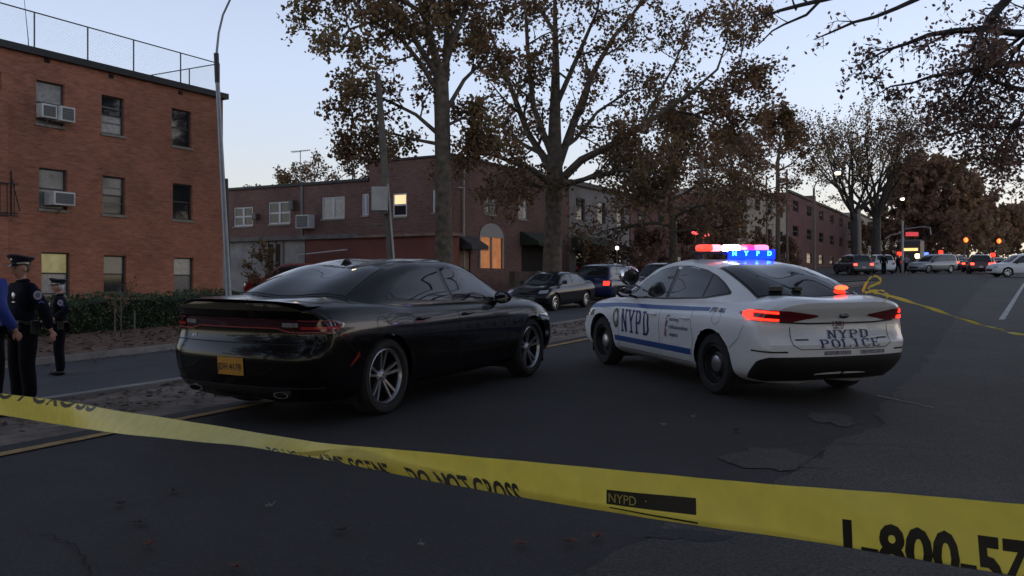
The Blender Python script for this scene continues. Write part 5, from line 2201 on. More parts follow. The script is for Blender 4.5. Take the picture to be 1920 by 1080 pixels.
# third and fourth street trees, dense and dark
auto_tree('dense dark street tree overhanging the parked cars, beyond the broad oak', ground_at(1262, 17), 9.6, .26, 3.8, 13, 5.2, 31, mx=3, nc=8, leaf=(.08, .14), per=13, clump=.45, lm=lf_olive, group='street trees on the verge', up=.0)
auto_tree('dark reddish street tree directly above the police car roof lights', ground_at(1378, 18), 11.2, .22, 7.0, 10, 4.6, 32, mx=3, nc=8, leaf=(.08, .15), per=12, clump=.5, lm=lf_red, group='street trees on the verge', up=.0)
auto_tree('smaller green tinged street tree left of the bare tree', ground_at(1458, 17.5), 14.5, .20, 10, 8, 4.0, 33, mx=3, nc=6, leaf=(.10, .19), per=18, clump=.5, lm=lf_olive, group='street trees on the verge')
# big bare vase shaped tree
def vase(label, base, H, spread, seed, r0, zf, leaf, per, lm, n1=8, nc=6, group=None, lean=0.0, two=False, a0=0.0, sp=.5):
    t = Tree(label, seed, leaf=leaf, per=per, clump=sp, lm=lm, bm=bark2, group=group, twigmin=.018)
    b = Vector(base)
    stems = [(-.0, 1.0)] if not two else [(-1.0, .9), (.9, 1.0)]
    for sx, sc_ in stems:
        bb = b + Vector((sx, 0, 0))
        f = bb + Vector((sx * .3 + lean, 0, zf))
        t.wood.tube([bb + Vector((0, 0, -.3)), bb + Vector((0, 0, .3)), bb.lerp(f, .5), f], [r0 * 1.4, r0 * 1.1, r0, r0 * .85], 12, cap=False)
        for i in range(n1):
            a = i * 2.399 + t.r.uniform(-.3, .3) + a0
            el = R(t.r.uniform(28, 78))
            d = Vector((math.cos(a) * math.cos(el), math.sin(a) * math.cos(el), math.sin(el)))
            Lh = (H - zf) * .62
            t.grow(f - Vector((0, 0, t.r.uniform(0, .8))), d, Lh * (.75 + .45 * math.cos(el)) * spread, r0 * .45, 1, 3, nc, up=.07, wob=.16, fall=.55, ang=(18, 48))
    return t.finish(base)


vase('large half bare tree with splayed grey limbs above the far traffic', Vector((37.0, 92, G(37, 92))), 19.5, 1.15, 41, .42, 6, (.08, .17), 17, lf_mix, two=True)
for i, (px, Y, H, sp, lm, lab, sd) in enumerate((
        (1735, 125, 15.5, 6.5, lf_red, 'reddish brown tree behind the signal mast', 51), (1775, 150, 19, 8, lf_far, 'tallest brown tree of the far left row', 52),
        (1700, 150, 18, 7, lf_far, 'brown tree between the bare tree and the far signals', 53), (1815, 190, 18, 8, lf_far, 'brown tree above the left red signal', 54),
        (1850, 250, 19, 9, lf_far, 'distant brown tree above the right red signal', 55), (1890, 320, 20, 10, lf_far, 'far hazy tree above the white car', 56),
        (1925, 330, 22, 11, lf_far, 'furthest tree at the right edge of the street', 57))):
    x = (px - CXP) / F * Y
    auto_tree(lab, Vector((x, Y, G(x, Y))), H * .88, .3, H * .14, 15, sp, sd, mx=3, nc=6, leaf=(.18 + Y * .0010, .34 + Y * .0016), per=11, clump=.9, lm=lm, group='trees far up the street', twigmin=.02, sides=(6, 5, 4, 3, 3))
# dark shrubs in front of the far houses
for i, (px, n_, H, sp) in enumerate(((1205, 21, 3.6, 2.2), (1290, 21.5, 4.2, 2.6), (1345, 21, 3.5, 2.2), (1120, 22, 2.2, 1.2), (1425, 21.5, 3.4, 2), (1475, 21.5, 3.6, 1.6))):
    auto_tree(['rounded dark shrub behind the parked blue car', 'tall dark red shrub in front of the dark brick house', 'dark shrub left of the steel pole', 'low shrub beside the shop awning', 'bushy dark shrub below the cream house', 'tall bush between cream and brick houses'][i],
              ground_at(px, n_), H, .12, H * .15, 10, sp, 70 + i, mx=2, nc=8, leaf=(.10, .18), per=22, clump=.45, lm=lf_red if i % 2 else lf_dark, group='shrubs by the far houses', cat='shrub', name='shrub')
# trees behind the row house
for i, (px, Y, H, sp, lm) in enumerate(((540, 66, 8.6, 3.0, lf_mix), (590, 70, 9.8, 3.2, lf_mix), (480, 72, 7.6, 2.6, lf_far), (665, 62, 10.0, 3.0, lf_olive), (700, 64, 9.6, 2.6, lf_olive))):
    x = (px - CXP) / F * Y
    auto_tree(['reddish tree behind the row house roof', 'brown twiggy tree beside the roof aerial', 'low tree behind the left end of the row house', 'green tree behind the step in the roofs', 'olive tree behind the utility pole'][i],
              Vector((x, Y, G(x, Y))), H, .2, H * .4, 9, sp, 80 + i, mx=3, nc=5, leaf=(.07, .13), per=10, clump=.45, lm=lm, group='trees behind the row houses')

# the near tree on the right: trunk out of the picture, limbs reach in
bx = Vector((20.5, 20, G(20.5, 20)))
t = Tree('near tree with long dark limbs reaching in over the road from the top right', 91, leaf=(.035, .07), per=10, clump=.28, lm=lf_dark, bm=bark2, twigmin=.007)
tk = [bx + Vector((0, 0, -.3)), bx + Vector((0, 0, 1)), bx + Vector((-.3, 0, 4)), bx + Vector((-.8, 0, 7))]
t.wood.tube(tk, [.62, .5, .42, .36], 14, cap=False)
LM = [([(2540, 60), (2200, 60), (2000, 65), (1900, 62), (1850, 55), (1790, 58), (1740, 66), (1700, 82), (1660, 95), (1615, 118)], [.24, .17, .12, .085, .075, .065, .05, .04, .025, .012], 18, 1),
      ([(2540, -40), (2200, -60), (1980, -40), (1900, -15), (1860, 30), (1840, 60), (1835, 120)], [.2, .15, .12, .10, .09, .05, .02], 17.5, 1),
      ([(2300, -200), (1950, -120), (1780, -40), (1720, -2), (1680, 16), (1640, 32), (1600, 42), (1560, 60), (1526, 74)], [.14, .10, .07, .05, .042, .036, .028, .02, .01], 16, .35),
      ([(2200, -300), (1800, -120), (1640, -35), (1560, -4), (1500, 10), (1462, 20), (1429, 32)], [.12, .08, .055, .045, .038, .03, .02], 15, .12),
      ([(1545, -6), (1512, 28), (1470, 46), (1448, 58), (1430, 76), (1418, 88)], [.03, .026, .02, .016, .012, .006], 15, .15),
      ([(2540, 150), (2150, 120), (1980, 118), (1880, 120), (1835, 128), (1800, 136), (1750, 142), (1710, 156), (1670, 162), (1640, 180)], [.18, .13, .09, .07, .06, .045, .035, .027, .02, .01], 19, 1),
      ([(1836, 128), (1815, 165), (1795, 195), (1770, 215), (1745, 230), (1728, 232)], [.05, .04, .032, .025, .018, .008], 19, 1),
      ([(2540, 260), (2150, 200), (1980, 180), (1900, 165), (1860, 150), (1838, 132)], [.16, .12, .08, .06, .04, .02], 20, 1),
      ([(2400, 300), (2100, 240), (1960, 220), (1890, 240), (1830, 235), (1790, 250), (1750, 258), (1720, 255)], [.14, .10, .07, .05, .04, .03, .02, .01], 21, 1),
      ([(2400, 380), (2100, 300), (1990, 285), (1930, 300), (1880, 310), (1850, 330)], [.12, .09, .06, .045, .03, .015], 21, 1),
      ([(2300, 100), (2050, 100), (1960, 150), (1920, 210), (1880, 270), (1870, 300)], [.1, .08, .06, .045, .03, .015], 20.5, 1),
      ([(2300, 0), (2050, 20), (1960, 30), (1900, 100), (1880, 150)], [.1, .08, .06, .045, .02], 19.5, 1)]
for P_, r_, Y, dens in LM:
    pts = [at(x, y, Y + (len(P_) - i) * .22) for i, (x, y) in enumerate(P_)]
    t.wood.tube(pts, r_, 7, cap=False)
    t.per = 10 if dens > .5 else 3
    # only the part that reaches towards the picture carries twigs
    j = next((k for k, (x, y) in enumerate(P_) if x < 2060), 0)
    sub, rs = pts[j:], r_[j:]
    L = sum((a - b_).length for a, b_ in zip(sub, sub[1:]))
    t.kids(sub, rs, min(L, 3.0) * .75 * (1 if dens > .5 else .5), 1, 3 if dens > .2 else 2, 7 if dens > .5 else (4 if dens > .2 else 2), up=-.03, wob=.24, fall=.52, start=.1, ang=(22, 65))
t.per = 9
t.sp = .45
for (px, py) in ((1895, 95), (1910, 140), (1880, 115), (1915, 200), (1905, 250), (1870, 190), (1915, 290), (1925, 60), (1935, 170), (1940, 240), (1890, 225), (1930, 320)):
    c = at(px, py, 20.5)
    for _ in range(5):
        t.grow(c + t.rv() * .5, Vector((-1, t.r.uniform(-.6, .6), t.r.uniform(-.9, .5))), 1.3, .012, 2, 3, 4, up=-.05, wob=.3, fall=.55)
t.finish(bx)

# unseen trees added behind the camera to darken the near side of everything
for i, (x, y, H) in enumerate(((-9, -7, 13), (-2, -10, 14), (6, -9, 13), (13, -6, 14), (19, 4, 13), (-15, 0, 13), (24, 12, 13))):
    auto_tree(['first', 'second', 'third', 'fourth', 'fifth', 'sixth', 'seventh'][i] + ' unseen dense tree added behind the viewer to block sky light, counted from the left', Vector((x, y, G(x, y))), H, .3, 2.2, 16, 5.5, 100 + i, mx=2, nc=8, leaf=(.28, .5), per=22, clump=.9, lm=lf_dark, group='trees behind the viewer', sides=(6, 5, 4, 3))

# ================================================================== PARKED AND DISTANT VEHICLES
SUV = dict(L=4.7, W=0.94, axles=(0.95, 3.70), track=0.80, rw=0.36, arch=0.41, rim=0.24, wheel='plain', tw=0.23,
    keys=[(0, .38, .74, .84, .80, 1.04, 1.10), (.1, .34, .84, .92, .84, 1.06, 1.12), (.4, .26, .86, .94, .86, 1.06, 1.12), (1.5, .24, .87, .94, .86, 1.03, 1.10), (2.6, .24, .87, .94, .86, 1.0, 1.06), (3.4, .24, .87, .94, .86, .99, 1.06),
          (4.1, .25, .86, .93, .84, .96, 1.03), (4.5, .28, .80, .88, .78, .86, .93), (4.7, .32, .70, .80, .66, .72, .78)],
    rear=[(.2, .15), (.35, .03), (.5, 0), (.8, .03), (1.1, .10)], front=[(.2, .12), (.35, 0), (.6, 0), (.9, .08)], zw=.62, char=.13, bulge=(.08, .22),
    green=[(.10, .80, 1.05, .72, 1.08), (.22, .84, 1.05, .68, 1.38), (.42, .85, 1.05, .64, 1.66), (1.0, .86, 1.04, .63, 1.73), (2.0, .86, 1.02, .63, 1.74), (2.7, .86, 1.01, .62, 1.67), (3.1, .86, 1.0, .66, 1.42), (3.6, .84, .99, .74, 1.07)],
    dlo=([(.42, 1.13), (1.6, 1.10), (3.3, 1.06)], [(.42, 1.45), (.6, 1.58), (1.0, 1.63), (2.2, 1.63), (2.7, 1.54), (3.3, 1.10)]),
    panes=[(.46, 1.15), (1.22, 2.05), (2.12, 3.26)], backlight=(.17, .42, .66, .60, .02), screen=(2.85, 3.5, .56, .70, .08), doors=[], cuts=[])
VAN = dict(SUV, green=[(.06, .82, 1.05, .76, 1.08), (.12, .86, 1.05, .72, 1.6), (.25, .87, 1.05, .70, 1.76), (1.2, .87, 1.04, .68, 1.80), (2.6, .87, 1.02, .66, 1.76), (3.1, .86, 1.01, .66, 1.58), (3.7, .86, 1.0, .70, 1.25), (4.1, .82, .98, .74, 1.02)],
    L=5.1, axles=(1.0, 4.05), keys=[(x * 5.1 / 4.7, *r) for x, *r in SUV['keys']],
    dlo=([(.3, 1.13), (1.6, 1.10), (3.7, 1.06)], [(.3, 1.58), (.6, 1.66), (2.5, 1.66), (2.9, 1.58), (3.7, 1.16)]), panes=[(.34, 1.5), (1.6, 2.6), (2.7, 3.66)], backlight=(.10, .24, .68, .64, .02), screen=(3.05, 4.0, .56, .70, .08))


def generic(name, label, cat, spec, pm, contact, heading, near, lit=False, fine=False, group=None, brake=2.0, head=None):
    spec = dict(spec)
    if spec['wheel'] != 'plain':
        spec['wheel'] = 'plain'
    c = Car(name, label, cat, spec, pm, contact, heading, near, group, fine=fine, darkglass=(.016, .018, .022))
    S_ = c.rear()
    z = .90 if spec['L'] < 4.6 or spec.get('dlo') in (SUV['dlo'], VAN['dlo']) else .86
    for sg in (1, -1):
        y0, y1 = sorted((sg * .56, sg * .84))
        m = mat('far_tail_lit', (.6, .03, .01), .3, emit=(1, .035, .02), es=5) if lit and not fine and contact.y > 60 else (RED_LIT() if lit else RED_LENS())
        c.patch('tail_light', m, S_, [(y0, z - .09), (y1, z - .09)], [(y0, z + .09), (y1, z + .09)], n=4, r=2, off=.012)
        Fm = c.frontm()
        zf_ = .72
        c.patch('headlight', head or mat('headlamp_glass', (.35, .36, .38)), Fm, [(y0, zf_ - .05), (y1, zf_ - .03)], [(y0, zf_ + .06), (y1, zf_ + .09)], n=4, r=2, off=.012)
        c.mirror(sg, c.trim, spec['screen'][1] - .45, 1.08)
    c.patch('number_plate', mat('plate_pale', (.35, .35, .33), .5), S_, [(-.16, .58), (.16, .58)], [(-.16, .72), (.16, .72)], n=2, r=1, off=.012)
    c.patch('grille', c.trim, c.frontm(), [(-.48, .42), (.48, .42)], [(-.48, .62), (.48, .62)], n=6, r=2, off=.006)
    return c


hd = math.atan2(-D.y, -D.x)
pk = gp(1037, 583)
blk2 = paint('parked_black', (.006, .007, .009), .2)
c1 = generic('parked_sedan', 'black sedan parked facing the camera under the broad oak, nearest of the kerb line', 'car', FUSION, blk2, pk, hd, ('front', 1), fine=True, group='cars parked along the service lane')
pk2 = pk + D * 6.6 + N * .15
generic('parked_suv', 'dark blue sport utility car parked behind the black sedan', 'car', SUV, paint('dark_blue_paint', (.012, .018, .060), .25), pk2, hd + math.pi, ('rear', -1), group='cars parked along the service lane', lit=True)
generic('parked_suv', 'dark grey sport utility car parked third along the service lane', 'car', SUV, paint('dark_grey_paint', (.03, .03, .035), .25), pk + D * 13 + N * .1, hd, ('front', 1), group='cars parked along the service lane')
generic('parked_suv', 'black van-like car seen over the bonnet of the police car', 'car', VAN, blk2, pk + D * 19.5, hd, ('front', 1), group='cars parked along the service lane')
generic('parked_suv', 'red car whose roof shows behind the black sedan, by the pale garage', 'car', SUV, paint('red_paint', (.30, .02, .015), .3), Vector((at(588, 520, 43).x, 43, 0)), R(172), ('rear', 1))

silver = paint('silver_paint', (.28, .29, .30), .3, .4)
white2 = paint('far_white_paint', (.55, .56, .57), .3)


def far(px, Y, spec, pm, hdg, name, label, cat='car', **k):
    x = (px - CXP) / F * Y
    return generic(name, label, cat, spec, pm, Vector((x, Y, 0)), hdg, ('rear', 0), **k)


hs = math.atan2(D.y, D.x)
far(1611, 76, SUV, paint('dark_silver', (.06, .06, .065), .3, .3), hs + .55, 'far_suv', 'dark sport utility car facing away with lit tail lamps, left of the far police car', lit=True)
far(1655, 80, SUV, white2, hs + .35, 'far_police_suv', 'white and dark patrol car with an officer standing beside it', 'police car')
far(1768, 84, VAN, silver, R(206), 'far_minivan', 'silver minivan standing across the street in front of the signals', 'van')
far(1822, 88, FUSION, paint('dark_maroon', (.05, .01, .012), .3), hs, 'far_sedan', 'dark car with lit red tail lights, left of the two in the lane', lit=True)
far(1850, 96, FUSION, paint('dark_maroon2', (.04, .012, .012), .3), hs, 'far_sedan', 'dark car with lit red tail lights close to the white car', lit=True)
far(1796, 125, VAN, white2, R(200), 'far_van', 'white van roof visible behind the silver minivan', 'van')
far(1700, 120, SUV, silver, hs, 'far_suv', 'small grey car far behind the pedestrians', lit=True)
far(1950, 66, SUV, white2, R(176), 'white_suv', 'white sport utility car turning at the right edge of the street', lit=True)
far(1806, 104, FUSION, paint('dark_maroon3', (.03, .02, .02), .3), hs, 'far_sedan', 'dark car with lit red tail lights nearest the silver minivan', lit=True)
far(1872, 110, FUSION, paint('dark_maroon3', (.03, .02, .02), .3), hs, 'far_sedan', 'small dark car with lit red tail lights beyond the white car', lit=True)
far(1783, 100, SUV, paint('dark_maroon3', (.03, .02, .02), .3), hs, 'far_suv', 'tall dark car with lit red tail lights half behind the silver minivan', lit=True)
far(1838, 78, SUV, paint('dark_maroon2', (.04, .012, .012), .3), hs + .1, 'far_suv', 'dark tall car with lit red tail lights nearest in the lane beside the white car', lit=True)
far(1745, 92, FUSION, silver, hs + math.pi, 'far_sedan', 'pale car with bright headlights facing the camera left of the minivan', head=mat('headlight_on', (1, .9, .7), .4, emit=(1, .75, .45), es=9))
far(1840, 140, SUV, white2, hs, 'far_suv', 'pale car roof beyond the two red lit cars', lit=True)
far(1752, 150, FUSION, blk2, hs + math.pi, 'far_sedan', 'far car with bright headlights below the small red signal', head=mat('headlight_on', (1, .9, .7), .4, emit=(1, .75, .45), es=9))

# box truck with lit sign
tb = Vector(((1706 - CXP) / F * 98, 98, 0))
tb.z = G(tb.x, tb.y)
tr_ = empty('truck', tb, 'dark box truck with lit amber rear sign below the red street sign', 'truck')
tr_.rotation_euler = (0, 0, hs - math.pi / 2)
MB().box((0, 3, 2.0), (2.1, 5.6, 2.6)).build('cargo_box', mat('truck_dark', (.03, .028, .03), .5), tr_, bevel=.05)
MB().box((0, 3, 3.36), (2.14, 5.64, .16)).build('roof_edge', mat('ledge_grey', (.1, .1, .1)), tr_)
MB().box((0, .16, .62), (2.1, .3, .2)).build('bumper', mat('ledge_grey', (.1, .1, .1)), tr_)
MB().box((0, .17, 2.35), (1.6, .06, .30)).build('lit_sign', mat('amber_lit', (.9, .6, .2), .5, emit=(1, .50, .18), es=1.0), tr_)
for sx in (-.85, .85):
    MB().box((sx, .17, 1.0), (.22, .05, .3)).build('tail_light', RED_LIT(), tr_)
for sx in (-.85, .85):
    for y in (1.0, 4.8):
        w_ = MB().lathe([(.01, -.14), (.48, -.14), (.5, -.08), (.5, .08), (.48, .14), (.01, .14)], 18, 'x').build('wheel', tyre_m(), tr_, smooth=True)
        w_.location = (sx, y, .5)

# ================================================================== POLES, LAMPS, SIGNALS
steel = mat('galvanised', (.20, .215, .235), .45, .5, var=.15, vs=3)
woodp = mat('pole_wood', (.11, .095, .08), .9, var=.3, vs=4, bump=.5, bs=14)
rustp = mat('pole_brown', (.13, .10, .08), .7, var=.2, vs=3)


def pole(name, label, cat, pts, rs, Y, m, k=14, base=True, group=None):
    P0 = at(pts[0][0], pts[0][1], Y)
    e = empty(name, (P0.x, P0.y, G(P0.x, P0.y)), label, cat, group)
    iv = Matrix.Translation(-Vector(e.location))
    P_ = [Vector((P0.x, P0.y, G(P0.x, P0.y) - .1))] + [at(x, y, Y) for x, y in pts]
    MB().tube(P_, [rs[0]] + list(rs), k).build('post', m, e, smooth=True, xf=iv)
    if base:
        MB().lathe([(rs[0] * 2.0, -.05), (rs[0] * 2.0, .22), (rs[0] * 1.1, .32)], 12, 'z').build('base_flange', m, e)
    return e, iv


YL = 21.9
e, iv = pole('street_lamp', 'tall leaning grey steel street lamp pole beside the orange brick building', 'street lamp', [(430, 590), (428, 540), (418, 350), (405, 100)], [.085, .075, .062, .05], YL, steel)
arm = [(405, 118), (407, 92), (410, 62), (418, 28), (432, -2), (455, -30), (500, -52), (560, -60)]
MB().tube([at(x, y, YL) for x, y in arm], [.034, .032, .03, .028, .027, .026, .025, .025], 8).build('arm', steel, e, smooth=True, xf=iv)
hp = at(575, -62, YL)
MB().ball(hp - Vector((0, 0, .07)), (.17, .11, .07), 14, 8).build('lit_lens', mat('street_lamp_lens', (1, .85, .6), .5, emit=(1, .72, .38), es=22), e, smooth=True, xf=iv)
MB().ball(hp, (.36, .15, .09), 16, 10).build('lamp_head', steel, e, smooth=True, xf=iv)
MB().tube([at(405.5, 100, YL), at(407.5, 155, YL)], [.062, .062], 12).build('collar', mat('collar_black', (.02, .02, .025), .6), e, xf=iv)
e, iv = pole('drain_post', 'thin black post standing just right of the tall grey lamp pole', 'post', [(430, 560), (427, 440), (424, 335)], [.055, .055, .055], 25, mat('post_black', (.012, .012, .014), .5), base=False)
# utility pole with cabinet
YU = 29
e, iv = pole('utility_pole', 'leaning grey wooden utility pole carrying a pale metal cabinet', 'utility pole', [(737, 530), (733, 480), (725, 360), (716, 240), (708, 140)], [.135, .13, .12, .11, .10], YU, woodp, base=False)
c_ = at(712, 373, YU - .3)
MB().box((c_.x, c_.y, c_.z), (.50, .28, .78)).build('cabinet', mat('cabinet_grey', (.34, .33, .31), .6, var=.12, vs=3), e, xf=iv, bevel=.02)
c2_ = at(718, 399, YU - .25)
MB().box((c2_.x, c2_.y, c2_.z), (.3, .2, .07)).build('cabinet_foot', mat('ac_brown', (.1, .08, .07)), e, xf=iv)
MB().tube([at(690, 422, YU - .2), at(732, 420, YU)], [.035, .035], 6).tube([at(704, 424, YU - .2), at(728, 438, YU)], [.025, .025], 6).build('bracket', rustp, e, xf=iv)
MB().tube([at(727, 345, YU - .15), at(742, 530, YU - .15)], [.03, .03], 6).build('conduit', mat('cabinet_grey', (0, 0, 0)), e, xf=iv)
# overhead service wire sagging down from the utility pole to the row house
b = MB()
wp = [at(712, 250, 29), at(690, 285, 32), at(660, 318, 35), at(620, 345, 38)]
b.tube(wp, .02, 5, cap=False)
tag(b.build('service_wire', mat('wire_black', (.01, .01, .01), .7)), 'dark wire dropping from the utility pole to the row house roof', 'wire')
# plain poles along the street
for px, y0, y1, Y, r_, lab, m in ((1317, 500, 300, 58, .13, 'plain brown steel pole behind the roof lights of the police car', rustp), (1476, 490, 318, 92, .13, 'slim pole at the corner of the cream house', rustp),
                                  (1612, 500, 392, 78, .17, 'short thick pale pole in front of the far bare tree', mat('pole_tan', (.20, .16, .13), .8)), (1438, 495, 330, 85, .09, 'thin dark pole in front of the cream house', rustp)):
    pole('steel_pole', lab, 'pole', [(px, y0), (px - 1, y1)], [r_, r_ * .8], Y, m)
lamp_on = mat('street_lamp_lit', (1, .85, .6), .5, emit=(1, .78, .45), es=7)
for px, y0, pts, head, Y, lab in ((1527, 495, [(1526, 352), (1535, 335), (1552, 325), (1566, 322)], (1571, 324), 74, 'lit street lamp on a tall pole left of the bare tree'),
                                  (1650, 495, [(1650, 385), (1662, 374), (1684, 370)], (1692, 373), 106, 'lit street lamp right of the bare tree trunks')):
    e, iv = pole('street_lamp', lab, 'street lamp', [(px, y0), pts[0]], [.13, .09], Y, rustp, group='lit street lamps')
    MB().tube([at(x, y, Y) for x, y in pts], .05, 6).build('arm', rustp, e, xf=iv)
    h_ = at(head[0], head[1], Y)
    MB().ball(h_ + Vector((0, 0, .14)), (.42, .2, .12), 12, 8).build('lamp_head', steel, e, xf=iv, smooth=True)
    MB().ball(h_, (.24, .2, .17), 12, 8).build('lit_lamp', lamp_on, e, xf=iv, smooth=True)
for px, py, Y in ((1690, 398, 180), (1705, 407, 200), (1843, 436, 210), (1858, 446, 230), (1868, 428, 260)):
    h_ = at(px, py, Y)
    e = empty('street_lamp', (h_.x, h_.y, G(h_.x, h_.y)), {1690: 'far lit lamp under the second street lamp', 1705: 'far lit lamp right under the brown trees', 1843: 'tiny lit lamp above the gap between the red signals', 1858: 'tiny lit lamp just left of the right red signal', 1868: 'tiny lit lamp highest above the right red signal'}[px], 'street lamp', 'lit street lamps')
    z0 = h_.z - G(h_.x, h_.y)
    MB().tube([(0, 0, -.1), (0, 0, z0)], .1, 5).build('post', rustp, e)
    MB().ball((.35, 0, z0 + .05), .24, 8, 6).build('lit_lamp', lamp_on, e)

sig_y = mat('signal_yellow', (.12, .09, .02), .6)
sig_red = mat('signal_red', (1, .2, .05), .4, emit=(1, .085, .015), es=5)
sig_off = mat('signal_off', (.02, .02, .02), .4)


def signal(px, py, Y, label, pole_px=None, r_=.44, s_=1.0):
    P_ = at(px, py, Y)
    g_ = G(P_.x, P_.y)
    e = empty('traffic_signal', (P_.x, P_.y, g_), label, 'traffic signal', 'red traffic signals')
    z = P_.z - g_
    MB().tube([(0, .22, -.1), (0, .22, z + .2)], [.13, .09], 8).build('post', rustp, e)
    MB().box((0, 0, z - .42 * s_), (.42 * s_, .3 * s_, 1.35 * s_)).build('housing', sig_y, e, bevel=.03)
    MB().ball((0, -.19 * s_, z), (r_ * .7, .07, r_ * .7), 14, 8).build('red_lens', sig_red, e, smooth=True)
    for q in (1, 2):
        MB().ball((0, -.16 * s_, z - .42 * q * s_), (.14, .03, .14), 10, 6).build('dark_lens', sig_off, e, smooth=True)
    MB().lathe([(.24 * s_, -.16), (.24 * s_, -.42)], 14, 'y', (0, 0, z)).build('visor', sig_y, e)
    return e


signal(1810, 450, 118, 'red traffic signal above the dark red lit cars')
signal(1872, 452, 122, 'red traffic signal just left of the white car')
signal(1733, 460, 140, 'small red traffic signal above the silver minivan', r_=.22)
# mast arm and red street sign
e, iv = pole('signal_mast', 'tall grey mast with two arms and a red sign above the truck', 'mast', [(1692, 500), (1692, 414)], [.15, .11], 92, steel)
MB().tube([at(1692, 430, 92), at(1730, 425, 92), at(1744, 427, 92), at(1745, 440, 92)], .07, 6).build('arm', steel, e, xf=iv)
MB().tube([at(1692, 436, 92), at(1672, 440, 92), at(1660, 448, 92)], .06, 6).build('arm', steel, e, xf=iv)
q_ = at(1710, 439, 91.6)
MB().box((q_.x, q_.y, q_.z), (1.3, .08, .42)).build('red_sign', mat('sign_red', (.5, .03, .04), .5, emit=(1, .08, .10), es=.30), e, xf=iv)
for px, py, col, lab in ((1686, 476, 'a', 'small red lit lamp left of the truck'), (1764, 473, 'b', 'square red lit lamp above the silver minivan'), (1737, 477, 'blue', 'small blue lit lamp left of the silver minivan'), (1720, 480, 'white', 'small white lit lamp right of the truck'), (1862, 478, 'c', 'small red lit lamp beside the white car')):
    h_ = at(px, py, 90)
    g_ = G(h_.x, h_.y)
    e = empty('warning_lamp', (h_.x, h_.y, g_), lab, 'lamp', 'warning lamps at the junction')
    MB().tube([(0, .1, 0), (0, .1, h_.z - g_)], .05, 6).build('post', rustp, e)
    MB().box((0, 0, h_.z - g_), (.42, .16, .40)).build('lit_lamp', {'blue': mat('blue_lit', (.1, .1, .8), .4, emit=(.05, .12, 1), es=2.5), 'white': lamp_on}.get(col) or RED_LIT(), e, bevel=.05)
# two red reflections above the police car, shaped as glowing balls on added posts
for px, py, lab in ((1304, 434, 'upper red reflection given as a glowing ball beside the plain pole above the roof lights'), (1322, 441, 'lower red reflection given as a glowing ball beside the plain pole above the roof lights')):
    h_ = at(px, py, 57)
    g_ = G(h_.x, h_.y)
    e = empty('reflection', (h_.x, h_.y, g_), lab, 'reflection', 'red reflections')
    MB().tube([(0, .1, 0), (0, .1, h_.z - g_)], .035, 6).build('post', rustp, e)
    MB().ball((0, 0, h_.z - g_), (.27, .15, .22), 10, 7).build('lit_lamp', mat('reflection_red', (.5, .05, .05), .4, emit=(1, .10, .10), es=1.2), e, smooth=True)  # glowing ball stands in for a reflection; no lamp hangs here
h_ = at(1157, 465, 50)
e = empty('porch_lamp', (h_.x, h_.y, G(h_.x, h_.y)), 'small white lit lamp on a post by the grey house', 'lamp')
MB().tube([(0, .1, 0), (0, .1, h_.z - e.location.z)], .03, 6).build('post', rustp, e)
MB().ball((0, 0, h_.z - e.location.z), .10, 10, 8).build('lit_lamp', mat('porch_lit', (1, .9, .9), .4, emit=(1, .85, .85), es=4), e)
# roof aerial
b = MB()
Ya = 58
b.tube([at(564, 350, Ya), at(563, 282, Ya)], .03, 5)
b.tube([at(546, 285, Ya), at(582, 281, Ya)], .022, 5)
for i in range(9):
    x = 548 + i * 4
    b.tube([at(x, 285 - i * .4, Ya) + Vector((0, -.5 + i * .03, 0)), at(x, 285 - i * .4, Ya) + Vector((0, .5 - i * .03, 0))], .012, 4)
    b.tube([at(x, 283.4 - i * .4, Ya), at(x, 286.4 - i * .4, Ya)], .012, 4)
tag(b.build('roof_aerial', steel), 'comb shaped television aerial on a thin mast above the row house', 'aerial')
# wooden gate / stair rails by the tan door
e = empty('step_railing', label='dark wooden step railing in front of the corner house', cat='railing')
for i in range(5):
    p = B0 + u3 * (ub(886) + i * .35) + n3 * 3.9
    MB().box((p.x, p.y, 1.35 + .0 * i), (.07, .07, 1.2)).build('post', rustp, e)
p = B0 + u3 * (ub(886) - .2) + n3 * 3.9
p2 = B0 + u3 * (ub(886) + 1.7) + n3 * 3.9
MB().tube([(p.x, p.y, 2.0), (p2.x, p2.y, 1.85)], .04, 6).build('rail', rustp, e)

# sapling and stakes on the verge
g0 = gp(226, 640)
t = Tree('leafless sapling tied to a stake on the leafy verge', 7, leaf=(.03, .05), per=4, clump=.12, lm=lf_olive, bm=woodp, cat='sapling', name='sapling', twigmin=.004)
t.wood.tube([g0, g0 + Vector((.02, 0, .7)), g0 + Vector((0, 0, 1.25))], [.022, .018, .010], 6)
for i in range(6):
    t.grow(g0 + Vector((.01, 0, .55 + i * .11)), Vector((t.r.uniform(-1, 1), t.r.uniform(-1, 1), .9)), .45, .010, 2, 3, 4)
t.finish(g0)
for i, dx in enumerate((-.18, .30)):
    MBs = MB().tube([g0 + Vector((dx, .1, -.05)), g0 + Vector((dx, .1, .95 - .2 * i))], .022, 6)
    tag(MBs.build('stake', woodp), ['taller wooden stake left of the sapling', 'shorter wooden stake right of the sapling'][i], 'stake', 'stakes around the sapling')
bb = Vector((at(488, 530, 40).x, 40, G(at(488, 530, 40).x, 40)))
auto_tree('small reddish green bush in front of the pale garage wall', bb, 2.6, .05, .5, 10, 1.1, 171, mx=2, nc=6, leaf=(.05, .09), per=12, clump=.22, lm=lf_mix, cat='bush', name='bush')

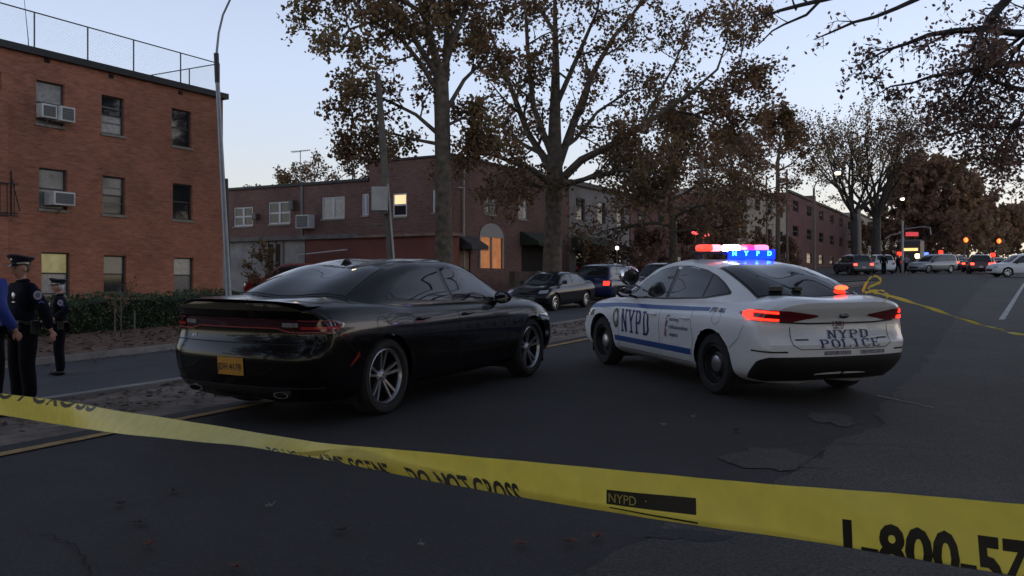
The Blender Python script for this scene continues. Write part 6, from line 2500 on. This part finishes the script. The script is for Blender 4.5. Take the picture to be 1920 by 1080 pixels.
# ================================================================== PEOPLE
skin_m = mat('skin', (.42, .22, .16), .55, var=.08, vs=20)
navyc = mat('uniform_navy', (.006, .007, .013), .85, var=.3, vs=9, spec=.12, bump=.6, bs=16)
trou = mat('trousers_navy', (.004, .004, .007), .85, var=.3, vs=9, spec=.12, bump=.6, bs=13)
shoe = mat('shoe_black', (.006, .006, .006), .3)
silverb = mat('badge_silver', (.6, .6, .6), .3, .8)


def bake(o, name, m, parent):
    dg = bpy.context.evaluated_depsgraph_get()
    me = bpy.data.meshes.new_from_object(o.evaluated_get(dg))
    me.name = name
    old = o.data
    bpy.data.objects.remove(o)
    bpy.data.meshes.remove(old)
    me.materials.clear()
    me.materials.append(m)
    for p in me.polygons:
        p.use_smooth = True
    r_ = bpy.data.objects.new(name, me)
    C.objects.link(r_)
    if parent:
        r_.parent = parent
    return r_


def skinned(nodes, edges, root=0, sub=2, extra=None, voxel=None, name='body', m=None, parent=None):
    """nodes: list of (Vector, rx, ry)"""
    me = bpy.data.meshes.new(name)
    bm = bmesh.new()
    lay = bm.verts.layers.skin.verify()
    vs = []
    for i, (p, rx, ry) in enumerate(nodes):
        v = bm.verts.new(p)
        v[lay].radius = (rx, ry)
        v[lay].use_root = (i == root)
        vs.append(v)
    for a, b_ in edges:
        bm.edges.new((vs[a], vs[b_]))
    bm.to_mesh(me)
    bm.free()
    o = bpy.data.objects.new(name, me)
    C.objects.link(o)
    sk = o.modifiers.new('skin', 'SKIN')
    sk.use_smooth_shade = True
    o.modifiers.new('sub', 'SUBSURF').levels = sub
    o.modifiers['sub'].render_levels = sub
    if extra is None:
        return bake(o, name, m, parent)
    b1_ = bake(o, name + '_t', m, None)
    me2 = bpy.data.meshes.new(name)
    bm = bmesh.new()
    bm.from_mesh(b1_.data)
    off = len(bm.verts)
    nv = [bm.verts.new(v) for v in extra.v]
    for f in extra.f:
        try:
            bm.faces.new([nv[k] for k in f])
        except ValueError:
            pass
    bmesh.ops.remove_doubles(bm, verts=nv, dist=1e-5)
    bm.to_mesh(me2)
    bm.free()
    bpy.data.objects.remove(b1_)
    o2 = bpy.data.objects.new(name, me2)
    C.objects.link(o2)
    rm_ = o2.modifiers.new('r', 'REMESH')
    rm_.mode = 'VOXEL'
    rm_.voxel_size = voxel
    rm_.use_smooth_shade = True
    return bake(o2, name, m, parent)


def head_geo(c, yaw, s_=1.0):
    """a head with brow, nose, lips, chin and ears; c centre; yaw rotation about z"""
    Rz = Matrix.Rotation(yaw, 3, 'Z')

    def fn(d, q):
        x, y, z = q
        jaw = max(0, -z / .12)
        y *= 1 - .34 * jaw
        x *= 1 - .10 * jaw if x > 0 else 1 - .40 * jaw
        if x > 0 and abs(y) < .06:
            x += .012 * math.exp(-((z - .028) / .012)**2)                       # brow
            x -= .010 * math.exp(-((z - .004) / .012)**2) * (1 if abs(y) > .015 else 0)   # sockets
            x += .007 * math.exp(-((z + .062) / .010)**2) * math.exp(-(y / .022)**2)   # lips
            x += .012 * math.exp(-((z + .100) / .016)**2) * math.exp(-(y / .025)**2)   # chin
        return Rz @ (Vector((x, y, z)) * s_)
    mb = MB().ball(c, (.098, .076, .122), 40, 34, fn=fn)

    def nose(d, q):
        return Rz @ ((q + Vector((.098 + .004 * (1 if q.z < 0 else 0), 0, -.018))) * s_)
    mb.ball(c, (.022, .013, .030), 12, 10, fn=nose)
    for sg in (1, -1):
        mb.ball(c, (.018, .008, .032), 10, 8, fn=lambda d, q: Rz @ ((q + Vector((-.004, sg * .076, -.005))) * s_))
    return mb, Rz


def hand_nodes(wr, hd_, palm_n, nodes, edges, parent_i, curl=.5, sd=1):
    """palm and five fingers from the wrist point, fingers along hd_"""
    hd_ = hd_.normalized()
    w_ = palm_n.cross(hd_).normalized() * sd
    nodes.append((wr + hd_ * .045, .030, .016))
    edges.append((parent_i, len(nodes) - 1))
    pi = len(nodes) - 1
    fing = MB()
    for k, (off, L) in enumerate(((-.028, .070), (-.010, .080), (.009, .075), (.027, .058))):
        b0 = wr + hd_ * .075 + w_ * off
        d = hd_
        p = b0
        pts, rs = [wr + hd_ * .045 + w_ * off * .6, p], [.0095, .0095]
        for q in range(3):
            d = (d + palm_n * curl * .45).normalized()
            p = p + d * L / 3
            pts.append(p)
            rs.append(.0092 - .0012 * q)
        fing.tube(pts, rs, 8)
    d = (hd_ * .7 - w_ * .8 + palm_n * .2).normalized()
    p = wr + hd_ * .022 - w_ * .018
    pts = [p, p + d * .03, p + d * .03 + (d + hd_ * .8).normalized() * .028, p + d * .03 + (d + hd_ * 1.6).normalized() * .052]
    fing.tube(pts, [.013, .012, .010, .008], 8)
    return fing


def person(name, label, px, Y, height, yaw, head_yaw=0.0, l_arm=None, r_arm=None, cap=True, coat=None, pants=None, hair=(.10, .08, .07), vox=.007, foot=.10, marks=True, stride=0.0, ground=None):
    x = (px - CXP) / F * Y
    g_ = Vector((x, Y, G(x, Y)))
    e = empty(name, g_, label, 'person')
    e.rotation_euler = (0, 0, yaw)
    k = height / 1.78
    V = lambda a, b_, c_: Vector((a, b_, c_)) * k
    nodes, edges = [], []

    def nd(p, rx, ry, par=None):
        nodes.append((p, rx * k, ry * k))
        if par is not None:
            edges.append((par, len(nodes) - 1))
        return len(nodes) - 1
    pel = nd(V(0, 0, .95), .11, .085)
    sp1 = nd(V(.01, 0, 1.12), .105, .08, pel)
    chs = nd(V(.015, 0, 1.30), .115, .085, sp1)
    nb = nd(V(-.005, 0, 1.455), .062, .055, chs)
    nk = nd(V(.012, 0, 1.53), .052, .052, nb)
    nd(V(.022, 0, 1.60), .05, .05, nk)
    jack_n = [(V(0, 0, .82), .185 * k, .145 * k), (V(.01, 0, .98), .182 * k, .142 * k), (V(.012, 0, 1.14), .178 * k, .138 * k), (V(.012, 0, 1.32), .195 * k, .142 * k), (V(-.005, 0, 1.45), .120 * k, .095 * k), (V(.008, 0, 1.53), .074 * k, .072 * k)]
    jack_e = [(0, 1), (1, 2), (2, 3), (3, 4), (4, 5)]
    leg_n = [(V(0, 0, .97), .15 * k, .115 * k)]
    leg_e = []
    fing = MB()
    arms = {1: l_arm or (V(-.02, .27, 1.13), V(.06, .29, .90)), -1: r_arm or (V(-.02, -.27, 1.13), V(.06, -.29, .90))}
    for sd in (1, -1):
        st_ = stride * sd
        hp_ = nd(V(0, sd * .09, .93), .095, .095, pel)
        kn = nd(V(.02 + st_, sd * foot, .51), .062, .062, hp_)
        an = nd(V(-.02 + st_ * 1.7, sd * (foot + .01), .09), .040, .040, kn)
        nd(V(.12 + st_ * 1.7, sd * (foot + .04), .045), .035, .028, an)
        a = len(leg_n)
        leg_n += [(V(0, sd * .095, .90), .122 * k, .125 * k), (V(.005 + st_ * .5, sd * foot, .72), .112 * k, .118 * k), (V(.02 + st_, sd * foot, .50), .094 * k, .10 * k), (V(-.005 + st_ * 1.3, sd * (foot + .005), .28), .088 * k, .096 * k), (V(-.015 + st_ * 1.7, sd * (foot + .01), .065), .082 * k, .092 * k)]
        leg_e += [(0, a), (a, a + 1), (a + 1, a + 2), (a + 2, a + 3), (a + 3, a + 4)]
        el, ha = arms[sd]
        shp = V(-.005, sd * .185, 1.40)
        s0 = nd(shp, .040, .040, chs)
        el_i = nd(el, .034, .034, s0)
        wr_i = nd(ha, .028, .026, el_i)
        a = len(jack_n)
        mid1, mid2 = shp.lerp(el, .5), el.lerp(ha, .5)
        jack_n += [(shp, .092 * k, .092 * k), (mid1, .082 * k, .082 * k), (el, .072 * k, .072 * k), (mid2, .064 * k, .064 * k), (el.lerp(ha, .95), .054 * k, .054 * k)]
        jack_e += [(3, a), (a, a + 1), (a + 1, a + 2), (a + 2, a + 3), (a + 3, a + 4)]
        hd_ = (ha - el).normalized()
        pn = Vector((0, -sd, 0)) - hd_ * hd_.dot(Vector((0, -sd, 0)))
        pn = pn.normalized() if pn.length > .1 else Vector((1, 0, 0))
        f_ = hand_nodes(ha, hd_, pn, nodes, edges, wr_i, .5, sd)
        fing.add(f_.v, f_.f)
    hc = V(.03, 0, 1.640)
    hg, Rz = head_geo(hc, head_yaw, k * 1.04)
    ex = MB().add(hg.v, hg.f).add(fing.v, fing.f)
    body = skinned(nodes, edges, 0, 2, ex, vox, 'body', skin_m, e)
    skinned(jack_n, jack_e, 0, 2, name='jacket', m=coat or navyc, parent=e)
    skinned(leg_n, leg_e, 0, 2, name='trousers', m=pants or trou, parent=e)
    for sd in (1, -1):
        st_ = stride * sd * 1.7
        b = MB().ball((0, 0, 0), (.145 * k, .052 * k, .06 * k), 18, 10, fn=lambda d, q: Vector((q.x, q.y * (1.1 if q.x > 0 else .85), max(-.045 * k, q.z * (1 if q.x < .02 else .62)))))
        o = b.build('shoe', shoe, e, smooth=True)
        o.location = V(.045 + st_, sd * (foot + .02), .048)
    H4 = Matrix.Translation(hc) @ Rz.to_4x4() @ Matrix.Scale(k * 1.04, 4)
    for sg in (1, -1):
        MB().ball((.087, sg * .030, .006), (.008, .012, .007), 10, 6).build('eye', mat('eye_dark', (.015, .012, .01), .2), body, smooth=True, xf=H4)
    hm_ = mat('hair_%d' % int(hair[0] * 100), hair, .8)
    MB().ball((-.014, 0, .012), (.094, .082, .118), 24, 16, fn=lambda d, q: Vector((min(q.x, .03 if q.z < .075 else .06), q.y, max(q.z, -.055 if q.x < 0 else .03)))).build('hair', hm_, e, smooth=True, xf=H4)
    if cap:
        cm = mat('cap_navy', (.008, .009, .018), .7)
        b = MB()
        b.lathe([(.001, .125), (.07, .142), (.125, .138), (.140, .122), (.135, .108), (.100, .085), (.097, .045), (.094, .045)], 30, 'z', (-.005, 0, 0))
        for v in b.v:
            v.z += max(0, v.x) * .22 * (1 if v.z > .1 else 0)
            v.x *= 1.08
        o = b.build('cap', cm, e, smooth=True, xf=H4)
        v_ = MB()
        nn = 14
        for i in range(nn + 1):
            a = R(-62 + 124 * i / nn)
            for r0_, z in ((.096, .052), (.150 + .0 * i, .024)):
                rr = r0_ if r0_ < .1 else .100 + .052 * math.cos(a)**.7
                v_.v.append(Vector((math.cos(a) * rr * 1.05, math.sin(a) * rr, z if r0_ < .1 else .052 - .030 * math.cos(a))))
        for i in range(nn):
            v_.f.append((2 * i, 2 * i + 2, 2 * i + 3, 2 * i + 1))
        v_.build('visor', mat('visor_black', (.006, .006, .006), .12), o, smooth=True, xf=H4)
        MB().lathe([(.1005, .052), (.1012, .064), (.1005, .072)], 30, 'z', (-.002, 0, 0)).build('cap_band', mat('band_silver', (.30, .29, .26), .4, .5), o, smooth=True, xf=H4)
        MB().ball((.115, 0, .108), (.008, .020, .024), 12, 8).build('cap_badge', silverb, o, smooth=True, xf=H4)
    if marks:
        bdg = MB().ball(V(.162, .085, 1.315), (.012 * k, .032 * k, .042 * k), 10, 8)
        bdg.build('badge', silverb, e, smooth=True)
        MB().ball(V(.160, .085, 1.235), (.010 * k, .038 * k, .012 * k), 8, 6).build('name_bar', silverb, e, smooth=True)
        el = arms[1][0]
        shp = V(-.005, .185, 1.40)
        c = shp.lerp(el, .33)
        ou = Vector((.30, .95, .1)).normalized()
        for rr, mm, o_ in ((.048, mat('patch_pale', (.34, .30, .33), .7), .083), (.028, mat('patch_mid', (.12, .12, .22), .7), .087)):
            P_ = c + ou * o_ * k
            M_ = Matrix.Translation(P_) @ ou.to_track_quat('Z', 'Y').to_matrix().to_4x4()
            MB().prism([(math.cos(q * math.pi / 8) * rr * k, math.sin(q * math.pi / 8) * rr * 1.15 * k) for q in range(16)], .004, M_).build('shoulder_patch', mm, e)
        c2 = shp.lerp(el, .62)
        P_ = c2 + ou * .078 * k
        M_ = Matrix.Translation(P_) @ ou.to_track_quat('Z', 'Y').to_matrix().to_4x4()
        MB().prism([(-.03 * k, -.02 * k), (0, -.005 * k), (.03 * k, -.02 * k), (.03 * k, .0), (0, .018 * k), (-.03 * k, 0)], .004, M_).build('chevron', mat('chevron_blue', (.08, .08, .30), .7), e)
        b = MB()
        n_ = 28
        for i in range(n_):
            a = 2 * math.pi * i / n_
            for z in (.95, 1.01):
                b.v.append(V(.005 + math.cos(a) * .158, math.sin(a) * .200, z))
        for i in range(n_):
            j = (i + 1) % n_
            b.f.append((2 * i, 2 * j, 2 * j + 1, 2 * i + 1))
        bl = b.build('belt', mat('belt_black', (.006, .006, .006), .4), e, smooth=True)
        MB().box(V(-.02, .215, .93), V(.11, .06, .17)).build('holster', mat('belt_black', (0, 0, 0)), e, bevel=.012)
        MB().box(V(.12, .13, .96), V(.05, .07, .12)).build('pouch', mat('belt_black', (0, 0, 0)), e, bevel=.01)
    return e


K = 1.0
person('police_officer', 'taller officer in peaked cap and navy uniform beside the bright blue jacket', 43, 10.8, 1.80, R(238), R(8),
       l_arm=(Vector((-.10, .30, 1.14)), Vector((-.17, .31, .90))), r_arm=(Vector((.05, -.27, 1.14)), Vector((.22, -.12, 1.10))), foot=.12)
person('police_officer', 'shorter white haired officer in peaked cap facing left beside the hedge', 112, 15.3, 1.66, R(205), R(-8), hair=(.5, .5, .5),
       l_arm=(Vector((-.12, .27, 1.15)), Vector((.08, .27, .98))), r_arm=(Vector((.0, -.26, 1.14)), Vector((.20, -.2, .98))), foot=.09)
person('person', 'person in bright blue jacket cut off by the left edge of the view', -27, 9.0, 1.74, R(60), 0, cap=False, marks=False, coat=mat('coat_blue', (.015, .04, .26), .7, var=.2, vs=8), pants=trou, hair=(.03, .02, .02), foot=.14,
       r_arm=(Vector((.0, -.27, 1.14)), Vector((.16, -.24, .92))))
person('police_officer', 'tiny distant officer standing beside the far white patrol car', 1657, 77, 1.8, R(260), 0, vox=.03, marks=False)
person('person', 'tiny distant pedestrian in dark clothes right of the patrol car', 1684, 84, 1.75, R(120), 0, cap=False, marks=False, vox=.03, coat=navyc, stride=.12)
person('person', 'tiny distant pedestrian in pale jacket in front of the truck', 1700, 84, 1.75, R(80), 0, cap=False, marks=False, vox=.03, coat=mat('coat_grey', (.14, .14, .16), .8), stride=.1)

# ================================================================== BARRIER TAPE
ty = translucent(mat('tape_yellow', (.93, .80, .13), .33, var=.06, vs=30, spec=.6, bump=.5, bs=5), .4)
tk_ = mat('tape_black', (.010, .009, .006), .5)
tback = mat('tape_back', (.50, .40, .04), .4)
TW = .076
STN = [(-500, 690, 715, 1), (-120, 722, 755, 1), (0, 738, 778, 1), (60, 744, 787, 1), (100, 749, 795, 1), (170, 763, 803, 1), (220, 775, 809, 1), (300, 786, 816, 1), (400, 803, 825, 1), (470, 815, 831, 1), (520, 822, 840, .8),
       (560, 828, 851, .5), (620, 834, 862, .2), (700, 840, 880, .1), (800, 848, 900, .05), (900, 857, 918, 0), (1000, 866, 937, 0), (1140, 880, 960, 0), (1300, 895, 984, 0), (1500, 912, 1012, 0), (1700, 927, 1045, 0), (1920, 945, 1082, 0), (2200, 962, 1120, 0), (2500, 985, 1160, 0)]


def tape_Y(px):
    return 1.531 / (1.0327 + (px - CXP) / F)


def interp_st(px, j):
    return lin([(s_[0], s_[j]) for s_ in STN], px)


def smooth_st(px, j):
    return sum(interp_st(px + d, j) * w_ for d, w_ in ((-40, .2), (-20, .2), (0, .2), (20, .2), (40, .2)))


def tape_pt(px, f, off=0.0):
    """f: 0 bottom edge .. 1 top edge of the visible face"""
    Y = tape_Y(px)
    yt, yb = smooth_st(px, 1), smooth_st(px, 2)
    tl_ = smooth_st(px, 3)
    hv = (yb - yt) * Y / F                      # vertical extent in metres
    full = max(TW, hv * 1.001)
    back = math.sqrt(max(0, full * full - hv * hv)) * tl_     # the top leans away by this much where the tape is twisted
    wr = .0022 * math.sin(px * .045 + f * 2) * (1 if px < 600 else .35) + .0016 * math.sin(px * .013 + f * 5)
    Yp = Y + back * (f - .5) + wr
    z = CAM_H - (yb - HZ) / F * Y + hv * f
    X = (px - CXP) / F * Y
    return Vector((X, Yp - off, z - off * .3))


e = empty('barrier_tape', label='broad yellow police barrier tape printed in black, stretched across close to the viewer', cat='barrier tape')
b = MB()
cols_ = [-480 + i * 10 for i in range(296)]
m_ = 8
for px in cols_:
    for j in range(m_ + 1):
        b.v.append(tape_pt(px, j / m_))
for i in range(len(cols_) - 1):
    for j in range(m_):
        a = i * (m_ + 1) + j
        b.f.append((a, a + m_ + 1, a + m_ + 2, a + 1))
tp_ = b.build('tape', ty, e, smooth=True, angle=60)
# the turned-under lower edge
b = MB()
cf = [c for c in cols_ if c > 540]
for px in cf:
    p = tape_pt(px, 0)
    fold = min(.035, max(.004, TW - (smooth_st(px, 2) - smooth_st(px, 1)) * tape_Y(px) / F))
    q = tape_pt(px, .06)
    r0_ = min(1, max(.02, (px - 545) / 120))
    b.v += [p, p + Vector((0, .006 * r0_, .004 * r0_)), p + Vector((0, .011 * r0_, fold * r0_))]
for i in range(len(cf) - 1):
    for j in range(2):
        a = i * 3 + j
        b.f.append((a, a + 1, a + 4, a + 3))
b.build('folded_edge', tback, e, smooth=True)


def tape_text(s, px0, px1, f0, f1, m, name='lettering', bold=.02, fmin=0.0, slant=0.0, space=1.0, fmax=1.0, off=.0009):
    vs, fs = text_geo(s, 1.0, bold, 1, space)
    x0, x1 = min(v.x for v in vs), max(v.x for v in vs)
    y1 = .72
    out = []
    for v in vs:
        u = (v.x - x0) / (x1 - x0)
        f = f0 + (f1 - f0) * v.y / y1
        px = px0 + (px1 - px0) * u + slant * (v.y / y1)
        out.append(tape_pt(px, min(fmax, max(fmin, f)), off))
    return MB().add(out, fs).build(name, m, tp_)


tape_text('CRIME', 588, 655, -.42, .36, tk_, bold=.03, slant=-14)
tape_text('SCENE', 664, 738, -.42, .38, tk_, bold=.03, slant=-14)
tape_text('DO NOT CROSS', 772, 985, -.30, .36, tk_, bold=.03, slant=-16)
tape_text('POLICE', 512, 578, -.5, .22, tk_, bold=.02, slant=-10)
tape_text('1-800-577-TIPS', 1582, 2199, -.26, .50, tk_, bold=.035, slant=-4)
tape_text('POLICE LINE DO NOT CROSS', -330, 172, .78, 1.7, tk_, bold=.02, slant=12)
# black box with the reversed initials
b = MB()


def tquad(px0, px1, fa0, fa1, fb0, fb1, off, k=8):
    q = MB()
    for i in range(k + 1):
        t_ = i / k
        px = px0 + (px1 - px0) * t_
        q.v += [tape_pt(px, fa0 + (fa1 - fa0) * t_, off), tape_pt(px, fb0 + (fb1 - fb0) * t_, off)]
    for i in range(k):
        q.f.append((2 * i, 2 * i + 2, 2 * i + 3, 2 * i + 1))
    return q


bx_ = tquad(1137, 1305, .19, .22, .53, .57, .0009).build('printed_box', tk_, tp_)
tquad(1143, 1308, .10, .035, .13, .075, .0009).build('printed_line', tk_, tp_)
tape_text('NYPD', 1141, 1192, .25, .47, mat('tape_ink_yellow', (.45, .38, .10), .5), bold=.0, off=.0016)

# second tape from the police car boot to the right edge
e2 = empty('barrier_tape', label='narrow twisted yellow tape tied to the rear corner of the police car and running right', cat='barrier tape')


def ribbon(pts, wd, mat_, par, name='tape', tw=0.0):
    b = MB()
    P_ = [at(*p) for p in pts]
    Q = []
    for i in range(len(P_) - 1):
        p0, p1, p2, p3 = P_[max(0, i - 1)], P_[i], P_[i + 1], P_[min(len(P_) - 1, i + 2)]
        for q in range(8):
            t_ = q / 8
            Q.append(.5 * ((2 * p1) + (-p0 + p2) * t_ + (2 * p0 - 5 * p1 + 4 * p2 - p3) * t_ * t_ + (-p0 + 3 * p1 - 3 * p2 + p3) * t_**3))
    Q.append(P_[-1])
    for i, p in enumerate(Q):
        d = (Q[min(len(Q) - 1, i + 1)] - Q[max(0, i - 1)]).normalized()
        up = Vector((0, 0, 1)) - d * d.z
        up = up.normalized() if up.length > .05 else Vector((1, 0, 0))
        up = Matrix.Rotation(tw * i / len(Q) + .5 * math.sin(i * .7), 3, d) @ up
        for sg in (-1, 0, 1):
            b.v.append(p + up * wd / 2 * sg + d.cross(up) * (.006 if sg == 0 else 0))
    for i in range(len(Q) - 1):
        for j in range(2):
            a = i * 3 + j
            b.f.append((a, a + 1, a + 4, a + 3))
    return b.build(name, mat_, par, smooth=True)


ty2 = translucent(mat('tape_yellow_dull', (.75, .60, .08), .4), .35)
ribbon([(1662, 553, 9.25), (1700, 564, 8.9), (1760, 583, 8.4), (1820, 603, 7.9), (1875, 617, 7.5), (1925, 628, 7.1), (2150, 645, 6.4), (2700, 655, 5.4), (3600, 655, 4.6), (4672, 652, 4.0)], .032, ty2, e2, tw=3.0)
ribbon([(1618, 547, 9.6), (1624, 532, 9.55), (1634, 519, 9.5), (1646, 519, 9.45), (1652, 528, 9.4), (1640, 534, 9.4), (1628, 540, 9.4), (1640, 548, 9.35), (1662, 553, 9.25)], .030, ty2, e2, name='knot', tw=6.0)
ribbon([(1622, 549, 9.55), (1640, 545, 9.5), (1658, 546, 9.4), (1664, 556, 9.25), (1655, 566, 9.3)], .028, ty2, e2, name='loose_end', tw=2.0)

# ================================================================== FALLEN LEAVES
litter = mat('litter_leaf', (.16, .085, .05), .85, var=.4, vs=3, isl=.6, col2=(.11, .075, .05))
r_ = random.Random(4)


def scatter(n, t0, t1, n0, n1, h, lab, size=(.03, .06), edge=None, name='fallen_leaves'):
    b = MB()
    for _ in range(n):
        t_ = t0 + (t1 - t0) * r_.random()**1.3
        m_ = r_.uniform(n0, n1) if not edge else (edge + abs(r_.gauss(0, .25)) * (1 if r_.random() < .5 else -1))
        c = st(t_, m_, h + r_.uniform(0, .015))
        s_ = r_.uniform(*size)
        a = r_.uniform(0, 6.28)
        d1 = Vector((math.cos(a), math.sin(a), r_.uniform(-.4, .4))) * s_
        d2 = Vector((-math.sin(a), math.cos(a), r_.uniform(-.4, .4))) * s_ * .6
        b.quad(c - d1, c - d2, c + d1, c + d2)
    tag(b.build(name, litter), lab, 'leaves', kind='stuff')


scatter(5200, -2, 50, 7.3, 9.7, .035, 'dry leaves strewn over the median strip')
scatter(6500, 4, 40, 16.3, 21, .125, 'brown leaf litter covering the verge below the hedge', (.04, .075))
scatter(500, 0, 40, 10.4, 16, .015, 'scattered leaves on the service lane', (.03, .05), edge=15.8)
OAK = [(0, -.5), (.06, -.3), (.22, -.34), (.16, -.18), (.42, -.12), (.24, .02), (.46, .20), (.20, .20), (.22, .44), (.08, .34), (0, .55), (-.08, .34), (-.24, .42), (-.18, .18), (-.44, .22), (-.22, .04), (-.40, -.10), (-.18, -.16), (-.22, -.34), (-.05, -.3)]
LV = [(325, 925, 'grey', 'lone greyish leaf highest on the near left asphalt'), (262, 985, 'grey', 'faded brown leaf between the two other leaves on the near left asphalt'), (278, 1028, 'red', 'curled reddish leaf on the near left asphalt'),
      (440, 1070, 'red', 'bright orange red leaf at the bottom edge of the view'), (505, 956, 'pale', 'pale scrap like leaf in the middle of the near asphalt'), (978, 1026, 'red', 'red leaf under the middle of the barrier tape'),
      (1070, 1023, 'red', 'small red leaf left of the rough paving corner'), (1120, 1012, 'red', 'red leaf nearest the rough paving corner'), (1245, 801, 'pale', 'tiny pale speck like leaf behind the police car'), (1300, 786, 'pale', 'tiny pale leaf nearest the police car'), (790, 1030, 'pale', 'tiny pale leaf low in the middle of the road'), (225, 950, 'grey', 'small dark leaf at the far left of the near asphalt'), (1380, 810, 'grey', 'small dark leaf behind the rear wheel of the police car'), (640, 1000, 'grey', 'dark small leaf alone on the near asphalt')]
lcol = {'grey': mat('fallen_grey', (.05, .042, .04), .8), 'red': mat('fallen_red', (.13, .045, .03), .7), 'pale': mat('fallen_pale', (.28, .27, .25), .7)}
for i, (px, py, cc_, lab) in enumerate(LV):
    g_ = gp(px, py)
    b = MB()
    s_ = .085 if cc_ != 'pale' else .05
    a = r_.uniform(0, 6.28)
    vs = []
    for x, y in OAK:
        X, Y_ = (x * math.cos(a) - y * math.sin(a)) * s_, (x * math.sin(a) + y * math.cos(a)) * s_
        vs.append(Vector((X, Y_, .012 + .022 * (abs(x) + abs(y)) * r_.uniform(.5, 1.6))))
    vs.append(Vector((0, 0, .008)))
    n_ = len(OAK)
    b.add(vs, [(q, (q + 1) % n_, n_) for q in range(n_)])
    tip = vs[0]
    b.tube([tip, tip * 1.5 + Vector((0, 0, .004))], .0015, 4)
    o = b.build('fallen_leaf', lcol[cc_])
    o.location = (g_.x, g_.y, g_.z + .008)
    tag(o, lab, 'leaf', 'leaves on the road')

# ================================================================== WHAT HOLDS THE TAPES, outside the view
def tape_post(x, y, zt, label):
    g_ = G(x, y)
    e = empty('sign_post', (x, y, g_), label, 'post', 'posts holding the tapes')
    MB().tube([(0, 0, -.1), (0, 0, zt - g_ + .9)], .035, 10).build('post', steel, e, smooth=True)
    MB().box((0, -.05, zt - g_ + .75), (.30, .012, .42)).build('blank_plate', mat('ac_white', (0, 0, 0)), e, bevel=.004)
    return e


tape_post(9.0, 4.0, 1.3, 'thin steel sign post off to the right that holds the far tape')
pe = tape_pt(2470, .5)
pd = Vector((2.53, -2.45, 0)).normalized()
p_end = pe + pd * 3.2
tape_post(p_end.x, p_end.y, p_end.z, 'thin steel sign post behind the viewer that holds the near tape')
b = MB()
for q in range(21):
    c_ = pe + pd * 3.2 * q / 20
    for sg in (-1, 1):
        b.v.append(c_ + Vector((0, 0, sg * TW / 2 * (1 - .4 * q / 20))) + Vector((0, 0, -.06 * math.sin(math.pi * q / 20))))
for q in range(20):
    b.f.append((2 * q, 2 * q + 2, 2 * q + 3, 2 * q + 1))
b.build('tape_run', ty, e if False else tp_.parent, smooth=True)
pl_ = tape_pt(-478, .5)
tape_post(pl_.x, pl_.y, pl_.z, 'thin steel sign post off to the left that holds the near tape')
